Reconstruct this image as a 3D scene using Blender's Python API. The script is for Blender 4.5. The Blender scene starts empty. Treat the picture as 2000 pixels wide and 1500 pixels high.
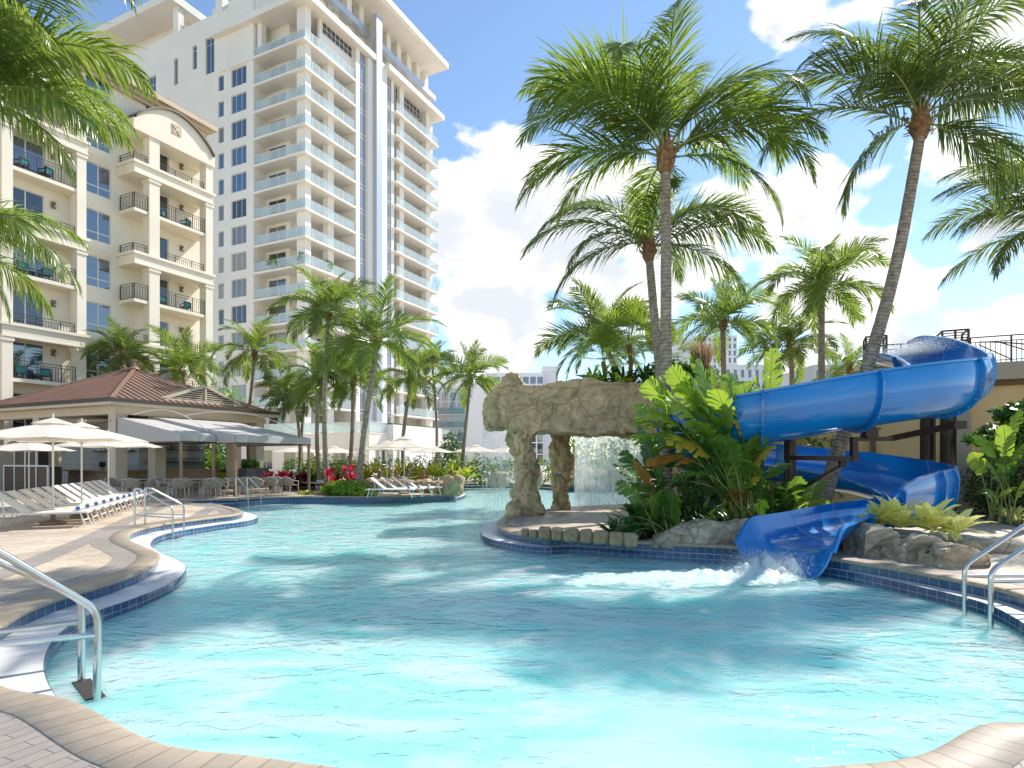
import bpy, math, random
import numpy as np
from mathutils import Vector, Matrix, noise
from mathutils.geometry import tessellate_polygon
R = math.radians
sc = bpy.context.scene
C = sc.collection
# ---------------- camera, sky, sun, exposure ----------------
F, CX, HY, CZ = 1185.0, 1000.0, 897.0, 1.65       # focal (px of a 2000 px wide frame), principal column, horizon row, eye height
cd = bpy.data.cameras.new('camera'); cam = bpy.data.objects.new('camera', cd); C.objects.link(cam)
cam.location = (0, 0, CZ); cam.rotation_euler = (R(90), 0, 0)
cd.sensor_width = 36; cd.lens = 36 * F / 2000; cd.shift_y = (HY - 750) / 2000
cd.clip_start = 0.05; cd.clip_end = 3000
sc.camera = cam
SUN_AZ, SUN_EL = 40.0, 47.0                         # degrees from +X towards +Y
sv = Vector((math.cos(R(SUN_AZ)) * math.cos(R(SUN_EL)), math.sin(R(SUN_AZ)) * math.cos(R(SUN_EL)), math.sin(R(SUN_EL))))
sl = bpy.data.lights.new('sun', 'SUN'); sl.energy = 3.2; sl.angle = R(0.53); sl.color = (1, .95, .87)
so = bpy.data.objects.new('sun', sl); C.objects.link(so); so.rotation_euler = sv.to_track_quat('Z', 'Y').to_euler()
sc.view_settings.view_transform = 'Standard'; sc.view_settings.look = 'None'
sc.view_settings.exposure = 0.92; sc.view_settings.gamma = 1
try:
    sc.cycles.use_denoising = True
    sc.cycles.max_bounces = 10; sc.cycles.transparent_max_bounces = 24; sc.cycles.sample_clamp_indirect = 6
    sc.cycles.caustics_reflective = False; sc.cycles.caustics_refractive = False
except Exception: pass
world = bpy.data.worlds.new('World'); sc.world = world; world.use_nodes = True
def build_world():
    nt = world.node_tree; nt.nodes.clear(); N = nt.nodes.new; L = nt.links.new
    out = N('ShaderNodeOutputWorld'); bg = N('ShaderNodeBackground'); L(bg.outputs[0], out.inputs[0])
    sky = N('ShaderNodeTexSky'); sky.sky_type = 'NISHITA'; sky.sun_disc = False
    sky.sun_elevation = R(SUN_EL); sky.sun_rotation = R(90 - SUN_AZ); sky.air_density = 1.0; sky.dust_density = .05; sky.ozone_density = 1.6
    bg.inputs['Strength'].default_value = 0.145
    tc = N('ShaderNodeTexCoord')
    def dirv(u, v):
        return Vector(((u - CX) / F, 1, (HY - v) / F)).normalized()
    def math_(op, a, b=None, c=None, clamp=False):
        m = N('ShaderNodeMath'); m.operation = op; m.use_clamp = clamp
        for i, x in enumerate((a, b, c)):
            if x is None: continue
            if isinstance(x, (int, float)): m.inputs[i].default_value = x
            else: L(x, m.inputs[i])
        return m.outputs[0]
    # cloud banks: bearing of the centre, angular radius, weight
    banks = [(900, 330, 100, .30), (985, 450, 150, .34), (1060, 560, 170, .30), (1230, 500, 180, .30), (950, 655, 75, .34), (1040, 665, 45, .2),
             (1440, 420, 150, .26), (1600, 350, 80, .26), (1640, 650, 150, .30), (1840, 610, 190, .28), (1960, 250, 180, .34),
             (1960, 40, 120, .3), (1590, 40, 105, .30), (1500, 30, 60, .2), (1010, 190, 60, .17), (1620, 215, 75, -.3), (1500, 190, 80, -.25), (1400, 560, 60, -.15), (1940, 480, 60, .12), (860,470,60,.2),
             (1790, 430, 75, -.3), (1690, 250, 60, -.15), (1050, 100, 200, -.25), (1400, 130, 90, -.14), (700, 200, 200, -.3), (1180,640,110,-.18), (960,585,45,-.16), (250, 60, 350, -.3), (1690, 585, 60, -.2)]
    acc = None
    for (u, v, r, w) in banks:
        d = dirv(u, v); scale = d.y  # narrower away from the centre of view
        dp = N('ShaderNodeVectorMath'); dp.operation = 'DOT_PRODUCT'; L(tc.outputs['Generated'], dp.inputs[0]); dp.inputs[1].default_value = d
        a = r / F * scale * 1.25
        mr = N('ShaderNodeMapRange'); mr.interpolation_type = 'SMOOTHSTEP'
        L(dp.outputs['Value'], mr.inputs[0]); mr.inputs[1].default_value = math.cos(a * 1.25); mr.inputs[2].default_value = math.cos(a * .25)
        mr.inputs[3].default_value = 0; mr.inputs[4].default_value = w
        acc = mr.outputs[0] if acc is None else math_('ADD', acc, mr.outputs[0])
    mp = N('ShaderNodeMapping'); mp.inputs['Scale'].default_value = (1, 1, 1.7); L(tc.outputs['Generated'], mp.inputs[0])
    n1 = N('ShaderNodeTexNoise'); n1.inputs['Scale'].default_value = 7.5; n1.inputs['Detail'].default_value = 9; n1.inputs['Roughness'].default_value = .5
    L(mp.outputs[0], n1.inputs['Vector'])
    mp2 = N('ShaderNodeMapping'); mp2.inputs['Scale'].default_value = (1, 1, 1.7); mp2.inputs['Location'].default_value = (sv.x * .05, sv.y * .05, .075); L(tc.outputs['Generated'], mp2.inputs[0])
    n2 = N('ShaderNodeTexNoise'); n2.inputs['Scale'].default_value = 8.5; n2.inputs['Detail'].default_value = 6; L(mp2.outputs[0], n2.inputs['Vector'])
    s = math_('ADD', math_('MULTIPLY_ADD', n1.outputs[0], 2.4, -.72), math_('MULTIPLY', acc, 1.0))
    mask = N('ShaderNodeMapRange'); mask.interpolation_type = 'SMOOTHSTEP'; L(s, mask.inputs[0]); mask.inputs[1].default_value = .68; mask.inputs[2].default_value = .90
    dens = N('ShaderNodeMapRange'); dens.interpolation_type = 'SMOOTHSTEP'; L(math_('ADD', math_('MULTIPLY_ADD', n2.outputs[0], 2.2, -.6), math_('MULTIPLY', acc, .8)), dens.inputs[0]); dens.inputs[1].default_value = .66; dens.inputs[2].default_value = 1.2
    cc = N('ShaderNodeMix'); cc.data_type = 'RGBA'; L(dens.outputs[0], cc.inputs[0])
    cc.inputs[6].default_value = (5.0, 5.0, 5.0, 1); cc.inputs[7].default_value = (3.2, 3.3, 3.55, 1)
    mx = N('ShaderNodeMix'); mx.data_type = 'RGBA'; L(mask.outputs[0], mx.inputs[0]); L(cc.outputs[2], mx.inputs[7])
    tint = N('ShaderNodeMix'); tint.data_type = 'RGBA'; tint.blend_type = 'MULTIPLY'; tint.inputs[0].default_value = 1
    L(sky.outputs[0], tint.inputs[6]); tint.inputs[7].default_value = SKYMUL; L(tint.outputs[2], mx.inputs[6])
    L(mx.outputs[2], bg.inputs[0])
SKYMUL = (.74, .77, .77, 1)
build_world()

# ---------------- helpers ----------------
def G(u, v, z=0.0):
    y = F * (CZ - z) / (v - HY); return Vector(((u - CX) / F * y, y, z))
def P(u, v, y): return Vector(((u - CX) / F * y, y, CZ + (HY - v) * y / F))
def tag(o, label, cat, group=None, kind=None):
    if label: o['label'] = label
    if cat: o['category'] = cat
    if group: o['group'] = group
    if kind: o['kind'] = kind
    return o
def empty(name, loc, rz=0, label=None, cat=None, group=None):
    o = bpy.data.objects.new(name, None); C.objects.link(o); o.location = loc; o.rotation_euler = (0, 0, rz); o.empty_display_size = .2
    return tag(o, label, cat, group)
def kids(o): return [c for c in C.objects if c.parent == o]
def dup(root, loc, rz=None, label=None, group=None, scale=None):
    r = root.copy(); C.objects.link(r); r.location = loc
    if rz is not None: r.rotation_euler = (0, 0, rz)
    if label: r['label'] = label
    if group: r['group'] = group
    if scale: r.scale = scale if isinstance(scale, tuple) else (scale,) * 3
    for ch in list(root.children):
        c = ch.copy(); C.objects.link(c); c.parent = r
        for g in list(ch.children):
            d = g.copy(); C.objects.link(d); d.parent = c
    return r
class MB:
    def __init__(s): s.v = []; s.f = []; s.m = []; s.uv = []; s.cm = 0
    def add(s, vs, fs, uvs=None):
        o = len(s.v); s.v.extend([tuple(p) for p in vs])
        for i, f in enumerate(fs):
            s.f.append(tuple(o + k for k in f)); s.m.append(s.cm)
            s.uv.append(uvs[i] if uvs else None)
        return s
    def box(s, a, b, M=None):
        x0, y0, z0 = (min(a[i], b[i]) for i in range(3)); x1, y1, z1 = (max(a[i], b[i]) for i in range(3))
        vs = [(x0,y0,z0),(x1,y0,z0),(x1,y1,z0),(x0,y1,z0),(x0,y0,z1),(x1,y0,z1),(x1,y1,z1),(x0,y1,z1)]
        if M is not None: vs = [M @ Vector(p) for p in vs]
        return s.add(vs, [(0,3,2,1),(4,5,6,7),(0,1,5,4),(1,2,6,5),(2,3,7,6),(3,0,4,7)])
    def cbox(s, c, d, M=None): return s.box([c[i] - d[i] / 2 for i in range(3)], [c[i] + d[i] / 2 for i in range(3)], M)
    def bar(s, p, q, w, h=None):      # box beam from p to q
        p, q = Vector(p), Vector(q); h = h or w; d = q - p; L = d.length
        if L < 1e-6: return s
        z = d.normalized(); up = Vector((0,0,1)) if abs(z.z) < .99 else Vector((0,1,0))
        x = z.cross(up).normalized(); y = x.cross(z)
        M = Matrix.Translation(p) @ Matrix((x, y, z)).transposed().to_4x4()
        return s.box((-w/2, -h/2, 0), (w/2, h/2, L), M)
    def tube(s, pts, rad, n=8, cap=True, uvs=False):
        pts = [Vector(p) for p in pts]; rr = rad if isinstance(rad, (list, tuple)) else [rad] * len(pts)
        T = [(pts[min(i+1, len(pts)-1)] - pts[max(i-1, 0)]).normalized() for i in range(len(pts))]
        up = Vector((0,0,1)) if abs(T[0].z) < .9 else Vector((1,0,0))
        X = T[0].cross(up).normalized(); vs = []; l = 0; ls = []
        for i, p in enumerate(pts):
            X = (X - T[i] * X.dot(T[i])).normalized(); Y = T[i].cross(X)
            if i: l += (pts[i] - pts[i-1]).length
            ls.append(l)
            for k in range(n):
                a = 2 * math.pi * k / n; vs.append(p + (X * math.cos(a) + Y * math.sin(a)) * rr[i])
        fs = []; uv = []
        for i in range(len(pts) - 1):
            for k in range(n):
                k2 = (k + 1) % n; fs.append((i*n+k, i*n+k2, (i+1)*n+k2, (i+1)*n+k))
                uv.append([(k/n, ls[i]), ((k+1)/n, ls[i]), ((k+1)/n, ls[i+1]), (k/n, ls[i+1])])
        if cap:
            fs.append(tuple(range(n-1, -1, -1))); fs.append(tuple((len(pts)-1)*n + k for k in range(n))); uv += [[(0,0)]*n]*2
        return s.add(vs, fs, uv if uvs else None)
    def lathe(s, prof, c=(0,0,0), n=16, M=None):
        vs = []
        for (r, z) in prof:
            for k in range(n):
                a = 2*math.pi*k/n; p = Vector((c[0] + r*math.cos(a), c[1] + r*math.sin(a), c[2] + z)); vs.append(M @ p if M is not None else p)
        fs = [(i*n+k, i*n+(k+1)%n, (i+1)*n+(k+1)%n, (i+1)*n+k) for i in range(len(prof)-1) for k in range(n)]
        fs.append(tuple(range(n-1, -1, -1))); fs.append(tuple((len(prof)-1)*n + k for k in range(n)))
        return s.add(vs, fs)
    def prism(s, poly, z0, z1, M=None):
        n = len(poly); vs = [(x, y, z0) for x, y in poly] + [(x, y, z1) for x, y in poly]
        if M is not None: vs = [M @ Vector(p) for p in vs]
        return s.add(vs, [tuple(range(n-1, -1, -1)), tuple(range(n, 2*n))] + [(i, (i+1)%n, n+(i+1)%n, n+i) for i in range(n)])
    def build(s, name, mat, parent=None, smooth=False, sharp=None):
        me = bpy.data.meshes.new(name); me.from_pydata(s.v, [], s.f)
        mats = mat if isinstance(mat, (list, tuple)) else [mat]
        for m in mats: me.materials.append(m)
        if len(mats) > 1: me.polygons.foreach_set('material_index', s.m)
        if any(u is not None for u in s.uv):
            ul = me.uv_layers.new(name='UVMap'); flat = []
            for f, u in zip(s.f, s.uv):
                for k in range(len(f)): flat.extend(u[k] if u else (0, 0))
            ul.data.foreach_set('uv', flat)
        if smooth: me.polygons.foreach_set('use_smooth', [True] * len(me.polygons))
        me.update()
        if sharp: me.set_sharp_from_angle(angle=R(sharp))
        o = bpy.data.objects.new(name, me); C.objects.link(o)
        if parent is not None: o.parent = parent
        return o
def npmesh(name, V, Fq, mat, parent=None, mi=None, uv=None, smooth=False):
    me = bpy.data.meshes.new(name); V = np.asarray(V, dtype=np.float32); Fq = np.asarray(Fq, dtype=np.int32); k = Fq.shape[1]
    me.vertices.add(len(V)); me.vertices.foreach_set('co', V.ravel())
    me.loops.add(Fq.size); me.loops.foreach_set('vertex_index', Fq.ravel())
    me.polygons.add(len(Fq)); me.polygons.foreach_set('loop_start', np.arange(len(Fq), dtype=np.int32) * k); me.polygons.foreach_set('loop_total', np.full(len(Fq), k, dtype=np.int32))
    for m in (mat if isinstance(mat, (list, tuple)) else [mat]): me.materials.append(m)
    if mi is not None: me.polygons.foreach_set('material_index', np.asarray(mi, dtype=np.int32))
    if uv is not None:
        ul = me.uv_layers.new(name='UVMap'); ul.data.foreach_set('uv', np.asarray(uv, dtype=np.float32).ravel())
    if smooth: me.polygons.foreach_set('use_smooth', np.ones(len(Fq), dtype=bool))
    me.update(calc_edges=True); me.validate()
    if name is None: return me
    o = bpy.data.objects.new(name, me); C.objects.link(o)
    if parent is not None: o.parent = parent
    return o

# ---------------- materials ----------------
def nodes(m):
    m.use_nodes = True; nt = m.node_tree; return nt, nt.nodes, nt.links, nt.nodes['Principled BSDF']
MATS = {}
def mat(name, col, rough=.6, metal=0, spec=.5, var=0, vscale=3, vdetail=5, bump=0, bscale=20, col2=None, island=0, coat=0, vstretch=None, bdist=.02, thr=(.35,.65)):
    if name in MATS: return MATS[name]
    m = bpy.data.materials.new(name); nt, N, L, b = nodes(m)
    b.inputs['Base Color'].default_value = (*col, 1); b.inputs['Roughness'].default_value = rough; b.inputs['Metallic'].default_value = metal
    b.inputs['Specular IOR Level'].default_value = spec; b.inputs['Coat Weight'].default_value = coat; b.inputs['Coat Roughness'].default_value = .06
    tc = N.new('ShaderNodeTexCoord')
    def vec(sc_):
        mp = N.new('ShaderNodeMapping'); L.new(tc.outputs['Object'], mp.inputs[0]); mp.inputs['Scale'].default_value = sc_; return mp.outputs[0]
    last = None
    if var or col2:
        n = N.new('ShaderNodeTexNoise'); n.inputs['Scale'].default_value = vscale; n.inputs['Detail'].default_value = vdetail
        L.new(vec(vstretch or (1,1,1)), n.inputs['Vector'])
        mr = N.new('ShaderNodeMapRange'); L.new(n.outputs[0], mr.inputs[0]); mr.inputs[1].default_value = thr[0]; mr.inputs[2].default_value = thr[1]
        mx = N.new('ShaderNodeMix'); mx.data_type = 'RGBA'; L.new(mr.outputs[0], mx.inputs[0])
        c2 = col2 or tuple(min(1, c * (1 + var)) for c in col); c1 = col if col2 else tuple(c * (1 - var) for c in col)
        mx.inputs[6].default_value = (*c1, 1); mx.inputs[7].default_value = (*c2, 1); last = mx.outputs[2]
    if island:
        g = N.new('ShaderNodeNewGeometry'); hs = N.new('ShaderNodeHueSaturation')
        mr = N.new('ShaderNodeMapRange'); L.new(g.outputs['Random Per Island'], mr.inputs[0]); mr.inputs[3].default_value = 1 - island; mr.inputs[4].default_value = 1 + island
        if last is not None: L.new(last, hs.inputs['Color'])
        else: hs.inputs['Color'].default_value = (*col, 1)
        L.new(mr.outputs[0], hs.inputs['Value']); last = hs.outputs[0]
    if last is not None: L.new(last, b.inputs['Base Color'])
    if bump:
        n = N.new('ShaderNodeTexNoise'); n.inputs['Scale'].default_value = bscale; n.inputs['Detail'].default_value = 6; L.new(tc.outputs['Object'], n.inputs['Vector'])
        bp = N.new('ShaderNodeBump'); bp.inputs['Strength'].default_value = bump; bp.inputs['Distance'].default_value = bdist
        L.new(n.outputs[0], bp.inputs['Height']); L.new(bp.outputs[0], b.inputs['Normal'])
    MATS[name] = m; return m
def leafmat(name, col, tcol, mixf=.4, rough=.38, var=.25, uvstripe=None, dry=None):
    if name in MATS: return MATS[name]
    m = bpy.data.materials.new(name); nt, N, L, b = nodes(m); out = N['Material Output']
    g = N.new('ShaderNodeNewGeometry')
    hs = N.new('ShaderNodeHueSaturation'); mr = N.new('ShaderNodeMapRange'); L.new(g.outputs['Random Per Island'], mr.inputs[0]); mr.inputs[3].default_value = 1 - var; mr.inputs[4].default_value = 1 + var
    hs.inputs['Color'].default_value = (*col, 1); L.new(mr.outputs[0], hs.inputs['Value'])
    c = hs.outputs[0]
    tc = N.new('ShaderNodeTexCoord'); n = N.new('ShaderNodeTexNoise'); n.inputs['Scale'].default_value = 1.3; L.new(tc.outputs['Object'], n.inputs['Vector'])
    mr2 = N.new('ShaderNodeMapRange'); L.new(n.outputs[0], mr2.inputs[0]); mr2.inputs[1].default_value = .4; mr2.inputs[2].default_value = .68
    mx = N.new('ShaderNodeMix'); mx.data_type = 'RGBA'; mx.inputs[7].default_value = (*(dry or tuple(x * .5 + y * .5 for x, y in zip(col, tcol))), 1)
    mu = N.new('ShaderNodeMath'); mu.operation = 'MULTIPLY'; L.new(mr2.outputs[0], mu.inputs[0]); mu.inputs[1].default_value = .55
    L.new(mu.outputs[0], mx.inputs[0]); L.new(c, mx.inputs[6]); c = mx.outputs[2]
    tcc = None
    if uvstripe:
        w = N.new('ShaderNodeTexWave'); w.inputs['Scale'].default_value = uvstripe[1]; w.inputs['Distortion'].default_value = 1.5; w.bands_direction = 'DIAGONAL'; L.new(tc.outputs['UV'], w.inputs['Vector'])
        m3 = N.new('ShaderNodeMix'); m3.data_type = 'RGBA'; L.new(w.outputs[1], m3.inputs[0]); m3.inputs[7].default_value = (*uvstripe[0], 1); L.new(c, m3.inputs[6]); c = m3.outputs[2]; tcc = c
    L.new(c, b.inputs['Base Color']); b.inputs['Roughness'].default_value = rough; b.inputs['Specular IOR Level'].default_value = .55
    tr = N.new('ShaderNodeBsdfTranslucent'); tr.inputs[0].default_value = (*tcol, 1)
    if tcc is not None: L.new(tcc, tr.inputs[0])
    ms = N.new('ShaderNodeMixShader'); ms.inputs[0].default_value = mixf; L.new(b.outputs[0], ms.inputs[1]); L.new(tr.outputs[0], ms.inputs[2]); L.new(ms.outputs[0], out.inputs[0])
    MATS[name] = m; return m
def glassmat(name, col=(.03, .07, .13), rough=.03, spec=1.0, ior=1.9):
    m = mat(name, col, rough, 0, spec); m.node_tree.nodes['Principled BSDF'].inputs['IOR'].default_value = ior; return m
def railglass(name, tint=(.86, .95, .95), alpha=.42, refl=.4):
    if name in MATS: return MATS[name]
    m = bpy.data.materials.new(name); nt, N, L, b = nodes(m); out = N['Material Output']
    b.inputs['Base Color'].default_value = (.72, .77, .77, 1); b.inputs['Roughness'].default_value = .08; b.inputs['Specular IOR Level'].default_value = 1; b.inputs['IOR'].default_value = 1.7
    t = N.new('ShaderNodeBsdfTransparent'); t.inputs[0].default_value = (*tint, 1)
    ms = N.new('ShaderNodeMixShader'); ms.inputs[0].default_value = alpha; L.new(t.outputs[0], ms.inputs[1]); L.new(b.outputs[0], ms.inputs[2]); L.new(ms.outputs[0], out.inputs[0])
    MATS[name] = m; return m

D2 = Vector((.434, .901, 0)); GRID = math.atan2(.901, .434)

def brickmat(name, c1, c2, mortar, bw, rh, ms=.006, uv=True, rot=0, bump=.3, rough=.6, off=.5, noisev=.15, spec=.4):
    if name in MATS: return MATS[name]
    m = bpy.data.materials.new(name); nt, N, L, b = nodes(m)
    tc = N.new('ShaderNodeTexCoord'); mp = N.new('ShaderNodeMapping'); L.new(tc.outputs['UV' if uv else 'Object'], mp.inputs[0]); mp.inputs['Rotation'].default_value = (0, 0, rot)
    br = N.new('ShaderNodeTexBrick'); L.new(mp.outputs[0], br.inputs['Vector']); br.inputs['Scale'].default_value = 1
    br.inputs['Color1'].default_value = (*c1, 1); br.inputs['Color2'].default_value = (*c2, 1); br.inputs['Mortar'].default_value = (*mortar, 1)
    br.inputs['Mortar Size'].default_value = ms; br.inputs['Brick Width'].default_value = bw; br.inputs['Row Height'].default_value = rh; br.offset = off; br.inputs['Mortar Smooth'].default_value = .3
    n = N.new('ShaderNodeTexNoise'); n.inputs['Scale'].default_value = 9; n.inputs['Detail'].default_value = 8; n.inputs['Roughness'].default_value = .7; L.new(tc.outputs['Object'], n.inputs['Vector'])
    n3 = N.new('ShaderNodeTexNoise'); n3.inputs['Scale'].default_value = .7; n3.inputs['Detail'].default_value = 4; L.new(tc.outputs['Object'], n3.inputs['Vector'])
    ad = N.new('ShaderNodeMath'); ad.operation = 'ADD'; L.new(n.outputs[0], ad.inputs[0]); L.new(n3.outputs[0], ad.inputs[1])
    mr = N.new('ShaderNodeMapRange'); L.new(ad.outputs[0], mr.inputs[0]); mr.inputs[1].default_value = .7; mr.inputs[2].default_value = 1.3; mr.inputs[3].default_value = 1 - noisev; mr.inputs[4].default_value = 1 + noisev
    hs = N.new('ShaderNodeHueSaturation'); L.new(br.outputs[0], hs.inputs['Color']); L.new(mr.outputs[0], hs.inputs['Value']); L.new(hs.outputs[0], b.inputs['Base Color'])
    b.inputs['Specular IOR Level'].default_value = spec; rm = N.new('ShaderNodeMapRange'); L.new(n3.outputs[0], rm.inputs[0]); rm.inputs[1].default_value = .38; rm.inputs[2].default_value = .62; rm.inputs[3].default_value = max(.08, rough - .22); rm.inputs[4].default_value = rough + .05; L.new(rm.outputs[0], b.inputs['Roughness'])
    bp = N.new('ShaderNodeBump'); bp.inputs['Strength'].default_value = bump; bp.inputs['Distance'].default_value = .01; bp.invert = True
    a2 = N.new('ShaderNodeMath'); a2.operation = 'MULTIPLY_ADD'; L.new(n.outputs[0], a2.inputs[0]); a2.inputs[1].default_value = .35; L.new(br.outputs[1], a2.inputs[2])
    L.new(a2.outputs[0], bp.inputs['Height']); L.new(bp.outputs[0], b.inputs['Normal'])
    MATS[name] = m; return m
# ---------------- pool, deck ----------------
ZW, ZL = -.32, -.17
def g2(u, v, z): p = G(u, v, z); return (p.x, p.y)
LOOP = [  # (x, y, ledge width)
 (*g2(300,1446,0),.02), (*g2(180,1404,ZL),.14), (*g2(125,1371,ZL),.3), (*g2(100,1340,ZL),.42), (*g2(88,1303,ZL),.46), (*g2(95,1268,ZL),.46), (*g2(115,1240,ZL),.46),
 (*g2(150,1213,ZL),.46), (*g2(200,1190,ZL),.46), (*g2(267,1167,ZL),.46), (*g2(320,1145,ZL),.46), (*g2(352,1127,ZL),.46), (*g2(364,1109,ZL),.44), (*g2(352,1096,ZL),.36), (*g2(322,1083,ZL),.34),
 (*g2(297,1068,ZL),.42), (*g2(298,1056,ZL),.46), (*g2(312,1047,ZL),.46), (*g2(345,1038,ZL),.46), (*g2(380,1032,ZL),.44), (*g2(440,1023,ZL),.44), (*g2(485,1017,ZL),.44),
 (*g2(504,1010,ZL),.44), (*g2(494,1004,ZL),.44), (*g2(470,998,ZL),.42), (*g2(435,993,ZL),.4), (*g2(400,990,ZL),.4), (*g2(388,987,ZL),.4), (*g2(410,984,ZL),.3), (*g2(455,983.5,ZL),.18),
 (*g2(530,985,ZW),.08), (*g2(610,984,ZW),.07), (*g2(743,984,ZW),.07), (*g2(850,981,ZW),.08), (*g2(895,977.5,ZW),.14), (*g2(910,971,ZW),.2), (*g2(903,963,ZL),.25),
 (-3.6,34.2,.2), (-5.2,36.5,.2), (-5.4,39,.2), (-3.8,41,.3), (-1,41.6,.3), (1.2,40.6,.3), (3.2,37.2,.3), (5.5,35.8,.3), (8.5,35.2,.2), (10.8,33.2,.2), (11.4,30,.1),
 (10.2,27,.05), (8,24.6,.05), (6,23.2,.05), (3.9,22.3,.06), (2.2,21.4,.1), (.9,20.2,.3), (.0,18.8,.4), (*g2(958,1019,ZL),.44), (*g2(941,1031,ZL),.44), (*g2(938,1040,ZL),.44), (*g2(952,1051,ZL),.42), (*g2(995,1061,ZL),.34),
 (*g2(1060,1069,ZL),.2), (*g2(1120,1081,ZW),.1), (*g2(1230,1089,ZW),.06), (*g2(1340,1096,ZW),.06), (*g2(1436,1102,ZW),.06), (4.75,10.85,.06), (*g2(1625,1129,ZW),.06), (*g2(1690,1142,ZW),.12), (*g2(1760,1158,ZW),.18),
 (*g2(1880,1188,ZW),.25), (*g2(1940,1209,ZW),.3), (*g2(2000,1245,ZW),.34), (5.25,5.8,.38), (4.55,5.0,.4), (*g2(2000,1410,ZL),.38), (*g2(1940,1434,ZL),.26), (*g2(1880,1456,ZL),.12), (*g2(1800,1472,0),.02), (*g2(1600,1498,0),.02),
 (.85,3.17,.02), (0,3.13,.02), (*g2(700,1502,0),.02), (*g2(500,1477,0),.02)]
def catmull(pts, k=10, closed=True):
    pts = np.array(pts, dtype=float); n = len(pts); out = []
    for i in range(n if closed else n - 1):
        p0, p1, p2, p3 = (pts[(i+j) % n] if closed else pts[min(max(i+j, 0), n-1)] for j in (-1, 0, 1, 2))
        for s in range(k):
            t = s / k; out.append(.5 * ((2*p1) + (-p0+p2)*t + (2*p0-5*p1+4*p2-p3)*t*t + (-p0+3*p1-3*p2+p3)*t**3))
    if not closed: out.append(pts[-1])
    return np.array(out)
def resample(c, step):
    d = np.r_[0, np.cumsum(np.linalg.norm(np.diff(np.vstack([c, c[:1]])[:, :2], axis=0), axis=1))]
    cc = np.vstack([c, c[:1]]); n = int(d[-1] / step); t = np.linspace(0, d[-1], n, endpoint=False)
    return np.stack([np.interp(t, d, cc[:, k]) for k in range(cc.shape[1])], axis=1), d[-1] / n
PL, STEP = resample(catmull(LOOP, 8), .11)
PLw = np.maximum(PL[:, 2], .02); PLp = PL[:, :2]
_t = np.roll(PLp, -2, 0) - np.roll(PLp, 2, 0); _t /= np.linalg.norm(_t, axis=1)[:, None]
area = .5 * np.sum(PLp[:, 0] * np.roll(PLp[:, 1], -1) - np.roll(PLp[:, 0], -1) * PLp[:, 1])
NRM = np.stack([_t[:, 1], -_t[:, 0]], 1) * (1 if area > 0 else -1)
def offs(w):
    w = np.broadcast_to(w, (len(PLp),)).astype(float); Q = PLp + NRM * w[:, None]
    sg = np.sign(w); D = np.full(len(Q), 1e9)
    for k in range(0, len(Q), 200):
        D[k:k+200] = np.min(np.linalg.norm(Q[k:k+200, None] - PLp[None], axis=2), axis=1)
    ok = D >= np.abs(w) * .985 - .004; idx = np.where(ok)[0]; n = len(Q)
    if len(idx) < n:
        ie = np.r_[idx[-1] - n, idx, idx[0] + n]; qe = Q[ie % n]
        for c in range(2): Q[:, c] = np.interp(np.arange(n), ie, qe[:, c])
    return Q
def ring(name, prof, m, smooth=True, uvscale=1):
    """prof: list of (offset array or number, z): a closed band round the pool."""
    n = len(PLp); cols = [offs(o) for o, z in prof]; V = np.vstack([np.c_[q, np.full(n, z)] for q, (o, z) in zip(cols, prof)])
    Fq = []; UV = []; acc = 0; L = np.arange(n + 1) * STEP
    for j in range(len(prof) - 1):
        h = np.median(np.linalg.norm(V[j*n:(j+1)*n] - V[(j+1)*n:(j+2)*n], axis=1))
        for i in range(n):
            i2 = (i + 1) % n; Fq.append((j*n+i, j*n+i2, (j+1)*n+i2, (j+1)*n+i)); UV += [(L[i], acc), (L[i+1], acc), (L[i+1], acc+h), (L[i], acc+h)]
        acc += h
    return npmesh(name, V, Fq, m, None, None, np.array(UV) * uvscale, smooth)
def flat_poly(name, loops, z, m, kind='structure'):
    tris = tessellate_polygon([[Vector((x, y, 0)) for x, y in lp] for lp in loops])
    vs = [(x, y, z) for lp in loops for x, y in lp]; fs = []
    for t in tris:
        a, b_, c = (Vector(vs[k]) for k in t)
        fs.append(t if (b_ - a).cross(c - a).z > 0 else (t[0], t[2], t[1]))
    o = MB().add(vs, fs).build(name, m); tag(o, None, None, kind=kind); return o

mDECK = brickmat('paver_deck', (.66,.55,.42), (.52,.42,.33), (.26,.2,.15), .62, .105, .006, uv=False, rot=-GRID, bump=.35, rough=.62, noisev=.3)
mBAND = brickmat('paver_grey', (.36,.315,.28), (.31,.28,.255), (.14,.12,.11), .3, .105, .004, uv=False, rot=-GRID, bump=.3, rough=.62, noisev=.15)
mCOPE = brickmat('coping_stone', (.45,.36,.265), (.38,.31,.235), (.18,.14,.10), .155, 3.0, .004, uv=True, bump=.5, rough=.6, off=0, noisev=.18)
mTILE = brickmat('pool_tile', (.03,.08,.165), (.05,.12,.22), (.42,.44,.45), .15, .15, .0035, uv=True, bump=.2, rough=.12, off=0, noisev=.12, spec=.6)
mLEDGE = mat('ledge_plaster', (.66,.66,.65), .5, var=.07, vscale=3)
mPLAST = mat('pool_plaster', (.86,.93,.94), .7, var=.03, vscale=2)

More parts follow.
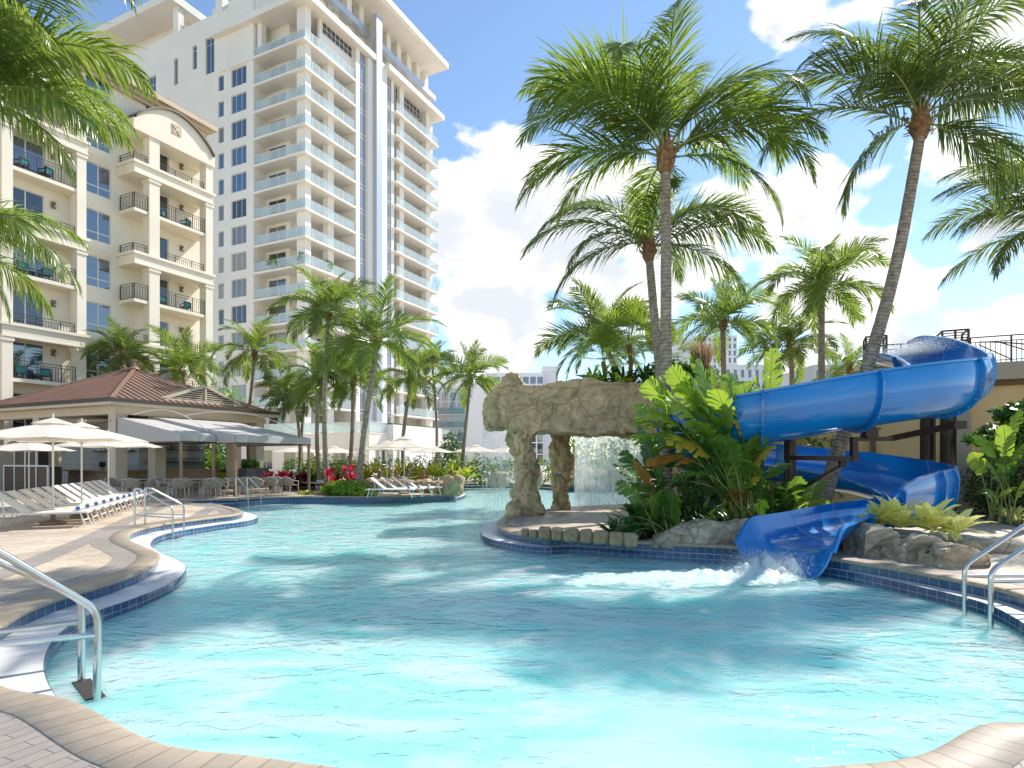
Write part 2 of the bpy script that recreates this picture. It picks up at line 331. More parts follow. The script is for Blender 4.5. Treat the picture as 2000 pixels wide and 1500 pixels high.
water_loop = PLp
ring('pool_wall', [(0.0, -1.5), (0.0, ZW - .24)], mPLAST)['kind'] = 'structure'
ring('pool_tile_band', [(0.0, ZW - .24), (0.0, ZL - .012), (.012, ZL)], mTILE)['kind'] = 'structure'
ring('pool_ledge', [(.012, ZL), (PLw, ZL + .006)], mLEDGE)['kind'] = 'structure'
ring('pool_upper_tile_band', [(PLw, ZL + .006), (PLw, -.045)], mTILE)['kind'] = 'structure'
ring('pool_coping', [(PLw + .02, -.05), (PLw - .022, -.048), (PLw - .03, -.03), (PLw - .024, -.006), (PLw - .005, .008), (PLw + .03, .012), (PLw + .30, .012), (PLw + .305, .0)], mCOPE)['kind'] = 'structure'
_b = offs(PLw + .05)
deck = flat_poly('paved_deck', [[(-320, -60), (320, -60), (320, 500), (-320, 500)], [tuple(p) for p in _b]], 0.0, mDECK)
ring('deck_border', [(PLw + .31, .004), (PLw + .66, .0045)], mBAND)['kind'] = 'structure'
flat_poly('pool_floor', [[(-16, 2), (16, 2), (16, 45), (-16, 45)]], -1.45, mPLAST)

def water_material():
    m = bpy.data.materials.new('pool_water'); nt, N, L, b = nodes(m); out = N['Material Output']; N.remove(b)
    tc = N.new('ShaderNodeTexCoord')
    def noi(scale, det, st, dist=0, rough=.55, rot=0.0):
        mp = N.new('ShaderNodeMapping'); mp.inputs['Scale'].default_value = st; mp.inputs['Rotation'].default_value = (0, 0, rot); L.new(tc.outputs['Object'], mp.inputs[0])
        n = N.new('ShaderNodeTexNoise'); n.inputs['Scale'].default_value = scale; n.inputs['Detail'].default_value = det; n.inputs['Roughness'].default_value = rough; n.inputs['Distortion'].default_value = dist
        L.new(mp.outputs[0], n.inputs['Vector']); return n.outputs[0]
    def mth(op, a, b_):
        q = N.new('ShaderNodeMath'); q.operation = op
        for i, x in enumerate((a, b_)):
            if isinstance(x, (int, float)): q.inputs[i].default_value = x
            else: L.new(x, q.inputs[i])
        return q.outputs[0]
    big = noi(.9, 2, (1, 1.3, 1), 1.2, rot=.5); mid = noi(3.2, 3, (1, 1.6, 1), 1.6, rot=.25); fine = noi(11, 3, (1, 1.5, 1), .8)
    h = mth('ADD', mth('MULTIPLY', big, 1.0), mth('ADD', mth('MULTIPLY', mid, .36), mth('MULTIPLY', fine, .055)))
    bp = N.new('ShaderNodeBump'); bp.inputs['Strength'].default_value = 1; bp.inputs['Distance'].default_value = .075; L.new(h, bp.inputs['Height'])
    # calm and lively patches of the agitated surface
    gl = N.new('ShaderNodeBsdfGlossy'); gl.inputs['Roughness'].default_value = .045; gl.inputs[0].default_value = (1, 1, 1, 1); L.new(bp.outputs[0], gl.inputs['Normal'])
    tint = (.50, .98, .88, 1)
    tr = N.new('ShaderNodeBsdfTransparent'); tr.inputs[0].default_value = tint
    rf = N.new('ShaderNodeBsdfRefraction'); rf.inputs['IOR'].default_value = 1.33; rf.inputs['Roughness'].default_value = .0; rf.inputs[0].default_value = tint; L.new(bp.outputs[0], rf.inputs['Normal'])
    m1 = N.new('ShaderNodeMixShader'); m1.inputs[0].default_value = .28; L.new(tr.outputs[0], m1.inputs[1]); L.new(rf.outputs[0], m1.inputs[2])
    # milky suspended micro bubbles scatter daylight
    df = N.new('ShaderNodeBsdfPrincipled'); df.subsurface_method = 'RANDOM_WALK'; df.inputs['Subsurface Weight'].default_value = 1; df.inputs['Subsurface Radius'].default_value = (.8, 1.5, 1.4); df.inputs['Subsurface Scale'].default_value = 1.0
    df.inputs['Specular IOR Level'].default_value = 0; df.inputs['Roughness'].default_value = 1
    pn = noi(.42, 4, (1, 1.7, 1), 2.2, .55, .9); pm = N.new('ShaderNodeMapRange'); pm.interpolation_type = 'SMOOTHSTEP'; L.new(pn, pm.inputs[0]); pm.inputs[1].default_value = .36; pm.inputs[2].default_value = .66
    cm_ = N.new('ShaderNodeMix'); cm_.data_type = 'RGBA'; L.new(pm.outputs[0], cm_.inputs[0]); cm_.inputs[6].default_value = (.33, .93, .84, 1); cm_.inputs[7].default_value = (.56, .96, .88, 1); L.new(cm_.outputs[2], df.inputs[0])
    m0 = N.new('ShaderNodeMixShader'); m0.inputs[0].default_value = .72; L.new(m1.outputs[0], m0.inputs[1]); L.new(df.outputs[0], m0.inputs[2])
    fr = N.new('ShaderNodeFresnel'); fr.inputs[0].default_value = 1.22; L.new(bp.outputs[0], fr.inputs['Normal'])
    m2 = N.new('ShaderNodeMixShader'); L.new(fr.outputs[0], m2.inputs[0]); L.new(m0.outputs[0], m2.inputs[1]); L.new(gl.outputs[0], m2.inputs[2])
    L.new(m2.outputs[0], out.inputs[0]); return m
flat_poly('pool_water', [[tuple(p) for p in water_loop]], ZW, water_material())
# paler and greyer paver stripes crossing the left deck
def strip(name, pts, w, m, z=.005):
    pts = [Vector((x, y, 0)) for x, y in pts]; mb = MB(); vs = []
    for i, p in enumerate(pts):
        t = (pts[min(i+1, len(pts)-1)] - pts[max(i-1, 0)]).normalized(); n = Vector((-t.y, t.x, 0)) * w / 2; vs += [(p.x+n.x, p.y+n.y, z), (p.x-n.x, p.y-n.y, z)]
    mb.add(vs, [(2*i+1, 2*i, 2*i+2, 2*i+3) if False else (2*i, 2*i+1, 2*i+3, 2*i+2) for i in range(len(pts)-1)]); o = mb.build(name, m); o['kind'] = 'structure'; return o
strip('paver_stripe', [g2(-60,1145,0), g2(60,1100,0), g2(175,1052,0), g2(262,1010,0), g2(330,985,0)], .42, mBAND)
strip('paver_stripe', [g2(380,1012,0), g2(400,1000,0), g2(425,985,0)], .4, mBAND, .0065)
# ---------------- buildings ----------------
mCREAM = mat('cream_stucco', (.80, .73, .60), .8, var=.04, vscale=.6, bump=.15, bscale=60, bdist=.01)
mCREAMT = mat('cream_trim', (.76, .66, .50), .75, var=.04, vscale=1)
mWHITE = mat('white_stucco', (.84, .80, .73), .75, var=.03, vscale=.3, bump=.1, bscale=30, bdist=.01)
mWHT2 = mat('bright_white_paint', (.82, .80, .77), .6, var=.02, vscale=.3)
mFRAME = mat('window_frame_white', (.72, .72, .70), .5)
mGLASS = glassmat('window_glass', (.02, .045, .09), .02)
mGLASSD = glassmat('door_glass', (.02, .022, .028), .03, 1.0, 1.6)
mGL2 = glassmat('blind_glass', (.16, .15, .13), .05, 1.0, 1.7); mGL3 = glassmat('blue_sky_glass', (.03, .08, .17), .02); mGL4 = glassmat('warm_reflection_glass', (.30, .25, .18), .06, 1.0, 1.6)  # warm and sky-blue pane colours hold painted reflections of buildings and sky
mRG = railglass('balcony_glass')
mIRON = mat('dark_iron', (.055, .04, .035), .5, .4)
mSILV = mat('silver_cladding', (.55, .57, .60), .35, .6)
mROOFT = mat('roof_tan', (.36, .27, .2), .7, var=.1, vscale=3)
TEAL = mat('teal_cushion', (.05, .33, .36), .8)

def rail_iron(parent, p, q, h=1.05, sp=.14, name='railing', bot=.08, th=.018, m=None):
    """iron railing from p to q (local points at floor level)."""
    p, q = Vector(p), Vector(q); d = q - p; L = d.length; mb = MB(); up = Vector((0, 0, 1))
    for z in (bot, h - .16, h): mb.bar(p + up*z, q + up*z, .035 if z == h else .025)
    n = max(2, int(L / sp))
    for i in range(n + 1):
        a = p + d * (i / n); mb.bar(a, a + up * (h if i % 8 == 0 or i == n else h - .16), .045 if i % 8 == 0 or i == n else th)
    return mb.build(name, m or mIRON, parent)
def rail_glass(parent, p, q, h=1.07, post=1.2, z0=.1):
    p, q = Vector(p), Vector(q); d = q - p; L = d.length; up = Vector((0, 0, 1)); n = max(1, round(L / post))
    t = d.normalized(); nn = Vector((-t.y, t.x, 0)) * .008
    mb = MB(); mb.cm = 0; mb.bar(p + up*(z0+.0) , q + up*(z0+.0), .01)
    vs = [p+up*z0-nn, q+up*z0-nn, q+up*(h-.03)-nn, p+up*(h-.03)-nn, p+up*z0+nn, q+up*z0+nn, q+up*(h-.03)+nn, p+up*(h-.03)+nn]
    mb.add(vs, [(0,1,2,3), (5,4,7,6)]); mb.cm = 1
    mb.bar(p + up*h, q + up*h, .06, .05)
    for i in range(n + 1): a = p + d * (i / n); mb.bar(a, a + up*h, .045)
    return mb.build('glass_balustrade', [mRG, mFRAME], parent)
def window(parent, x0, x1, z0, z1, y=0.0, axis='x', cols=(.5,), rows=(), gm=None, depth=.12, fw=.06, name='window', side=-1, fm=None):
    """window on plane y (axis x) or plane x (axis y); frame with glass as a sub part; side: direction the outside faces."""
    def pt(a, n_, z): return (a, y + n_, z) if axis == 'x' else (y + n_, a, z)
    fr = MB(); s = side; o0, o1 = s * -.03, s * .035
    def b(a0, a1, zz0, zz1, n0=o0, n1=o1): fr.box(pt(a0, n0, zz0), pt(a1, n1, zz1))
    b(x0, x1, z0, z0 + fw); b(x0, x1, z1 - fw, z1); b(x0, x0 + fw, z0 + fw, z1 - fw); b(x1 - fw, x1, z0 + fw, z1 - fw)
    for c in cols: a = x0 + (x1 - x0) * c; b(a - fw/2, a + fw/2, z0 + fw, z1 - fw, o0, o1 - s*.003)
    for r_ in rows: zz = z0 + (z1 - z0) * r_; b(x0 + fw, x1 - fw, zz - fw/2, zz + fw/2, o0, o1 - s*.006)
    f = fr.build(name, fm or mFRAME, parent)
    MB().box(pt(x0 + .02, s*.0, z0 + .02), pt(x1 - .02, s*.012, z1 - .02)).build('pane', gm or mGLASS, f)
    return f

# ---- cream hotel on the left ----
hotel = empty('hotel_building', (-27.0, 42.0, 0), GRID, 'cream stucco hotel wing with iron balconies and an arched gable at the left', 'building')
FH = 3.09; FL = [6.4 + FH * k for k in range(-2, 7)]; FL = [max(f, 0.0) for f in FL]
w_ = MB()
# wall with real window openings made from strips: bay A wall, middle wall, bay B wall (all at y=0, thickness .3)
def wall_with_openings(mb, x0, x1, z0, z1, ops, y=0.0, t=.25, axis='x'):
    """ops: list of (a0,a1,z0,z1) sorted; wall split into boxes around the openings."""
    xs = sorted({x0, x1, *[o[0] for o in ops], *[o[1] for o in ops]})
    for a, b in zip(xs[:-1], xs[1:]):
        col = sorted([(o[2], o[3]) for o in ops if o[0] <= a + 1e-6 and o[1] >= b - 1e-6]); z = z0
        for (o0, o1) in col:
            if o0 > z: mb.box((a, y, z) if axis == 'x' else (y, a, z), (b, y + t, o0) if axis == 'x' else (y + t, b, o0))
            z = o1
        if z < z1: mb.box((a, y, z) if axis == 'x' else (y, a, z), (b, y + t, z1) if axis == 'x' else (y + t, b, z1))
ops = []
doorsA = [(-6.75, -4.75), (-14.5, -12.5)]; doorsB = [(1.7, 3.45)]; wins = [(-2.35, -.72), (-10.4, -8.8)]
for f in FL[2:]:
    for a, b in doorsA + doorsB: ops.append((a, b, f + .05, f + 2.35))
    for a, b in wins: ops.append((a, b, f + .55, f + 2.6))
for f in FL[:2]:
    ops += [(a, b, f + .05, f + 2.35) for a, b in doorsA + doorsB]
wall_with_openings(w_, -18, 6.2, 0, 27.6, sorted(ops)); w_.box((-18, .25, 0), (6.2, .3, 27.6))
w_.box((5.95, .3, 0), (6.2, 16, 27.6)); w_.box((-18, .3, 0), (-17.75, 16, 27.6)); w_.box((-18, 16, 0), (6.2, 16.3, 27.6))
w_.build('wall', mCREAM, hotel)
for f in FL[2:]:
    for a, b in doorsA + doorsB: window(hotel, a, b, f + .05, f + 2.35, .12, cols=(.5,), gm=mGLASSD if (int(f) % 2 or a > 0) else mGLASS, name='balcony_door')
    for a, b in wins: window(hotel, a, b, f + .55, f + 2.6, .12, cols=(.5,), rows=(.28,))
for f in FL[:2]:
    for a, b in doorsA + doorsB: window(hotel, a, b, f + .05, f + 2.35, .12, cols=(.5,), gm=mGLASSD, name='balcony_door')
for f in FL[3::2]: panel = MB(); panel.box((-2.2, -.03, f - .42), (-.85, 0, f + .1)); panel.box((-2.05, -.045, f - .3), (-1.0, -.03, f - .02)); panel.build('wall_panel', mCREAMT, hotel)
def bay(xa, xb, cols, yf, k_off, wrap):
    """balcony stack between xa..xb projecting to -yf; cols: list of (x0,x1) columns at the front"""
    for i, f in enumerate(FL[2:], 0):
        if f < 1 or f > 24: continue
        bd = MB()
        heavy = (i % 2 == 1)
        if heavy:
            bd.box((xa, -yf, f - .66), (xb, -.002, f - .08)); bd.box((xa - .12, -yf - .12, f - .08), (xb + .12, -.001, f + .1)); bd.box((xa - .05, -yf - .05, f - .75), (xb + .05, -.001, f - .66))
        else: bd.box((xa + .05, -yf + .12, f - .22), (xb - .05, -.002, f))
        bd.build('balcony_slab', mCREAM, hotel)
    for c0, c1 in cols:
        cm = MB()
        cm.box((c0, -yf + .05, 0), (c1, -yf + .75, 24.3))
        for i, f in enumerate(FL[2:]):
            if i % 2 == 1 and f > 1: cm.box((c0 - .06, -yf - .01, f - .98), (c1 + .06, -yf + .81, f - .755))
        cm.build('column', mCREAM, hotel)
    top = MB(); zb = 24.0; n = 14; top.box((xa - .1, -yf - .06, zb), (xb + .1, 0, zb + .75))
    arc = [(xa + (xb - xa) * k / n, zb + .75 + 1.75 * math.sin(math.pi * k / n) ** .8) for k in range(n + 1)]
    poly = [(xa, zb + .74)] + arc[1:-1] + [(xb, zb + .74)]
    M = Matrix(((1,0,0,0), (0,0,1,0), (0,1,0,0), (0,0,0,1)))   # x,y,z -> x,z',y
    nn = len(poly); vs = [(x, -yf, z) for x, z in poly] + [(x, 0, z) for x, z in poly]
    top.add(vs, [tuple(range(nn)), tuple(range(2*nn-1, nn-1, -1))] + [(i, nn+i, nn+(i+1)%nn, (i+1)%nn) for i in range(nn)])
    top.build('arched_gable', mCREAM, hotel)
    tr = MB()
    for (x0_, z0_), (x1_, z1_) in zip(arc[:-1], arc[1:]):
        tr.add([(x0_, -yf-.22, z0_), (x1_, -yf-.22, z1_), (x1_, 0, z1_), (x0_, 0, z0_), (x0_, -yf-.22, z0_+.16), (x1_, -yf-.22, z1_+.16), (x1_, 0, z1_+.16), (x0_, 0, z0_+.16)],
               [(0,1,2,3), (7,6,5,4), (4,5,1,0), (3,2,6,7)])
    tr.build('gable_edge', mat('gable_brown', (.16, .12, .09), .6), hotel)
    xm = (xa + xb) / 2; e = MB(); e.box((xm-.35, -yf-.04, 25.0), (xm+.35, -yf-.003, 25.7)); e.build('gable_ornament', mat('ornament_tan', (.5, .38, .27), .7), hotel)
    e = MB(); e.bar((xm-.26, -yf-.06, 25.09), (xm+.26, -yf-.06, 25.61), .05); e.bar((xm-.26, -yf-.06, 25.61), (xm+.26, -yf-.06, 25.09), .05); e.build('ornament_cross', mCREAM, hotel)
    for i, f in enumerate(FL[2:]):
        if f < 1 or f > 24: continue
        heavy = (i % 2 == 1); hh = .62 if heavy else 1.05; yy = -yf + (.3 if heavy else .22)
        mid = (cols[0][1], cols[-1][0])
        z = f + (.1 if heavy else 0)
        rail_iron(hotel, (mid[0], yy, z), (mid[1], yy, z), hh, .16)
        if wrap:
            rail_iron(hotel, (xa + .12, yy, z), (cols[0][0], yy, z), hh, .16); rail_iron(hotel, (xa + .12, -.05, z), (xa + .12, yy, z), hh, .16)
        s_ = MB(); sx = xb - 1.5
        s_.box((sx, -.1, f + 1.75), (sx + .16, 0, f + 2.15)); s_.box((sx - .03, -.22, f + 1.95), (sx + .19, -.1, f + 2.12)); s_.box((sx - .03, -.22, f + 1.72), (sx + .19, -.1, f + 1.8)); s_.build('wall_sconce', mat('sconce_brown', (.2, .15, .1), .5), hotel)
bay(-7.5, -2.9, [(-7.5, -6.95), (-3.5, -2.95)], 1.2, 0, False)
bay(-.26, 5.8, [(.8, 1.55), (5.2, 5.8)], 1.8, 0, True)
bay(-15.4, -11.0, [(-15.4, -14.9), (-11.5, -11.0)], 1.2, 0, False)
co = MB()
for k, (ov, z0, z1) in enumerate(((.25, 27.0, 27.25), (.45, 27.25, 27.5), (.8, 27.5, 27.85))): co.box((-18 - ov, -ov, z0 + .001), (6.2 + ov, -.002 if k < 2 else 16.3, z1))
co.build('cornice', mat('cornice_tan', (.56, .45, .33), .7, var=.05, vscale=1), hotel)
MB().prism([(-18.6, -.6), (6.8, -.6), (6.8, 16.5), (-18.6, 16.5)], 27.87, 28.05).build('roof', mROOFT, hotel)

# seats with teal cushions on the hotel balconies
def seat_proto():
    r_ = empty('balcony_chair', (0, 0, 0), 0)
    mb = MB()
    for x in (-.27, .27):
        for y in (-.25, .25): mb.bar((x, y, 0), (x, y, .58 if y < 0 else .75), .04)
        mb.bar((x, -.25, .58), (x, .27, .6), .05)
    mb.box((-.27, -.25, .32), (.27, .25, .36)); mb.bar((-.27, .25, .73), (.27, .25, .73), .04); mb.build('frame', mIRON, r_)
    MB().box((-.24, -.24, .363), (.24, .2, .46)).build('cushion', TEAL, r_)
    MB().box((-.24, .13, .47), (.24, .22, .8)).build('back_cushion', TEAL, r_)
    return r_
ch0 = seat_proto(); used = False
hM = Matrix.Translation((-27, 42, 0)) @ Matrix.Rotation(GRID, 4, 'Z')
fl_words = {12.58: 'two floors above the bar roof', 6.4: 'just above the bar roof', 15.67: 'below the palm frond tips', 18.76: 'high up'}
n_ch = 0
for (bx, yy, wing) in ((-6.3, -.6, 'left'), (-5.0, -.62, 'left'), (2.2, -.95, 'right'), (4.1, -.95, 'right')):
    for fi in (2, 4, 6):
        f = FL[fi]; p = hM @ Vector((bx, yy, f + .004)); wd = {2: 'lowest visible', 4: 'middle', 6: 'upper'}[fi]; sd = 'left seat' if bx in (-6.3, 2.2) else 'right seat'
        lab = f'teal cushioned iron chair, {wd} balcony of the {wing} hotel bay, {sd}'
        if not used: c_ = ch0; c_.location = p; c_.rotation_euler = (0, 0, GRID + R(160 + 20 * (n_ch % 3))); used = True
        else: c_ = dup(ch0, p, GRID + R(150 + 25 * (n_ch % 3)))
        tag(c_, lab, 'chair', 'teal cushioned chairs on the hotel balconies'); n_ch += 1

# ---- white tower ----
tower = empty('condo_tower', (-23.4, 68.7, 0), GRID, 'tall white condominium tower with glass balconies wrapping its corner', 'building')
TF = [49.5 - 3.2 * k for k in range(15)]            # balcony floor levels, top first
DX, DY = 8.6, 8.2                                      # loggia length along each face
tw = MB()
# camera-facing wall (plane x=0, y from DY to 22), openings for windows
tri = (9.4, 12.0); nar = (13.3, 14.3)
def yops():
    o = []
    for f in TF[1:]: o += [(tri[0], tri[1], f + .55, f + 2.75), (nar[0], nar[1], f + .7, f + 2.6)]
    return o
wall_with_openings(tw, DY, 21.4, 0, 56.8, yops() + [(15.0, 16.6, 49.7, 54.2), (18.2, 19.0, 51, 54)], 0, .3, 'y')
# left wing, flush, with its own windows
lo = []
for k, f in enumerate(TF):
    if k == 0: lo += [(26.2, 32.6, f - 1.5, f + 2.9)]
    elif k < 12: lo += [(23.6, 25.2, f - .3, f + 2.4), (28.2, 31.5, f - .3, f + 2.3)]
lo += [(34.6, 35.8, 46.5, 49), (21.8, 22.6, 50, 53.4)]
lo = [o for o in lo if not (o[0] == 28.2 and o[3] > 47.8)]
wall_with_openings(tw, 21.4, 46, 0, 56.8, lo, 0, .3, 'y')
# right-hand face walls (plane y=0): core between the balconies and beyond them
tw.box((DX, 0, 0), (9.4, .3, 54)); tw.box((10.6, 0, 0), (14.9, .3, 54)); tw.box((15.9, 0, 0), (16.5, .3, 54)); tw.box((26.2, 0.6, 0), (27, 12, 54))
tw.box((.35, 21.7, 0), (27, 46, 56.6)); tw.box((3.6, 4.0, 0), (27, 21.7, 56.6))
tw.box((.3, DY, 0), (3.6, DY + .3, 54)); tw.box((DX, .3, 0), (DX + .3, 4, 54)); tw.box((DX + .3, .35, 0), (16.5, 4, 54)); tw.box((3.6, 3.7, 0), (DX, 4.0, 54))
tw.box((1.9, 4.4, 0), (3.6, DY, 54)); tw.box((3.3, 4, 0), (3.6, 4.4, 54)); tw.box((16.5, 2.9, 0), (26.2, 4.0, 54)); tw.box((16.2, .3, 0), (16.5, 2.9, 54))
tw.build('wall', mWHITE, tower)
for k, f in enumerate(TF):
    if k: gk = (mGL3, mGLASS, mGL3, mGLASS, mGL3)[k % 5] if k < 6 else (mGL4, mGL2, mGLASSD, mGL2)[k % 4]; window(tower, tri[0], tri[1], f + .55, f + 2.75, .16, 'y', (.34, .69), gm=gk); window(tower, nar[0], nar[1], f + .7, f + 2.6, .16, 'y', (), gm=gk if k % 3 else mGL2)
for o in lo: window(tower, o[0], o[1], o[2], o[3], .2, 'y', tuple(i / max(2, round((o[1] - o[0]) / .8)) for i in range(1, max(2, round((o[1] - o[0]) / .8)))), (.75,) if o[1] - o[0] > 3 else ())
window(tower, 15.0, 16.6, 49.7, 54.2, .2, 'y', (.5,), (.82,))
window(tower, 18.2, 19.0, 51, 54, .2, 'y', (), (.8,))
cw = MB()
for (a, b) in ((9.4, 10.6), (14.9, 15.9)):
    f = window(tower, a, b, 0.5, 53.6, .1, 'x', (.36, .72), tuple(((i * 3.2 + .6) / 53.1) for i in range(17)) + tuple(((i * 3.2 + 1.1) / 53.1) for i in range(16)), name='stair_window', gm=glassmat('stair_glass', (.10, .13, .18), .03))
sb = MB(); sh = MB()
for k, f in enumerate(TF):
    e = 0 if k else 5.7
    sb = MB(); sb.box((0 if not e else -.15, 0, f - .28), (DX - .01, DY + e, f)); sb.build('balcony_slab', mWHITE, tower)
    sb = MB(); sb.box((16.3, -.6, f - .28), (26.9, 2.9, f)); sb.build('balcony_slab', mWHITE, tower)
    rail_glass(tower, (.1, .12, f), (.1, DY + e - .05, f), post=1.35); rail_glass(tower, (.12, .1, f), (DX - .1, .1, f), post=1.1)
    rail_glass(tower, (16.45, -.5, f), (26.8, -.5, f), post=1.4); rail_glass(tower, (26.8, -.5, f), (26.8, 2.0, f), post=1.2)
for (x0, x1, y0, y1) in ((.45, 1.35, .45, 1.75), (4.4, 5.4, .7, 1.5), (17.8, 18.8, .0, .9), (24.4, 25.4, .0, .9)):
    MB().box((x0, y0, 0), (x1, y1, 53.6)).build('column', mWHITE, tower)
MB().box((.3, 7.2, 49.5), (1.0, 7.9, 53.6)).build('column', mWHITE, tower)
# doors inside the loggias
for k, f in enumerate(TF):
    window(tower, 4.9, 7.7, f + .02, f + 2.6, 1.88, 'y', (.5,), gm=(mGLASSD, mGL2, mGLASSD, mGL3)[(k * 7) % 4], name='balcony_door')
    window(tower, 5.6, 8.2, f + .02, f + 2.4, 3.67, 'x', (.5,), gm=(mGL2, mGLASSD, mGLASSD)[(k * 5) % 3], name='balcony_door')
    window(tower, 19.4, 23.6, f + .02, f + 2.4, 2.87, 'x', (.33, .66), gm=mGLASSD, name='balcony_door')
window(tower, 3.2, 8.4, 52.1, 53.5, .5, 'x', tuple(i/7 for i in range(1,7)), (.5,), gm=mGLASSD); window(tower, 17.4, 23.4, 51.9, 53.4, .5, 'x', tuple(i/7 for i in range(1,7)), (.5,), gm=mGLASSD)
MB().box((2.8, .55, 49.5), (8.6, .9, 53.6)).build('wall', mWHITE, tower)
cp = MB(); cp.box((-.7, -.7, 53.6), (13.0, 14.9, 54.35)); cp.build('canopy_slab', mWHITE, tower)
cp = MB(); cp.box((13.9, -1.2, 53.6), (27.6, 4, 54.35)); cp.build('canopy_slab', mWHITE, tower)
cp = MB(); cp.box((3, -3.2, 62.0), (28.3, 9, 62.0 + .8)); cp = MB(); cp.box((3, -1.7, 61.6), (28.0, 9, 62.4)); cp.box((3.2, -1.4, 61.3), (27.7, 8.6, 61.6)); cp.build('roof_slab', mWHITE, tower)
cp = MB(); cp.box((-1.2, 21.6, 60.2), (12, 47, 61.2)); cp.build('roof_slab', mWHITE, tower)
cp = MB(); cp.box((2.4, 23.5, 56.8), (10, 46, 60.2)); cp.box((.1, 21.9, 56.8), (.9, 22.9, 60.2)); cp.box((3.6, 5, 56.6), (24, 20, 61.4)); cp.box((.5, 14.2, 54.4), (1.4, 15.4, 62)); cp.box((0, 21, 56.8), (.3, 21.4, 57.4)); cp.build('penthouse', mWHITE, tower)
for x in (1.6, 4.0, 6.4, 8.8, 11.2, 14.6, 17, 19.4, 21.8, 24.2, 26.4): MB().box((x, 1.6, 54.4), (x + .9, 2.5, 61.3)).build('roof_pier', mWHITE, tower)
MB().box((-1, .6, 57.2), (12.3, 1.4, 58.0)).box((13.9, .6, 57.2), (28, 1.4, 58.0)).build('roof_beam', mSILV, tower)
MB().box((11.8, -.75, 0), (12.9, 0, 59.8)).build('pilaster', mSILV, tower); MB().box((12.9, -.5, 0), (14.3, 0, 54.3)).build('pilaster', mWHT2, tower)
MB().box((10.7, -.25, 0), (11.8, 0, 53.5)).build('pilaster', mWHT2, tower)

# ---- podium buildings ----
pod = empty('podium_building', (-14.6, 62.0, 0), GRID, 'low cream podium block with a glass railed terrace below the tower', 'building')
w_ = MB(); w_.box((0, 0, 0), (3.2, 22, 4.3)); w_.build('wall', mWHITE, pod)
MB().box((-.05, -.05, 4.3), (3.2, 22, 4.42)).build('terrace_slab', mWHITE, pod)
rail_glass(pod, (.1, .1, 4.42), (.1, 14, 4.42), 1.1, 1.6); rail_glass(pod, (.1, .1, 4.42), (3.1, .1, 4.42), 1.1, 1.6)
for y in (3.0, 6.5, 10, 13.5): window(pod, y, y + 1.8, .5, 2.7, -.0, 'y', (.5,), gm=mGLASSD)
for x in (1.0, 2.0): window(pod, x, x + .6, 0.3, 3.0, -.0, 'x', (), gm=mGLASSD)
pd2 = empty('podium_annex', (-12.6, 64.4, 0), GRID, 'plain white flat roofed annex box beside the terrace, behind the parasols', 'building')
w_ = MB(); w_.box((0, 0, 0), (9.5, 3, 5.35)); w_.box((9.5, .8, 0), (12.8, 3, 4.3)); w_.build('wall', mWHT2, pd2)
for x in (.6, 1.5): window(pd2, x, x + .5, .3, 2.9, -.0, 'x', (), gm=mGLASSD)
for x in (8.2,): window(pd2, x, x + .35, 2.3, 2.7, 0, 'x', (), gm=mGLASSD)
rail_glass(pd2, (9.5, .9, 4.3), (12.7, .9, 4.3), 1.0, 1.4)
MB().box((.1, .3, 5.35), (8, 2.6, 5.5)).build('roof_planting', mat('roof_green', (.06, .12, .02), .9, var=.4, vscale=8), pd2)

# ---- distant buildings ----
mFGL = glassmat('blue_green_glass', (.09, .16, .19), .08, .8, 1.5); mGREY = mat('grey_mullion', (.42, .45, .48), .5); mPALE = mat('pale_white', (.74, .76, .80), .7)
def far_block(name, label, u0, u1, vtop, y, depth, cols, rows, fm, gm, wl=None, balc=False, floor_v=897, cat='building', frame=.35):
    """u0..u1 facade in the frame at depth y, roof at row vtop."""
    x0 = (u0 - CX) / F * y; x1 = (u1 - CX) / F * y; zt = CZ + (HY - vtop) * y / F
    o = empty(name, (x0, y, 0), 0, label, cat); W = x1 - x0
    mb = MB(); mb.box((0, .3, 0), (W, depth, zt)); cw_, rh_ = W / cols, zt / rows
    mb.box((0, 0, zt - rh_ * .35), (W, .3, zt))
    for i in range(cols + 1): mb.box((max(0, i*cw_ - frame/2), 0, 0), (min(W, i*cw_ + frame/2), .3, zt - rh_ * .35))
    for j in range(rows): mb.box((0, .002, j*rh_ - frame*.4), (W, .298, j*rh_ + frame*.4))
    mb.build('facade', fm, o)
    g = MB(); g.box((.05, .12, 0), (W - .05, .29, zt - rh_ * .36)); g.build('glazing', gm, o)
    if balc:
        for j in range(rows - 1):
            g = MB(); g.box((.02, -.5, j*rh_ + .1), (W - .02, -.47, j*rh_ + 1.15)); g.build('balcony_glass', mFGL, o)
            MB().box((0, -.5, j*rh_ - .12), (W, 0, j*rh_ + .1)).build('balcony_slab', mGREY, o)
    return o, W, zt
b1, W1, z1_ = far_block('glass_hotel', 'blue grey glass fronted hotel with stacked balconies seen behind the waterfall rock', 815, 908, 758, 105, 12, 6, 6, mGREY, mGLASS, balc=True)
MB().box((W1, -.4, 0), (W1 + 8.5, 14, z1_ + .8)).box((-2, .1, z1_ + .0), (W1, 12, z1_ + 1.9)).build('side_wall', mPALE, b1)
far_block('white_apartment_block', 'white apartment block with roof structures rising behind the rock arch', 950, 1062, 728, 150, 18, 8, 8, mPALE, mGLASS)
far_block('white_stair_tower', 'plain white stair tower next to the white apartment block', 1060, 1090, 715, 152, 18, 2, 6, mPALE, mPALE)
far_block('lower_white_block', 'low white block with a blue shaded terrace behind the rock knob', 968, 1000, 745, 120, 10, 2, 4, mPALE, mGLASS)
far_block('distant_high_rise', 'distant pale grey high rise between the palm trunks', 1352, 1440, 655, 260, 30, 9, 18, mPALE, mGLASS, frame=1.2)
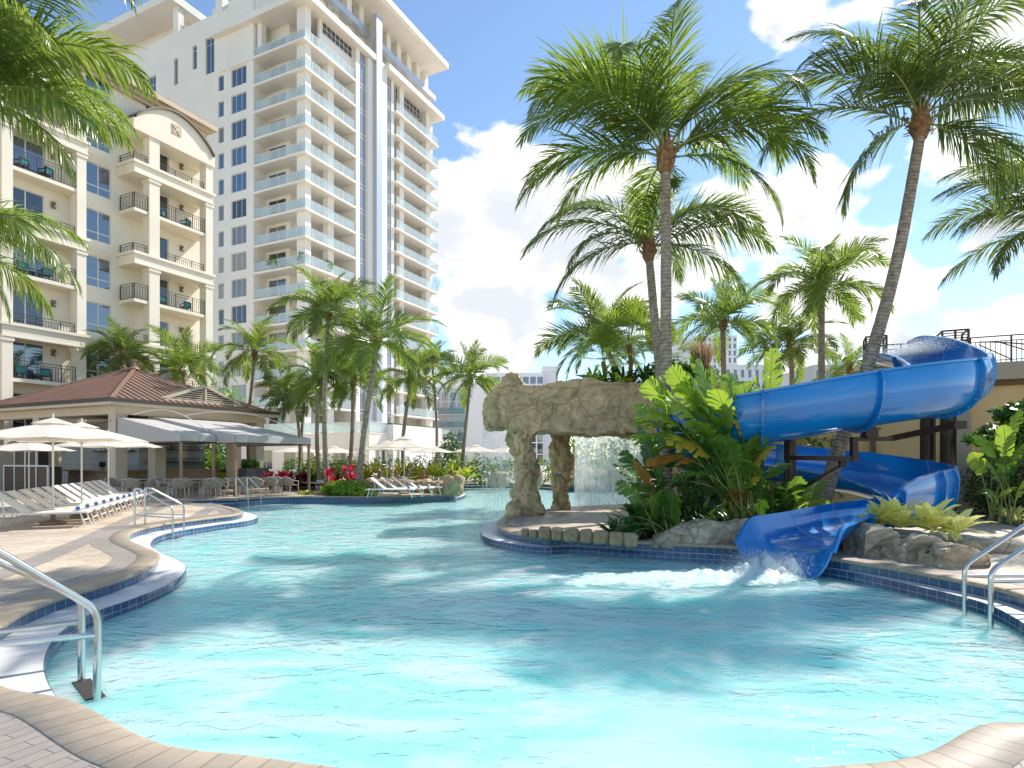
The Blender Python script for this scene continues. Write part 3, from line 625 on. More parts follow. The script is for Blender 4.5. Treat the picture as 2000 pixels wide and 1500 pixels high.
far_block('distant_slab_tower', 'narrow pale windowless tower left of the distant high rise', 1312, 1352, 662, 262, 30, 2, 10, mPALE, mPALE, frame=.8)
far_block('distant_office_block', 'low white office block with ribbon windows behind the paddle leaves', 1415, 1500, 712, 120, 20, 6, 7, mPALE, mGLASS, frame=.8)
far_block('distant_garage', 'low pale parking structure behind the slide', 1590, 1760, 712, 110, 20, 9, 6, mat('pale_tan', (.55, .54, .52), .8), mGLASS, frame=.7)

# ---- terrace wing on the right ----
mOCH = mat('ochre_stucco', (.74, .52, .25), .8, var=.05, vscale=1.2, bump=.15, bscale=50, bdist=.01)
mTAN = mat('tan_stucco', (.42, .36, .27), .8, var=.05, vscale=1)
ter = empty('terrace_wing', (14.15, 19.7, 0), R(180 - 25.7), 'ochre walled wing with a tan terrace slab behind the water slide', 'building')
# local +x runs left/away (towards -x world), local -y faces... facade faces local +y? build both sides
tb = MB(); tb.box((-12, -8, 0), (2.2, -.3, 4.0)); tb.box((2.2, -8, 0), (7.6, -.3, 3.2)); tb.build('wall', mOCH, ter)
tb = MB(); [MB().box((a_, -.3, 0), (b_, .0, h_)).build('pilaster', mTAN, ter) for a_, b_, h_ in ((-.62, -.14, 4.0), (4.5, 5.6, 3.2), (-6.2, -5.8, 4.0))]; MB().box((2.0, -.3, 0), (2.15, -.1, 3.9)).build('downpipe', mat('pipe_brown', (.12,.08,.05), .5), ter)
MB().box((-12, -8, 4.0), (2.4, -.12, 4.16)).build('cornice', mat('brown_band', (.16, .10, .04), .7), ter)
MB().box((-12, -8, 4.16), (2.5, .1, 4.7)).build('terrace_slab', mTAN, ter)
tr = empty('terrace_railing', (14.15, 19.7, 4.7), R(180 - 25.7), 'dark brown metal railing along the terrace edge above the slide', 'railing')
mBRN = mat('brown_metal', (.07, .05, .04), .5, .3)
rail_iron(tr, (-10, -.02, 0), (-.6, -.02, 0), .84, .13, 'railing_panel', m=mBRN); rail_iron(tr, (.2, -.02, 0), (1.7, -.02, 0), .8, .13, 'railing_panel', m=mBRN)
for k in range(3):
    mb = MB(); a = -.8 - k * 2.6
    pts = [Vector((a - 2.5 * t, .04, .68 - .5 * t ** 1.5 * (1 if k % 2 == 0 else .6))) for t in [i / 8 for i in range(9)]]
    mb.tube(pts, .022, 6); mb.bar((a, .04, .6), (a - .8, .04, .1), .03); mb.bar((a - .6, .04, .6), (a - 1.7, .04, .1), .03); mb.build('curved_bar', mBRN, tr)
for (a, w) in ((-.2, .7), (2.0, .6)):
    g = MB()
    for zz in (0.05, .4, .78, 1.12): g.bar((a - w/2, 0, zz), (a + w/2, 0, zz), .05)
    for xx in (a - w/2, a, a + w/2): g.bar((xx, 0, 0), (xx, 0, 1.12), .06)
    for xx in np.linspace(a - w/2, a + w/2, 7): g.bar((xx, 0, .05), (xx, 0, .78), .02)
    for zz in np.linspace(.78, 1.12, 5): g.bar((a - w/2, .01, zz), (a + w/2, .01, zz), .03)
    for xx in (a - w/2, a + w/2): g.bar((xx, -.9, 0), (xx, -.9, 1.12), .06); g.bar((xx, -.9, 1.12), (xx, 0, 1.12), .05); g.bar((xx, -.9, .5), (xx, 0, .95), .04)
    g.build('gate_frame', mBRN, tr)

# ---- pool bar pavilion ----
BX, BY = -18.3, 28.0
bar = empty('pool_bar_pavilion', (BX, BY, 0), GRID, 'open sided pool bar pavilion with a brown hipped metal roof', 'pavilion')
mCOL = mat('pavilion_paint', (.62, .53, .41), .7, var=.03); mROOF = mat('brown_metal_roof', (.31, .19, .145), .42, .35, var=.1, vscale=.8)
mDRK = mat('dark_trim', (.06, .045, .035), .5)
W, Dp = 12.0, 9.1      # along local y, along local x
for (x, y) in ((0, 0), (1.9, 0), (6.4, 0), (8.0, 0), (0, 6.3), (0, 10.8), (8.0, 10.8)):
    mb = MB(); mb.box((x, y, 0), (x + .55, y + .55, 3.75)); mb.box((x - .04, y - .04, 0), (x + .59, y + .59, .25)); mb.build('column', mCOL, bar)
MB().box((-.05, -.05, 3.75), (8.6, .55, 4.15)).box((-.05, .55, 3.75), (.55, 11.4, 4.15)).box((8.05, .55, 3.75), (8.6, 11.4, 4.15)).build('beam', mCOL, bar)
o_ = .55; E = 4.25; A = 2.45
MB().box((-o_, -o_, E - .12), (8.55 + o_, 11.35 + o_, E + .02)).build('soffit', mCOL, bar)
MB().box((-o_ - .06, -o_ - .06, E + .02), (8.6 + o_, -o_ + .001, E + .2)).box((-o_ - .06, -o_, E + .02), (-o_ + .001, 11.4 + o_, E + .2)).box((8.55 + o_, -o_, E + .02), (8.66 + o_, 11.4 + o_, E + .2)).build('gutter', mDRK, bar)
cs = [(-o_, -o_), (8.55 + o_, -o_), (8.55 + o_, 11.35 + o_), (-o_, 11.35 + o_)]; ap0, ap1 = (4.27, 5.35, E + A), (4.27, 6.4, E + A)
rf = MB(); z = E + .06
v = [(*cs[0], z), (*cs[1], z), (*cs[2], z), (*cs[3], z), ap0, ap1]
rf.add(v, [(0, 1, 4), (1, 2, 5, 4), (2, 3, 5), (3, 0, 4, 5), (3, 2, 1, 0)]); roof = rf.build('roof', mROOF, bar)
def seams(a, b, c, n, nm='roof_seam'):   # standing seams on triangle/quad face: eave a->b, upper edge points list c
    mb = MB(); a, b = Vector(a), Vector(b); e = (b - a); L = e.length; up = [Vector(p) for p in c]
    hgt = None
    en = e.normalized()
    def top(s):   # where the seam starting at distance s along the eave meets the hips / ridge
        s0 = (up[0] - a).dot(en); s1 = (up[-1] - a).dot(en); lo_, hi = min(s0, s1), max(s0, s1); base = a + en * s
        pu = up[0] - (a + en * s0); 
        if s < lo_: f = s / lo_
        elif s > hi: f = (L - s) / (L - hi)
        else: f = 1
        return base + pu * f
    for i in range(1, n):
        s = L * i / n; p = a + en * s; q = top(s); mb.bar(p + Vector((0, 0, .02)), q + Vector((0, 0, .02)), .035, .06)
    return mb.build(nm, mROOF, bar)
seams((*cs[0], z), (*cs[1], z), [ap0], 26); seams((*cs[3], z), (*cs[0], z), [ap1, ap0], 34)
hp = MB()
for c_, a_ in ((cs[0], ap0), (cs[1], ap0), (cs[2], ap1), (cs[3], ap1)): hp.bar((*c_, z + .03), (a_[0], a_[1], a_[2] + .03), .2, .07)
hp.bar((ap0[0], ap0[1], ap0[2] + .05), (ap1[0], ap1[1], ap1[2] + .05), .25, .1); hp.build('hip_cap', mat('roof_cap', (.36, .22, .16), .4, .35), bar)
fn = MB(); fn.lathe([(.3, 0), (.2, .1), (.08, .18), (.07, .42), (.14, .46), (.14, .54), (.05, .56)], (ap0[0], ap0[1], ap0[2] + .02), 10); fn.tube([(ap0[0], ap0[1] + .1, ap0[2] + .12), (ap0[0], ap0[1] + .7, ap0[2] + .1), (ap0[0], ap0[1] + 1.0, ap0[2] + .3)], .05, 6); fn.build('finial', mROOF, bar)
# louvred dormer on the right slope (faces local -y)
dm = empty('d', (0, 0, 0)); bpy.data.objects.remove(dm)
dx0, dx1, dz0, dz1, dy = 2.4, 7.4, E + .42, E + 1.32, .35
xm = (dx0 + dx1) / 2
mb = MB(); mb.add([(dx0, dy, dz0), (dx1, dy, dz0), (xm, dy, dz1), (dx0, dy + .4, dz0), (dx1, dy + .4, dz0), (xm, dy + 2.6, dz1)], [(0, 1, 2), (1, 4, 5, 2), (0, 2, 5, 3)]); dorm = mb.build('dormer', mROOF, bar)
mb = MB()
for a_, b_ in (((dx0, dz0), (xm, dz1)), ((xm, dz1), (dx1, dz0)), ((dx0, dz0), (dx1, dz0))): mb.bar((a_[0], dy - .06, a_[1]), (b_[0], dy - .06, b_[1]), .1, .14)
mb.bar((xm, dy - .05, dz0), (xm, dy - .05, dz1), .09); mb.build('dormer_frame', mCOL, bar)
mb = MB()
for k in range(1, 7):
    zz = dz0 + (dz1 - dz0) * k / 8; hw = (dx1 - dx0) / 2 * (1 - k / 8) - .25; mb.box((xm - hw, dy - .05, zz), (xm + hw, dy + .02, zz + .05))
mb.build('louvre', mCOL, bar)
MB().add([(dx0 + .3, dy - .01, dz0 + .05), (dx1 - .3, dy - .01, dz0 + .05), (xm, dy - .01, dz1 - .08)], [(0, 1, 2)]).build('louvre_painted_shade', mDRK, bar)  # dark sheet stands in for the shade between the louvre slats
# tiled bar core with counter and shelves
mTL = brickmat('bar_tile', (.4,.45,.46), (.36,.41,.42), (.13, .15, .15), .10, .32, .006, uv=False, rot=0, bump=.3, rough=.22, off=0, noisev=.12)
core = MB(); core.box((3.0, 3.0, 0), (6.9, 3.2, 3.74)); core.box((3.0, 3.2, 0), (3.2, 10, 3.74)); core.box((6.7, 3.2, 0), (6.9, 10, 3.74)); core.box((3.2, 9.8, 0), (6.7, 10, 3.74)); 
def tile_uv(mb_):   # box-projected uvs so the upright tiles run vertically
    for i, f in enumerate(mb_.f):
        pts = [Vector(mb_.v[k]) for k in f]; n = (pts[1] - pts[0]).cross(pts[2] - pts[0])
        mb_.uv[i] = [((p.y if abs(n.x) > abs(n.y) else p.x), p.z) for p in pts]
    return mb_
mTLU = brickmat('bar_tile_wall', (.42, .46, .47), (.36, .41, .42), (.2, .22, .22), .09, .34, .008, uv=True, bump=.3, rough=.2, off=0, noisev=.12)
tile_uv(core).build('tiled_wall', mTLU, bar)
mWOOD = mat('bar_wood', (.36, .24, .13), .5, var=.2, vscale=2, vstretch=(1, 1, 8)); mPANEL = mat('counter_panel', (.34, .25, .16), .6, var=.15, vscale=4)
mb = MB(); mb.box((1.2, 1.1, 0), (7.4, 1.4, 1.05)); mb.box((1.2, 1.4, 0), (1.5, 6.0, 1.05)); mb.build('counter', mPANEL, bar)
mb = MB(); mb.box((.95, .85, 1.05), (7.6, 1.55, 1.11)); mb.box((.95, 1.55, 1.05), (1.65, 6.2, 1.11)); mb.build('counter_top', mWOOD, bar)
for zz in (1.45, 2.15): MB().box((3.4, 2.62, zz), (6.6, 2.98, zz + .05)).box((2.62, 3.2, zz + .6), (2.98, 6.4, zz + .65)).build('shelf', mDRK, bar)
# awnings
mAWN = mat('grey_canvas', (.50, .47, .44), .85, var=.04, vscale=2); mPOST = mat('timber_post', (.34, .20, .12), .6, var=.2, vscale=3, vstretch=(1, 1, .3))
def awning(x0, x1, Ln, zw, zf, label):
    M = hB; r_ = empty('awning', hB @ Vector((x0, -.1, 0)), GRID, label, 'awning', 'grey canvas awnings beside the pool bar')
    w = x1 - x0; t = .03
    v = [(0, 0, zw), (w, 0, zw), (w, -Ln, zf), (0, -Ln, zf), (0, 0, zw - .05), (w, 0, zw - .05), (w, -Ln, zf - .05), (0, -Ln, zf - .05)]
    MB().add(v, [(0, 3, 2, 1), (4, 5, 6, 7), (0, 1, 5, 4), (2, 3, 7, 6)]).build('canvas', mAWN, r_)
    for xx in (0, w): MB().add([(xx - t/2, 0, zw), (xx - t/2, -Ln, zf), (xx - t/2, -Ln, zf - .32), (xx - t/2, 0, zf - .32), (xx + t/2, 0, zw), (xx + t/2, -Ln, zf), (xx + t/2, -Ln, zf - .32), (xx + t/2, 0, zf - .32)], [(0,1,2,3), (7,6,5,4), (0,4,5,1), (2,6,7,3), (1,5,6,2)]).build('side_panel', mAWN, r_)
    MB().box((t, -Ln - .02, zf - .3), (w - t, -Ln, zf - .001)).build('valance', mAWN, r_)
    fr = MB(); fr.tube([(0, 0, zf - .34), (0, -Ln, zf - .34), (w, -Ln, zf - .34), (w, 0, zf - .34)], .025, 6); fr.build('frame', mDRK, r_)
    for xx in (.05, w - .05): MB().tube([(xx, -Ln + .08, 0), (xx, -Ln + .08, zf - .35)], .07, 10).build('post', mPOST, r_)
    ar = MB(); ar.tube([(w * .25 + k * w * .07, -Ln * .1 - Ln * .8 * k / 10, zw + .12 + .55 * math.sin(math.pi * k / 10) - .75 * k / 10) for k in range(11)], .018, 6); ar.build('arched_wire', mWHT2, r_)
    return r_
hB = Matrix.Translation((BX, BY, 0)) @ Matrix.Rotation(GRID, 4, 'Z')
awning(.05, 1.75, 4.4, 3.6, 2.75, 'short grey awning sloping down from the corner column of the bar')
awning(1.8, 6.4, 5.6, 3.72, 2.72, 'long grey canvas awning with timber posts over the dining chairs')
# dark cabinets with white frames inside the bar, left
cab = empty('host_cabinet', G(8, 962), GRID - R(90), 'dark panelled service cabinet with pale frames at the left of the bar', 'cabinet')
mCAB = mat('cabinet_dark', (.035, .022, .02), .35); fr = MB()
for k in range(5): fr.box((k * .95 - .04, -.02, 0), (k * .95 + .04, .06, 1.35))
for zz in (0, 1.3): fr.box((-.04, -.03, zz), (3.84, .07, zz + .07))
for k in (1, 3): fr.box((k * .95 - .04, -.02, 1.37), (k * .95 + .02, .06, 2.35))
fr.box((.95, -.025, 2.3), (2.85, .065, 2.36)); fr.box((1.85, -.02, 1.37), (1.93, .06, 2.3)); fr.build('frame', mFRAME, cab)
MB().box((0, .0, .05), (3.8, .6, 1.3)).build('cabinet_body', mCAB, cab); MB().box((.95, .02, 1.37), (2.85, .5, 2.3)).build('display_case', mCAB, cab)
# ---------------- water slide ----------------
mBLUE = mat('slide_blue', (.006, .20, .56), .18, spec=.5, coat=.5, var=.12, vscale=.8, bump=.04, bscale=3, bdist=.02)
mBOLT = mat('bolt_steel', (.6, .6, .58), .35, .8); mSEAM = mat('pale_seam', (.35, .5, .7), .5)
slide = empty('water_slide', (0, 0, 0), 0, 'bright blue spiral fibreglass water slide ending in the pool', 'water slide')
# centre line (x, y, bottom z, outer wall h, inner wall h, half width)
SP = [(11.45,18.6,4.5,.75,.5,.62),(11.3,17.6,4.25,.98,.5,.62),(11.2,16.4,3.8,1.1,.6,.62),(10.85,15.1,3.25,1.12,.6,.64),(10.15,13.9,2.85,1.1,.55,.64),(9.2,13.15,2.62,1.12,.5,.64),(7.9,12.85,2.42,1.12,.45,.64),
      (6.4,12.8,2.18,1.1,.45,.64),(5.2,13.0,1.95,1.08,.5,.64),(4.45,13.8,1.72,1.08,.45,.64),(4.3,14.9,1.5,1.08,.45,.64),(5.0,15.9,1.32,1.06,.45,.64),(6.2,16.35,1.16,1.05,.42,.64),(7.6,16.2,.98,1.05,.42,.64),(8.8,15.5,.76,1.08,.42,.64),(9.3,14.4,.5,1.12,.4,.64),(9.0,13.45,.38,1.1,.42,.64),
      (8.2,12.85,.3,1.08,.46,.66),(7.35,12.4,.22,.95,.5,.68),(6.55,11.95,.14,.66,.52,.70),(5.85,11.42,.11,.54,.5,.72),(5.3,10.97,.09,.5,.5,.76),(4.93,10.66,.03,.5,.5,.79),(4.62,10.40,-.36,.55,.5,.82)]
SC = catmull(SP, 8, closed=False); NS = len(SC)
def frame_at(i):
    t = SC[min(i+1, NS-1), :3] - SC[max(i-1, 0), :3]; t = Vector(t).normalized(); left = Vector((0, 0, 1)).cross(t).normalized(); return t, left
def section(i, extra=0.0, lip=True):
    x, y, z, ho, hi, r = SC[i]; t, lf = frame_at(i); up = Vector((0, 0, 1)); c = Vector((x, y, z)); pts = []
    # outer wall on the traveller's left
    flat = min(1.0, max(0, (i - (NS - 34)) / 20.0))
    N_ = 22; inner = []
    for k in range(N_ + 1):
        a = math.pi * (k / N_)                        # 0 = left rim side, pi = right rim side
        px = math.cos(a); pz = 1 - math.sin(a)
        if flat: pz = pz * (1 - flat) + flat * (abs(px) ** 5)
        h = ho if px > 0 else hi
        rr = r * (1 + .0)
        zz = pz * min(r, h)
        inner.append((px * rr, zz))
    if ho > r: inner = [(r * 1.0 - (ho - r) * .1 , ho), (r*1.015, r + (ho - r) * .5)] + inner
    if hi > r: inner = inner + [(-r*1.01, r + (hi - r) * .5), (-r * 1.0, hi)]
    prof = []
    th = .03 + extra
    if extra == 0:
        lipw = .075
        ax, az = inner[0]; bx_, bz = inner[-1]
        prof = [(ax + lipw, az - .05), (ax + lipw, az)] + inner + [(bx_ - lipw, bz), (bx_ - lipw, bz - .05)]
        outer = [(px + (th if px > 0 else -th) * abs(px) / r, pz - th * (1 - min(1, pz / r))) for px, pz in inner][::-1]
        prof += outer
    else:
        s_ = [(px + (.03 if px > 0 else -.03) * abs(px) / r, pz - .03 * (1 - min(1, pz / r))) for px, pz in inner]
        o2 = [(px + (th if px > 0 else -th) * abs(px) / r, pz - th * (1 - min(1, pz / r))) for px, pz in inner][::-1]
        prof = s_ + o2
    return [c + lf * p + up * q for p, q in prof], inner, c, lf, up, t
def sweep(i0, i1, name, m):
    secs = [section(i)[0] for i in range(i0, i1 + 1)]; n = max(len(s) for s in secs)
    secs2 = []
    for s in secs:   # resample every ring to the same count
        if len(s) != n:
            P_ = np.array([tuple(p) for p in s] + [tuple(s[0])]); d = np.r_[0, np.cumsum(np.linalg.norm(np.diff(P_, axis=0), axis=1))]; tt = np.linspace(0, d[-1], n, endpoint=False)
            s = [Vector([np.interp(q, d, P_[:, k]) for k in range(3)]) for q in tt]
        secs2.append(s)
    vs = [p for s in secs2 for p in s]; mb = MB(); ns = len(secs2)
    fs = [(j*n+k, j*n+(k+1)%n, (j+1)*n+(k+1)%n, (j+1)*n+k) for j in range(ns-1) for k in range(n)]
    fs += [tuple(range(n-1, -1, -1)), tuple((ns-1)*n+k for k in range(n))]; mb.add(vs, fs)
    return mb.build(name, m, slide, True, 40)
def uniform(i0, i1):   # keep runs whose profile has one point count
    runs = []; a = i0; cnt = len(section(i0)[0])
    for i in range(i0 + 1, i1 + 1):
        c_ = len(section(i)[0])
        if c_ != cnt: runs.append((a, i - 1)); a = i - 1; cnt = c_
    runs.append((a, i1)); return runs
for a_, b_ in uniform(0, NS - 1):
    sweep(a_, b_, 'trough', mBLUE)
joints = [14, 22, 29, 38, 51, 63, 78, 94, 108, 120, 126, 130, 134, 146, 158]
for j in joints:
    pr, inner, c, lf, up, t = section(j, .10); n = len(pr); mb = MB()
    vs = [p - t * .025 for p in pr] + [p + t * .025 for p in pr]
    h = n // 2
    fs = [(k, (k+1) % n, n + (k+1) % n, n + k) for k in range(n)] + [(k, n-1-k, n-2-k, k+1) for k in range(h-1)] + [(n+k+1, 2*n-2-k, 2*n-1-k, n+k) for k in range(h-1)]
    mb.add(vs, fs); mb.build('joint_flange', mBLUE, slide, False)
    bm_ = MB()
    for k in range(2, h - 1, 2):
        q = (pr[k] + pr[n-1-k]) / 2
        for s in (-1, 1): M = Matrix.Translation(q + t * s * .025) @ t.to_track_quat('Z', 'Y').to_matrix().to_4x4(); bm_.lathe([(.013, -.012), (.013, .012)], (0, 0, 0), 6, M)
    o = bm_.build('flange_bolts', mBOLT, slide); o['kind'] = 'stuff'
    sm = MB(); ii = [c + lf * p * .997 + up * (q + .004) for p, q in inner]; sm.tube(ii, .006, 4); sm.build('joint_seam', mSEAM, slide)
# supports
SB = mat('support_brown', (.035, .022, .016), .38, .3)
mb = MB()
def ppost(u, vb, vt, y, r=.17, name='support_post'):
    p = P(u, vb, y); q = P(u, vt, y); mb = MB(); mb.tube([(p.x, y, -.02), (p.x, y, q.z)], r, 16); mb.lathe([(r + .12, 0), (r + .12, .03), (r + .02, .05)], (p.x, y, 0), 16); return mb.build(name, SB, slide, True, 40)
ppost(1852, 1000, 806, 17.2, .2); ppost(1812, 1000, 812, 17.9, .2); ppost(1543, 1000, 845, 13.9, .13); ppost(1480, 1000, 850, 14.6, .14)
p0 = P(1535, 894, 13.9); p1 = P(1668, 896, 13.0); p2 = P(1668, 858, 13.0); p3 = P(1742, 857, 12.95)
mb = MB(); mb.bar(p0, p1, .13, .1); mb.bar(p1 - Vector((0, 0, .06)), p2 + Vector((0, 0, .05)), .12, .13); mb.bar(p2, p3, .07, .09); mb.build('support_arm', SB, slide)
mb = MB(); mb.bar(P(1645, 908, 13.15), P(1552, 962, 13.85), .09, .07); mb.bar(P(1645, 900, 13.14), P(1645, 912, 13.14), .12, .1); mb.build('diagonal_brace', SB, slide)
c_ = P(1698, 846, 12.95); mb = MB(); mb.cbox((c_.x, c_.y, c_.z), (.26, .22, .16)); mb.cbox((c_.x, c_.y, c_.z + .09), (.34, .26, .03)); mb.cbox((c_.x, c_.y, c_.z - .09), (.22, .26, .03)); mb.build('saddle', SB, slide)
c_ = P(1868, 830, 14.6); mb = MB(); mb.cbox(c_, (.3, .3, .18)); mb.bar(c_, (c_.x - .1, 17.0, c_.z - .25), .14, .14); mb.build('saddle', SB, slide)
# ---------------- foam and splashes ----------------
def foam_mat(name, dens=.5, scale=4, streak=(1, 1, 1), lo=.45, hi=.62, falloff=True, col=(.9, .95, .96)):
    m = bpy.data.materials.new(name); nt, N, L, b = nodes(m); out = N['Material Output']
    b.inputs['Base Color'].default_value = (*col, 1); b.inputs['Roughness'].default_value = .5
    tc = N.new('ShaderNodeTexCoord'); mp = N.new('ShaderNodeMapping'); mp.inputs['Scale'].default_value = streak; L.new(tc.outputs['Object'], mp.inputs[0])
    n = N.new('ShaderNodeTexNoise'); n.inputs['Scale'].default_value = scale; n.inputs['Detail'].default_value = 9; n.inputs['Roughness'].default_value = .68; n.inputs['Distortion'].default_value = .6; L.new(mp.outputs[0], n.inputs['Vector'])
    src = n.outputs[0]
    if falloff:
        at = N.new('ShaderNodeUVMap'); sp = N.new('ShaderNodeSeparateXYZ'); L.new(at.outputs[0], sp.inputs[0])
        s1 = N.new('ShaderNodeMath'); s1.operation = 'MULTIPLY_ADD'; L.new(sp.outputs[0], s1.inputs[0]); s1.inputs[1].default_value = .55; L.new(src, s1.inputs[2])
        s2 = N.new('ShaderNodeMath'); s2.operation = 'SUBTRACT'; L.new(s1.outputs[0], s2.inputs[0]); s2.inputs[1].default_value = .3; src = s2.outputs[0]
    mr = N.new('ShaderNodeMapRange'); L.new(src, mr.inputs[0]); mr.inputs[1].default_value = lo; mr.inputs[2].default_value = hi; mr.inputs[4].default_value = dens
    t = N.new('ShaderNodeBsdfTransparent'); tl_ = N.new('ShaderNodeBsdfTranslucent'); tl_.inputs[0].default_value = (*col, 1); mt = N.new('ShaderNodeMixShader'); mt.inputs[0].default_value = .45; L.new(b.outputs[0], mt.inputs[1]); L.new(tl_.outputs[0], mt.inputs[2])
    ms = N.new('ShaderNodeMixShader'); L.new(mr.outputs[0], ms.inputs[0]); L.new(t.outputs[0], ms.inputs[1]); L.new(mt.outputs[0], ms.inputs[2]); L.new(ms.outputs[0], out.inputs[0]); return m
def foam_patch(name, pts, m, z, bumpy=.03, label=None, nx=60, ny=24):
    """pts: centre line (x,y,halfwidth,strength 0..1); uv.x carries the strength."""
    c = catmull(pts, max(2, nx // len(pts)), closed=False); vs = []; uv = []; n = len(c)
    for i in range(n):
        t = c[min(i+1, n-1), :2] - c[max(i-1, 0), :2]; t /= np.linalg.norm(t); nn = np.array((-t[1], t[0]))
        for j in range(ny + 1):
            s = j / ny * 2 - 1; p = c[i, :2] + nn * c[i, 2] * s; st = c[i, 3] * (1 - abs(s) ** 2.2) * min(1, i / 3, (n - 1 - i) / 3)
            vs.append((p[0], p[1], z + st * bumpy * (.3 + .9 * abs((noise.noise((p[0]*3.5, p[1]*3.5, 0)) + .5 * noise.noise((p[0]*9, p[1]*9, 3))))))); uv.append((st, s))
    fs = [(i*(ny+1)+j, i*(ny+1)+j+1, (i+1)*(ny+1)+j+1, (i+1)*(ny+1)+j) for i in range(n-1) for j in range(ny)]
    o = npmesh(name, vs, fs, m, None, None, [uv[k] for f in fs for k in f], True); tag(o, label, 'foam', kind=None); return o
mFOAM = foam_mat('foam_white', .99, 3.0, (.8, 1.7, 1), .36, .52)
foam_patch('churning_foam', [(4.5,10.35,.6,.9),(4.0,10.05,.85,1.2),(3.5,9.95,.8,1.15),(2.8,9.8,.8,.95),(2.0,9.7,.8,.72),(1.2,9.7,.75,.52),(.4,9.8,.6,.35)], mFOAM, ZW + .012, .2, 'white churning foam spreading across the pool from the slide mouth')
mFOAM2 = foam_mat('foam_soft', .75, 2.5, (.6, 1.5, 1), .38, .8)
foam_patch('splash_foam', [(4.75,10.6,.5,.9),(4.45,10.4,.6,1.2),(4.05,10.15,.5,1.0),(3.7,9.95,.35,.6)], mFOAM, ZW + .02, .34, 'heaped white water thrown up at the slide mouth')
foam_patch('fall_foam', [(-2.0,17.6,.3,.4),(-1.0,18.0,.5,.8),(0,18.8,.6,1.),(.6,20.3,.6,1.)], mFOAM2, ZW + .012, .1, 'soft white foam arc at the foot of the left rock pillar')
foam_patch('curtain_foam', [(1.5,23.5,.4,.7),(3,23.6,.6,1),(4.5,23.7,.6,1),(6,24.6,.4,.7)], mFOAM2, ZW + .012, .1, 'white froth where the waterfall curtain meets the pool behind the island')
foam_patch('slide_water', [(8.2,12.85,.3,.2),(7.3,12.4,.4,.25),(6.2,11.7,.5,.35),(5.2,10.93,.6,.5),(4.7,10.5,.65,.8)], mFOAM2, 0, 0, 'thin white water running down the last stretch of the slide')
# lay the running water on the trough
o = bpy.data.objects['slide_water']; me = o.data
for v_ in me.vertices:
    d = np.hypot(SC[110:, 0] - v_.co.x, SC[110:, 1] - v_.co.y); k = 110 + int(np.argmin(d)); fl = min(1.0, max(0, (k - (NS - 34)) / 20.0)); q = min(1, d.min() / SC[k, 5])
    v_.co.z = SC[k, 2] + .02 + (1 - fl) * (1 - math.sqrt(max(0, 1 - q*q))) * SC[k, 5] * .9
def spray(name, fn, n, seed, label, r0=.004, r1=.016, m=None):
    rnd = random.Random(seed); V = []; Fq = []
    for i in range(n):
        c = fn(rnd); r = rnd.uniform(r0, r1); o = len(V); V += [(c[0]+r, c[1], c[2]), (c[0], c[1]+r, c[2]), (c[0]-r, c[1], c[2]), (c[0], c[1]-r, c[2]), (c[0], c[1], c[2]+r*1.3), (c[0], c[1], c[2]-r*1.3)]
        Fq += [(o,o+1,o+4),(o+1,o+2,o+4),(o+2,o+3,o+4),(o+3,o,o+4),(o+1,o,o+5),(o+2,o+1,o+5),(o+3,o+2,o+5),(o,o+3,o+5)]
    ob = npmesh(name, V, Fq, m or leafmat('spray_white', (.95, .97, .98), (1, 1, 1), .6, .4, 0, dry=(.95, .97, .98))); tag(ob, label, 'spray', kind='stuff'); return ob
def sp1(r):
    a = abs(r.gauss(0, 1)); s = r.gauss(0, .3); return (4.35 - a * .32 + s * .5 + .1, 10.45 - a * .2 - s * .8, ZW + .02 + max(0, (.40 - a * .2)) * r.random() ** 1.8)
spray('slide_spray', sp1, 30000, 3, 'misty white spray bursting at the mouth of the slide', .002, .005)
def sp2(r):
    t = r.random(); return (11.35 + r.gauss(0, .25), 17.2 + r.gauss(0, .5), 4.55 + abs(r.gauss(0, .16)))
spray('slide_spray', sp2, 14000, 4, 'white water gushing into the top of the slide', .004, .012)
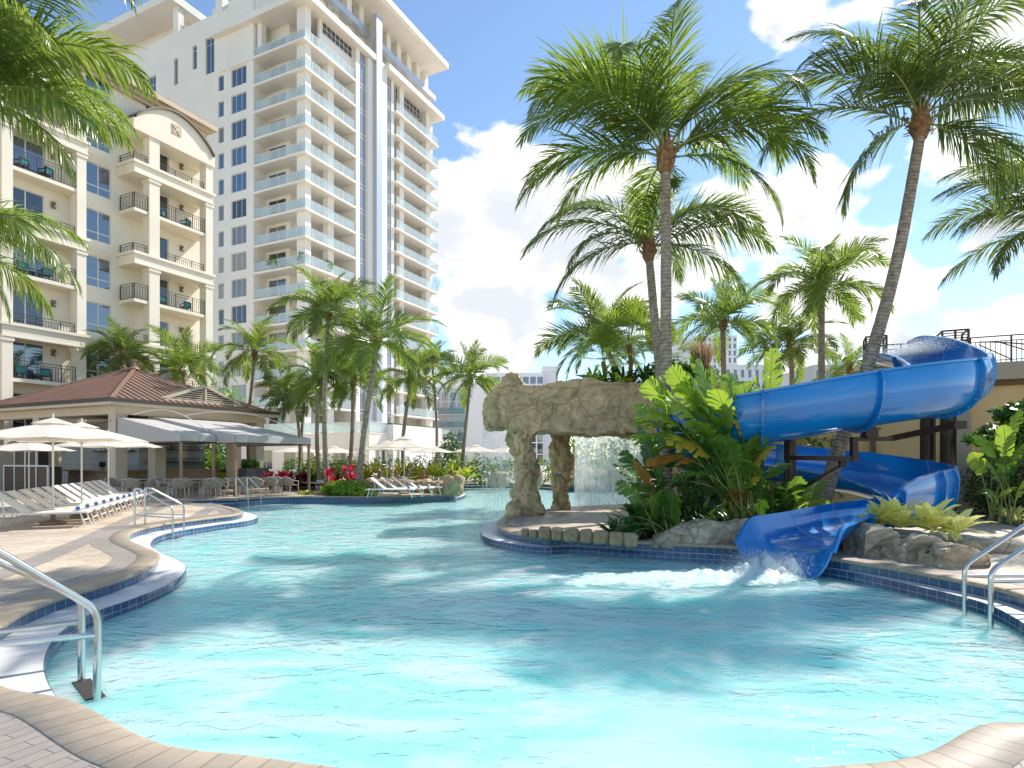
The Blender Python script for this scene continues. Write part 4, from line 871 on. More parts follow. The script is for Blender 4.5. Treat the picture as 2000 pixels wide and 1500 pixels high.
# ---------------- rocks ----------------
def rockmat(name, c1, c2, c3):
    m = bpy.data.materials.new(name); nt, N, L, b = nodes(m); tc = N.new('ShaderNodeTexCoord')
    def noi(sc_, det, dist=0, st=(1, 1, 1)):
        mp = N.new('ShaderNodeMapping'); mp.inputs['Scale'].default_value = st; L.new(tc.outputs['Object'], mp.inputs[0])
        n = N.new('ShaderNodeTexNoise'); n.inputs['Scale'].default_value = sc_; n.inputs['Detail'].default_value = det; n.inputs['Roughness'].default_value = .65; n.inputs['Distortion'].default_value = dist; L.new(mp.outputs[0], n.inputs['Vector']); return n.outputs[0]
    cr = N.new('ShaderNodeValToRGB'); L.new(noi(1.3, 8, .8, (1, 1, 1.5)), cr.inputs[0]); e = cr.color_ramp.elements; e[0].position = .34; e[0].color = (*c1, 1); e[1].position = .66; e[1].color = (*c3, 1); x = e.new(.5); x.color = (*c2, 1)
    n2 = noi(14, 8); mr = N.new('ShaderNodeMapRange'); L.new(n2, mr.inputs[0]); mr.inputs[1].default_value = .3; mr.inputs[2].default_value = .7; mr.inputs[3].default_value = .72; mr.inputs[4].default_value = 1.22
    hs = N.new('ShaderNodeHueSaturation'); L.new(cr.outputs[0], hs.inputs['Color']); L.new(mr.outputs[0], hs.inputs['Value'])
    vo = N.new('ShaderNodeTexVoronoi'); vo.feature = 'DISTANCE_TO_EDGE'; vo.inputs['Scale'].default_value = .9; mpv = N.new('ShaderNodeMapping'); L.new(tc.outputs['Object'], mpv.inputs[0])
    nv = N.new('ShaderNodeTexNoise'); nv.inputs['Scale'].default_value = 1.4; nv.inputs['Detail'].default_value = 5; L.new(tc.outputs['Object'], nv.inputs['Vector'])
    vm = N.new('ShaderNodeMix'); vm.data_type = 'RGBA'; vm.blend_type = 'ADD'; vm.inputs[0].default_value = .9; L.new(tc.outputs['Object'], vm.inputs[6]); L.new(nv.outputs[1], vm.inputs[7]); L.new(vm.outputs[2], vo.inputs['Vector'])
    mv = N.new('ShaderNodeMapRange'); L.new(vo.outputs[0], mv.inputs[0]); mv.inputs[2].default_value = .02; mv.inputs[3].default_value = .5
    mm = N.new('ShaderNodeMix'); mm.data_type = 'RGBA'; mm.blend_type = 'MULTIPLY'; mm.inputs[0].default_value = .32; L.new(hs.outputs[0], mm.inputs[6]); L.new(mv.outputs[0], mm.inputs[7])
    L.new(mm.outputs[2], b.inputs['Base Color']); b.inputs['Roughness'].default_value = .82
    h1 = noi(5, 10, .4); ad = N.new('ShaderNodeMath'); ad.operation = 'MULTIPLY_ADD'; L.new(mv.outputs[0], ad.inputs[0]); ad.inputs[1].default_value = .5; L.new(h1, ad.inputs[2])
    bp = N.new('ShaderNodeBump'); bp.inputs['Strength'].default_value = 1; bp.inputs['Distance'].default_value = .09; L.new(ad.outputs[0], bp.inputs['Height']); L.new(bp.outputs[0], b.inputs['Normal']); return m
mROCK = rockmat('arch_rock', (.36, .27, .13), (.60, .45, .25), (.80, .56, .32))
mROCK2 = rockmat('pool_rock', (.38, .33, .24), (.58, .48, .34), (.72, .58, .40))
mROCK3 = rockmat('sandy_rock', (.30, .22, .13), (.44, .33, .2), (.5, .4, .27))
import bmesh
def rock_mesh(name, c, size, seed, sub=5, box=.5, amp=.2, parent=None, m=None, rot=0, freq=1.0, flat=True):
    bm_ = bmesh.new(); bmesh.ops.create_icosphere(bm_, subdivisions=sub, radius=1); off = Vector((seed * 7.13, seed * 3.7, seed * 1.9)); M = Matrix.Rotation(rot, 3, 'Z')
    for v_ in bm_.verts:
        p = v_.co.copy(); e = 2 + box * 4; q = (abs(p.x)**e + abs(p.y)**e + abs(p.z)**e) ** (1 / e); p /= q
        w = Vector((p.x * size[0], p.y * size[1], p.z * size[2])) / 2
        s = w * freq * 1.1 + off
        d = noise.fractal(s, 1.0, 2.0, 6) * 1.0 + (noise.ridged_multi_fractal(s * .8, 1.0, 2.1, 4, 1.0, 2.0) - 1.1) * .28 + noise.noise(s * .5) * .9
        s3 = Vector((s.x, s.y, s.z * .75)) + noise.noise_vector(s * 1.2) * .35
        cell = noise.voronoi(s3 * .95)[0]; cb = noise.voronoi(s3 * 2.3)[0]; d = d * .55 + min(.55, (cell[1] - cell[0])) * 1.9 - .5 + min(.4, cb[1] - cb[0]) * .7
        w += v_.normal * d * amp * min(size) * 1.0
        w.z += size[2] / 2
        v_.co = M @ w
    me = bpy.data.meshes.new(name); bm_.to_mesh(me); bm_.free(); me.materials.append(m or mROCK); me.polygons.foreach_set('use_smooth', [True] * len(me.polygons)); me.update()
    o = bpy.data.objects.new(name, me); C.objects.link(o); o.location = c
    if parent is not None: o.parent = parent
    return o
arch = empty('rock_arch', (0, 0, 0), 0, 'artificial rock arch with two pillars and a planted top, water falling from it', 'rock arch')
def disp(p, freq, amp, seed):
    s = p * freq + Vector((seed * 5.1, seed * 2.3, seed * 1.7)); wv = noise.noise_vector(s * .7) * .7; q = s + wv
    d_ = noise.fractal(s * .9, 1.0, 2.0, 5) * .55
    for f_, w_ in ((.9, .34), (2.1, .17), (4.6, .07)):
        n_ = abs(noise.noise(Vector((q.x * f_, q.y * f_, q.z * f_ * 1.5)))); d_ -= max(0, 1 - n_ * 7) * w_; d_ += min(n_, .4) * w_ * 1.6
    st_ = math.sin(q.z * 5.5 + noise.noise(s * 1.1) * 5); d_ += .10 * st_ * abs(st_)
    return (d_ - .42) * amp
def sculpt(name, parts, vox, amp, seed, parent, m, freq=1.0):
    """parts: MB solids merged into one rock by a voxel remesh, then weathered."""
    mb = MB(); [p_(mb) for p_ in parts]; t = mb.build('tmp_rock', m); md = t.modifiers.new('r', 'REMESH'); md.mode = 'VOXEL'; md.voxel_size = vox; sm_ = t.modifiers.new('s', 'SMOOTH'); sm_.iterations = 5
    dg = bpy.context.evaluated_depsgraph_get(); ev = t.evaluated_get(dg); me = bpy.data.meshes.new_from_object(ev); bpy.data.objects.remove(t)
    n_ = len(me.vertices); co = np.empty(n_ * 3); me.vertices.foreach_get('co', co); co = co.reshape(-1, 3); nn = np.array([v_.normal[:] for v_ in me.vertices])
    dd = np.array([disp(Vector(p), freq, amp, seed) for p in co]); co = co + nn * dd[:, None]; me.vertices.foreach_set('co', co.ravel()); me.polygons.foreach_set('use_smooth', [True] * len(me.polygons)); me.update(); me.name = name
    o = bpy.data.objects.new(name, me); C.objects.link(o)
    if parent is not None: o.parent = parent
    return o
def outline(pts, y, dy, z_=None):
    def f(mb):
        poly = [((u - CX) / F * y, CZ + (HY - v) * y / F) for u, v in pts]; n = len(poly)
        vs = [(x, y - dy, z) for x, z in poly] + [(x, y + dy, z) for x, z in poly]
        mb.add(vs, [tuple(range(n)), tuple(range(2*n-1, n-1, -1))] + [(i, n+i, n+(i+1)%n, (i+1)%n) for i in range(n)])
    return f
def blob(c, r, seg=10):
    def f(mb): mb.lathe([(max(.02, math.sin(math.pi * k / seg)) * r[0], -math.cos(math.pi * k / seg) * r[2]) for k in range(seg + 1)], c, 14, Matrix.Translation(c) @ Matrix.Diagonal((1, r[1] / r[0], 1, 1)) @ Matrix.Translation([-q for q in c]))
    return f
def pill(levels, y, d):   # stacked ellipses (u_left, u_right, v)
    def f(mb):
        vs = []; n = 14
        for (ul, ur, v, yy) in levels:
            xl, xr, z = (ul - CX) / F * y, (ur - CX) / F * y, CZ + (HY - v) * y / F
            for k in range(n): a = 2*math.pi*k/n; vs.append(((xl+xr)/2 + (xr-xl)/2*math.cos(a), y + yy + d*math.sin(a), z))
        L_ = len(levels); mb.add(vs, [(i*n+k, i*n+(k+1)%n, (i+1)*n+(k+1)%n, (i+1)*n+k) for i in range(L_-1) for k in range(n)] + [tuple(range(n-1,-1,-1)), tuple((L_-1)*n+k for k in range(n))])
    return f
sculpt('beam', [outline([(946, 842), (941, 808), (944, 782), (962, 764), (976, 758), (986, 734), (998, 726), (1014, 732), (1024, 750), (1036, 757), (1060, 756), (1090, 750), (1130, 747), (1180, 750), (1236, 752), (1290, 760), (1400, 765), (1405, 850), (1290, 852), (1200, 853), (1100, 852), (1050, 846), (1040, 858), (1000, 856), (990, 844), (968, 840)], 18.6, .85), outline([(1040, 850), (1050, 752), (1120, 744), (1240, 748), (1420, 752), (1430, 848)], 19.8, .8)], .055, .22, 3, arch, mROCK, .95)
sculpt('pillar', [pill([(986, 1058, 1012, 0), (990, 1060, 985, 0), (998, 1056, 950, 0), (998, 1052, 920, .05), (990, 1046, 885, .1), (984, 1050, 850, .15), (984, 1060, 835, .2)], 18.2, .42), pill([(984, 1026, 1010, -.25), (988, 1020, 992, -.22), (996, 1012, 975, -.1)], 18.2, .3), pill([(1030, 1068, 1010, -.1), (1034, 1064, 985, -.1), (1040, 1056, 950, 0)], 18.2, .35)], .045, .26, 5, arch, mROCK, 1.3)
sculpt('pillar', [pill([(1068, 1118, 1000, 0), (1072, 1116, 970, 0), (1070, 1122, 930, 0), (1076, 1126, 905, .05), (1070, 1118, 870, .05), (1070, 1120, 835, .05)], 20.0, .4)], .045, .26, 17, arch, mROCK, 1.4)
sculpt('mound', [outline([(1310, 1000), (1300, 900), (1340, 840), (1330, 770), (1440, 762), (1500, 800), (1540, 1000)], 20.6, .9)], .08, .3, 21, arch, mROCK, .9)
def rock(name, u, v, y, size, seed, label, m=None, rot=0, box=.4, amp=.2, freq=1.4, z=-.06, group=None, sub=5):
    p = ((u - CX) / F * y, y, z); o = rock_mesh(name, p, size, seed, sub, box, amp, None, m or mROCK2, rot, freq); tag(o, label, 'rock', group); return o
def boulder(parts, seed, label, amp=.21, freq=1.05, m=None, vox=.035):
    o = sculpt('boulder', parts, vox, amp, seed, None, m or mROCK2, freq); vl = list(o.data.vertices)[::50]; c = sum((v_.co.copy() for v_ in vl), Vector()) / len(vl); c.z = 0
    for v_ in o.data.vertices: v_.co -= c
    o.location = c; return tag(o, label, 'rock')
boulder([outline([(1264, 1070), (1268, 1056), (1296, 1040), (1330, 1026), (1362, 1014), (1392, 1012), (1420, 1016), (1450, 1008), (1480, 1012), (1500, 1022), (1500, 1062), (1470, 1082), (1380, 1084)], 12.15, .34)], 31, 'long low boulder on the island edge left of the slide mouth')
boulder([outline([(1470, 1030), (1478, 1004), (1494, 1000), (1506, 1012), (1508, 1034)], 12.8, .2)], 35, 'small dark knob of rock just left of the slide mouth')
boulder([outline([(1660, 1114), (1664, 1040), (1692, 1024), (1722, 1026), (1738, 1046), (1740, 1122)], 10.55, .36)], 41, 'upright grey boulder against the right wall of the slide mouth')
boulder([outline([(1726, 1124), (1736, 1056), (1762, 1040), (1800, 1040), (1826, 1056), (1824, 1132)], 10.05, .36)], 45, 'middle grey boulder below the yellow striped plants')
boulder([outline([(1800, 1128), (1806, 1076), (1840, 1056), (1880, 1060), (1912, 1078), (1926, 1104), (1920, 1146), (1860, 1150)], 9.5, .32)], 49, 'rightmost grey boulder beside the right pool handrail')
rock('boulder', 1900, 1050, 11.2, (1.5, .9, .3), 51, 'flat low stone behind the rightmost boulder', rot=R(-35), amp=.15)
rock('boulder', 886, 965, 28.6, (1.0, 1.1, .92), 61, 'rounded boulder at the tip of the lounger terrace', m=mROCK3, amp=.12)
for k, (u, y, w) in enumerate(((715, 31.5, 1.3), (752, 31.2, 1.2), (790, 30.8, 1.2), (828, 30.3, 1.1), (858, 29.6, 1.0))):
    rock('boulder', u, 950, y, (w, .9, .68), 70 + k, ['leftmost', 'second', 'third', 'fourth', 'fifth'][k] + ' sandy rock from the left behind the peninsula loungers', m=mROCK3, amp=.13, sub=4, group='sandy rocks behind the loungers')
for k, u in enumerate((975, 1040, 1112, 1142, 1176, 1208)):
    rock('boulder', u, 955, 36.9, (1.15, .9, 1.0 + .15 * (k % 2)), 80 + k, ['first', 'second', 'third', 'fourth', 'fifth', 'sixth'][k] + ' pale rock from the left on the far pool edge behind the falls', m=mROCK3, amp=.13, sub=4, group='rocks on the far pool edge')
sx = [(1018,1034),(1034,1052),(1052,1078),(1078,1102),(1102,1134),(1134,1160),(1160,1192),(1192,1222),(1222,1248)]
for k, (a_, b__) in enumerate(sx):
    v = 1037 + k * 2.6; p = G((a_+b__)/2, v + 10, 0); w = (b__ - a_) / F * p.y
    o = rock_mesh('edging_stone', (p.x, p.y + .15, -.02), (w * .98, .36, .26 if k > 1 else .16), 90 + k, 3, .9, .06, None, mROCK3, R(-4), 2.0)
    tag(o, ['first', 'second', 'third', 'fourth', 'fifth', 'sixth', 'seventh', 'eighth', 'ninth'][k] + ' block from the left in the row of edging stones on the island', 'stone', 'edging stones along the island')
# ---------------- waterfall curtains ----------------
mFALL = foam_mat('falling_water', .88, 2.6, (6.5, 6.5, .22), .34, .64, False, (.93, .96, .97))
mVEIL = foam_mat('thin_falling_water', .62, 2.6, (6.5, 6.5, .2), .44, .80, False, (.93, .96, .97))
def curtain(name, pts, z1, label, m=None):
    vs = []; n = len(pts) * 6 - 5; c = catmull([(x, y, 0) for x, y in pts], 6, closed=False); nz = 14; ny = len(c)
    for sgn in (0, 1):
        for i, p in enumerate(c):
            for k in range(nz + 1):
                t = k / nz; off = .45 * t ** .5 * (1 if sgn == 0 else 1) + sgn * .05; vs.append((p[0] + .03 * noise.noise((i * .7, k * .3, 5)), p[1] + off, z1 + (ZW - z1) * t))
    m_ = ny * (nz + 1); fs = [(i*(nz+1)+k, (i+1)*(nz+1)+k, (i+1)*(nz+1)+k+1, i*(nz+1)+k+1) for i in range(ny-1) for k in range(nz)]
    fs += [tuple(m_ + q for q in f[::-1]) for f in fs]
    o = npmesh(name, vs, fs, m or mFALL, None, None, None, True); tag(o, label, 'waterfall'); return o
curtain('waterfall_curtain', [(2.15, 20.6), (3.1, 20.75), (3.9, 20.8), (4.6, 20.9)], 2.5, 'wide white curtain of falling water right of the rock pillars')
curtain('waterfall_curtain', [(-.95, 19.0), (-.5, 19.3), (-.0, 19.5), (.3, 19.6)], 2.6, 'thin veil of falling water at the left end of the rock arch', mVEIL)

# ---------------- pool handrails ----------------
mSTEEL = mat('brushed_steel', (.62, .62, .60), .22, 1.0, bump=.05, bscale=40)
def handrail(label, rails, bars, tread=None, r=.024):
    o = empty('pool_handrail', rails[0][0], 0, label, 'handrail'); base = Vector(rails[0][0])
    for pts in rails:
        pts = [Vector(p) - base for p in pts]; out = [pts[0]]      # round the corners
        for i in range(1, len(pts) - 1):
            a, b_, c = pts[i-1], pts[i], pts[i+1]; rr = min(.11, (a-b_).length * .4, (c-b_).length * .4); u1 = b_ + (a-b_).normalized() * rr; u2 = b_ + (c-b_).normalized() * rr
            for k in range(7): t = k / 6; out.append(u1 * (1-t)**2 + b_ * 2*t*(1-t) + u2 * t*t)
        out.append(pts[-1]); MB().tube(out, r, 14).build('rail', mSTEEL, o, True, 50)
        for e in (pts[0],) if pts[0].z + base.z > -.05 and abs(pts[0].z + base.z) < .05 else (): MB().lathe([(.05, .0), (.05, .012), (.03, .02)], e, 14).build('base_plate', mSTEEL, o, True, 40)
    for a, b_ in bars: MB().tube([Vector(a) - base, Vector(b_) - base], r * .8, 10).build('crossbar', mSTEEL, o, True, 50)
    if tread:
        mb = MB(); a, b_, w = tread; a = Vector(a) - base; b_ = Vector(b_) - base; d = (b_ - a).normalized(); mb.bar(a, b_, w, .035); mb.build('step', mat('step_dark', (.05, .04, .035), .6), o)
    return o
# left foreground rail: two parallel tubes
def wpt(u, v, y): p = P(u, v, y); return (p.x, p.y, p.z)
A1 = G(187, 1365, ZW); A2 = G(158, 1330, ZW)
yf_, yb_ = A1.y, A2.y
handrail('steel handrail in the left foreground rising from the water beside the deck',
  [[(A1.x, yf_, -1.0), (A1.x + .02, yf_, P(198, 1192, yf_).z), wpt(-10, 1074, yf_ - .5), wpt(-420, 850, yf_ - 1.25)],
   [(A2.x, yb_, -1.0), (A2.x + .01, yb_, P(155, 1168, yb_).z), wpt(-10, 1094, yb_ - .4), wpt(-420, 900, yb_ - 1.1)]],
  [((A1.x + .01, yf_, P(190, 1240, yf_).z), wpt(-60, 1262, yf_ - .6)), ((A2.x, yb_, P(155, 1214, yb_).z), wpt(-60, 1240, yb_ - .4))],
  ((A1.x, yf_, ZW - .01), (A2.x, yb_, ZW - .01), .14), .030)
B1 = G(337, 1053, ZW); B2 = G(359, 1045, ZW); D1 = G(263, 1028, 0); D2_ = G(283, 1025, 0)
handrail('steel handrail at the middle of the left pool edge near the loungers',
  [[D1, (D1.x, D1.y, .92), (D1.x + .12, D1.y, .93), (B1.x, B1.y, .45), (B1.x, B1.y, -1.0)], [D2_, (D2_.x, D2_.y, .92), (D2_.x + .12, D2_.y + .02, .93), (B2.x, B2.y, .45), (B2.x, B2.y, -1.0)]],
  [((D1.x, D1.y, .28), (B1.x, B1.y, .2)), ((D2_.x, D2_.y, .28), (B2.x, B2.y, .2))], ((B1.x, B1.y, ZW - .01), (B2.x, B2.y, ZW - .01), .1))
B1 = G(485, 990, ZW); B2 = G(509, 989, ZW); D1 = G(461, 977, 0); D2_ = G(483, 975.5, 0)
handrail('slim steel handrail in front of the outdoor dining tables',
  [[D1, (D1.x, D1.y, .95), (B1.x, B1.y, .35), (B1.x, B1.y, -1.0)], [D2_, (D2_.x, D2_.y, .95), (B2.x, B2.y, .35), (B2.x, B2.y, -1.0)]], [])
C1 = G(1884, 1202, ZW); C2 = G(1935, 1228, ZW)
handrail('steel handrail leaving the water at the right edge of the pool',
  [[(C1.x, C1.y, -1.0), (C1.x, C1.y, P(1884, 1105, C1.y).z), wpt(2030, 1006, C1.y + .1), wpt(2200, 930, C1.y + .3)], [(C2.x, C2.y, -1.0), (C2.x, C2.y, P(1935, 1115, C2.y).z), wpt(2060, 1030, C2.y + .1), wpt(2240, 950, C2.y + .3)]],
  [((C1.x, C1.y, P(1884, 1125, C1.y).z), wpt(2100, 1125, C1.y + .2)), ((C2.x, C2.y, P(1935, 1136, C2.y).z), wpt(2100, 1132, C2.y + .2))], ((C1.x, C1.y, ZW - .02), (C2.x, C2.y, ZW - .02), .1), .028)
# ---------------- parasols ----------------
mCANV = leafmat('parasol_canvas', (.80, .74, .66), (.85, .76, .62), .3, .8, 0, dry=(.8, .74, .66)); mPOLE = mat('ivory_pole', (.72, .68, .6), .4)
def make_parasol(half=1.75, h=2.7, edge=2.16, square=False):
    r_ = empty('parasol', (0, 0, 0)); n = 8
    can = MB(); ring_ = []; 
    hub = Vector((0, 0, h - .12)); vs = [hub]; K = 5
    for k in range(n):
        a = 2 * math.pi * (k + .5) / n
        for j in range(1, K + 1):
            t = j / K; vs.append(Vector((math.cos(a) * half * t, math.sin(a) * half * t, h - .12 - (h - .12 - edge) * t ** 1.15)))
    mid = []
    for k in range(n):
        a = 2 * math.pi * (k + 1) / n
        for j in range(1, K + 1):
            t = j / K; rr = half * math.cos(math.pi / n) * t; mid.append(Vector((math.cos(a) * rr * .985, math.sin(a) * rr * .985, h - .12 - (h - .12 - edge) * t ** 1.15 - .035 * t)))
    o_ = len(vs); vs += mid; fs = []
    for k in range(n):
        k2 = (k + 1) % n; A = lambda j: 1 + k*K + j - 1; B = lambda j: o_ + k*K + j - 1; D = lambda j: 1 + k2*K + j - 1
        fs += [(0, A(1), B(1)), (0, B(1), D(1))]
        for j in range(1, K): fs += [(A(j), A(j+1), B(j+1), B(j)), (B(j), B(j+1), D(j+1), D(j))]
    can.add(vs, fs); 
    ev = []; 
    canopy = can.build('canopy', mCANV, r_)
    vt = MB(); prof = [(.02, .0), (.42, -.13)]; 
    pv = [(0, 0, h)] + [(math.cos(2*math.pi*(k+.5)/n) * .46, math.sin(2*math.pi*(k+.5)/n) * .46, h - .16) for k in range(n)]; vt.add(pv, [(0, k+1, (k+1) % n + 1) for k in range(n)]); vt.build('vent_cap', mCANV, r_)
    MB().tube([(0, 0, 0), (0, 0, h + .1)], [.024, .022], 10).build('pole', mPOLE, r_, True, 40)
    rb = MB()
    for k in range(n):
        a = 2 * math.pi * (k + .5) / n; pts = [Vector((math.cos(a) * half * t, math.sin(a) * half * t, h - .15 - (h - .12 - edge) * t ** 1.15)) for t in (.02, .35, .7, .99)]
        rb.tube(pts, .009, 4); rb.tube([(0, 0, edge - .1), pts[1]], .008, 4)
    rb.build('ribs', mPOLE, r_); MB().lathe([(.28, 0), (.28, .06), (.06, .1), (.04, .32)], (0, 0, 0), 16).build('base', mat('parasol_base', (.28, .2, .16), .6), r_, True, 40)
    return r_
ps = [(-11.65, 15.4, 1.0, .2, 'nearest cream parasol, over the left row of loungers'), (-12.2, 17.2, 1.0, .5, 'second cream parasol from the camera over the left loungers, half hidden by the nearest'),
      (-14.5, 21.8, .97, .1, 'third cream parasol over the left loungers, in front of the bar column'), (-20.3, 25.5, .93, .3, 'shaded grey looking parasol at the far left in front of the dark cabinets'),
      (-15.2, 43.0, 1.0, .2, 'far cream parasol behind the timber awning posts'), (-13.8, 47.0, 1.0, .4, 'small far parasol between the two leaning palm trunks'),
      (-5.15, 29.0, 1.02, .15, 'large cream parasol over the loungers on the terrace tip'), (-6.9, 33.5, 1.0, .5, 'parasol peeking out behind the large one on the terrace tip'),
      (-5.95, 45.5, 1.0, .1, 'wide far parasol right of the terrace tip parasol'), (-2.75, 45.0, 1.02, .2, 'far parasol seen through the left waterfall veil'), (-.4, 46.0, 1.0, .35, 'far parasol just left of the rock pillar'), (-24.6, 21.2, .95, .1, 'parasol cut by the left picture edge over the rear loungers')]
pr0 = make_parasol()
for k, (x, y, s_, rz, lab) in enumerate(ps):
    if k == 0: pr0.location = (x, y, 0.012); pr0.rotation_euler = (0, 0, rz); tag(pr0, lab, 'parasol', 'cream parasols')
    else: dup(pr0, (x, y, .012), rz, lab, 'cream parasols', s_)
# ---------------- loungers ----------------
mSLING = mat('cream_sling', (.78, .71, .62), .75, bump=.2, bscale=200, bdist=.002); mLFR = mat('ivory_frame', (.74, .71, .66), .35)
mTOW = mat('towel_white', (.80, .80, .80), .9); mTOWB = mat('towel_blue', (.10, .17, .42), .9)
def make_lounger(back=38):
    r_ = empty('sun_lounger', (0, 0, 0)); H = .37; W_ = .33; L0, LB = 1.22, .76    # feet at +x end
    cb, sb_ = math.cos(R(back)), math.sin(R(back)); hx = -.0
    s1 = MB(); s1.box((0, -W_ + .03, H - .012), (L0, W_ - .03, H + .006)); s1.build('seat_sling', mSLING, r_)
    s2 = MB(); n = Vector((-sb_, 0, cb)); p, q = Vector((0, 0, H)), Vector((-LB * cb, 0, H + LB * sb_))
    s2.add([p + Vector((0, -W_+.03, 0)), p + Vector((0, W_-.03, 0)), q + Vector((0, W_-.03, 0)), q + Vector((0, -W_+.03, 0)), p + Vector((0, -W_+.03, 0)) - n*.018 , p + Vector((0, W_-.03, 0)) - n*.018, q + Vector((0, W_-.03, 0)) - n*.018, q + Vector((0, -W_+.03, 0)) - n*.018], [(0,1,2,3), (7,6,5,4), (0,4,5,1), (2,6,7,3), (0,3,7,4), (1,5,6,2)]); s2.build('backrest', mSLING, r_)
    f = MB()
    for y in (-W_, W_): f.bar((-.78, y, H - .02), (L0 + .02, y, H - .02), .05, .035); f.bar((0, y * .93, H + .01), (q.x, y * .93, q.z + .01), .035, .03)
    f.bar((L0, -W_, H - .02), (L0, W_, H - .02), .04); f.bar((q.x, -W_, q.z), (q.x, W_, q.z), .035); f.bar((-.78, -W_, H - .02), (-.78, W_, H - .02), .04)
    f.bar((-.35, -W_, H - .03), (-.42, -W_ * .9, H + .3), .02); f.bar((-.35, W_, H - .03), (-.42, W_ * .9, H + .3), .02); f.build('frame', mLFR, r_)
    for x, dx in ((L0 - .12, .1), (-.62, -.08)):
        for y in (-W_, W_): MB().bar((x, y, H - .03), (x + dx, y, 0), .04, .03).build('leg', mLFR, r_)
        MB().bar((x + dx * .55, -W_, .16), (x + dx * .55, W_, .16), .035, .02).build('stretcher', mLFR, r_)
    return r_
lg = make_lounger(); used = False
def towel_proto():
    r_ = empty('rolled_towel', (0, 0, 0)); MB().tube([(0, -.19, .065), (0, .19, .065)], .062, 12).build('roll', mTOW, r_, True, 50)
    for y in (-.12, -.04, .04, .12): MB().tube([(0, y - .014, .065), (0, y + .014, .065)], .0645, 12).build('stripe', mTOWB, r_, True, 50)
    for y in (-.194, .194): MB().tube([(0, y - .003, .065), (0, y + .003, .065)], .045, 12).build('end_cap', mTOWB, r_, True, 50)
    return r_
tw0 = towel_proto(); tw_used = False
ORD = ['first', 'second', 'third', 'fourth', 'fifth', 'sixth', 'seventh', 'eighth', 'ninth', 'tenth', 'eleventh', 'twelfth', 'thirteenth', 'fourteenth']
def lounger(x, y, ang, lab, grp, towel=None, s=1.0):
    global used, tw_used
    if not used: o = lg; o.location = (x, y, .014); o.rotation_euler = (0, 0, ang); used = True
    else: o = dup(lg, (x, y, .014), ang)
    tag(o, lab, 'sun lounger', grp)
    if towel:
        p = Vector((x, y, .014 + .376)) + Vector((math.cos(ang), math.sin(ang), 0)) * 1.02
        if not tw_used: t = tw0; t.location = p; t.rotation_euler = (0, 0, ang); tw_used = True
        else: t = dup(tw0, p, ang)
        tag(t, towel, 'towel', 'rolled striped towels on the loungers')
# feet line of the left row
f0, f1 = Vector((-10.45, 15.0, 0)), Vector((-13.9, 23.6, 0)); ang = math.atan2(.42, .90)
for k in range(12):
    p = f0 + (f1 - f0) * (k / 11); hip = p - Vector((math.cos(ang), math.sin(ang), 0)) * 1.22
    lounger(hip.x, hip.y, ang, f'{ORD[k]} lounger from the camera in the left front row', 'cream loungers in the left front row', f'rolled towel on the foot of the {ORD[k]} lounger in the left front row')
for k in range(6):
    p = Vector((-14.0, 13.8, 0)) + (f1 - f0) * (k / 11 * 1.05) + Vector((-.6, .2, 0)); hip = p - Vector((math.cos(ang), math.sin(ang), 0)) * 1.22
    lounger(hip.x, hip.y, ang, f'{ORD[k]} lounger from the camera in the rear left row', 'cream loungers in the rear left row')
for k in range(4):
    p = Vector((-4.2 + .32 * k, 26.0 + .68 * k, 0)); hip = p - Vector((1.22, 0, 0)); lounger(hip.x, hip.y, R(-1 + k), f'{ORD[k]} lounger from the water on the terrace tip', 'loungers on the terrace tip', f'blue striped towel on the {ORD[k]} lounger of the terrace tip')
for k, u in enumerate((790, 822, 862, 902, 935, 970)):
    y = 43.2; lounger((u - CX) / F * y, y + .6, R(-90 + (k * 7) % 12 - 6), f'{ORD[k]} lounger from the left on the far deck facing the pool', 'loungers on the far deck', f'towel on the {ORD[k]} lounger of the far deck')
for k, (u, y) in enumerate(((598, 33.6), (618, 35.0))): lounger((u - CX) / F * y, y, R(-30), ['nearer', 'farther'][k] + ' lounger behind the awning posts by the red plants', 'loungers by the red plants', ['nearer', 'farther'][k] + ' towel on the loungers by the red plants')
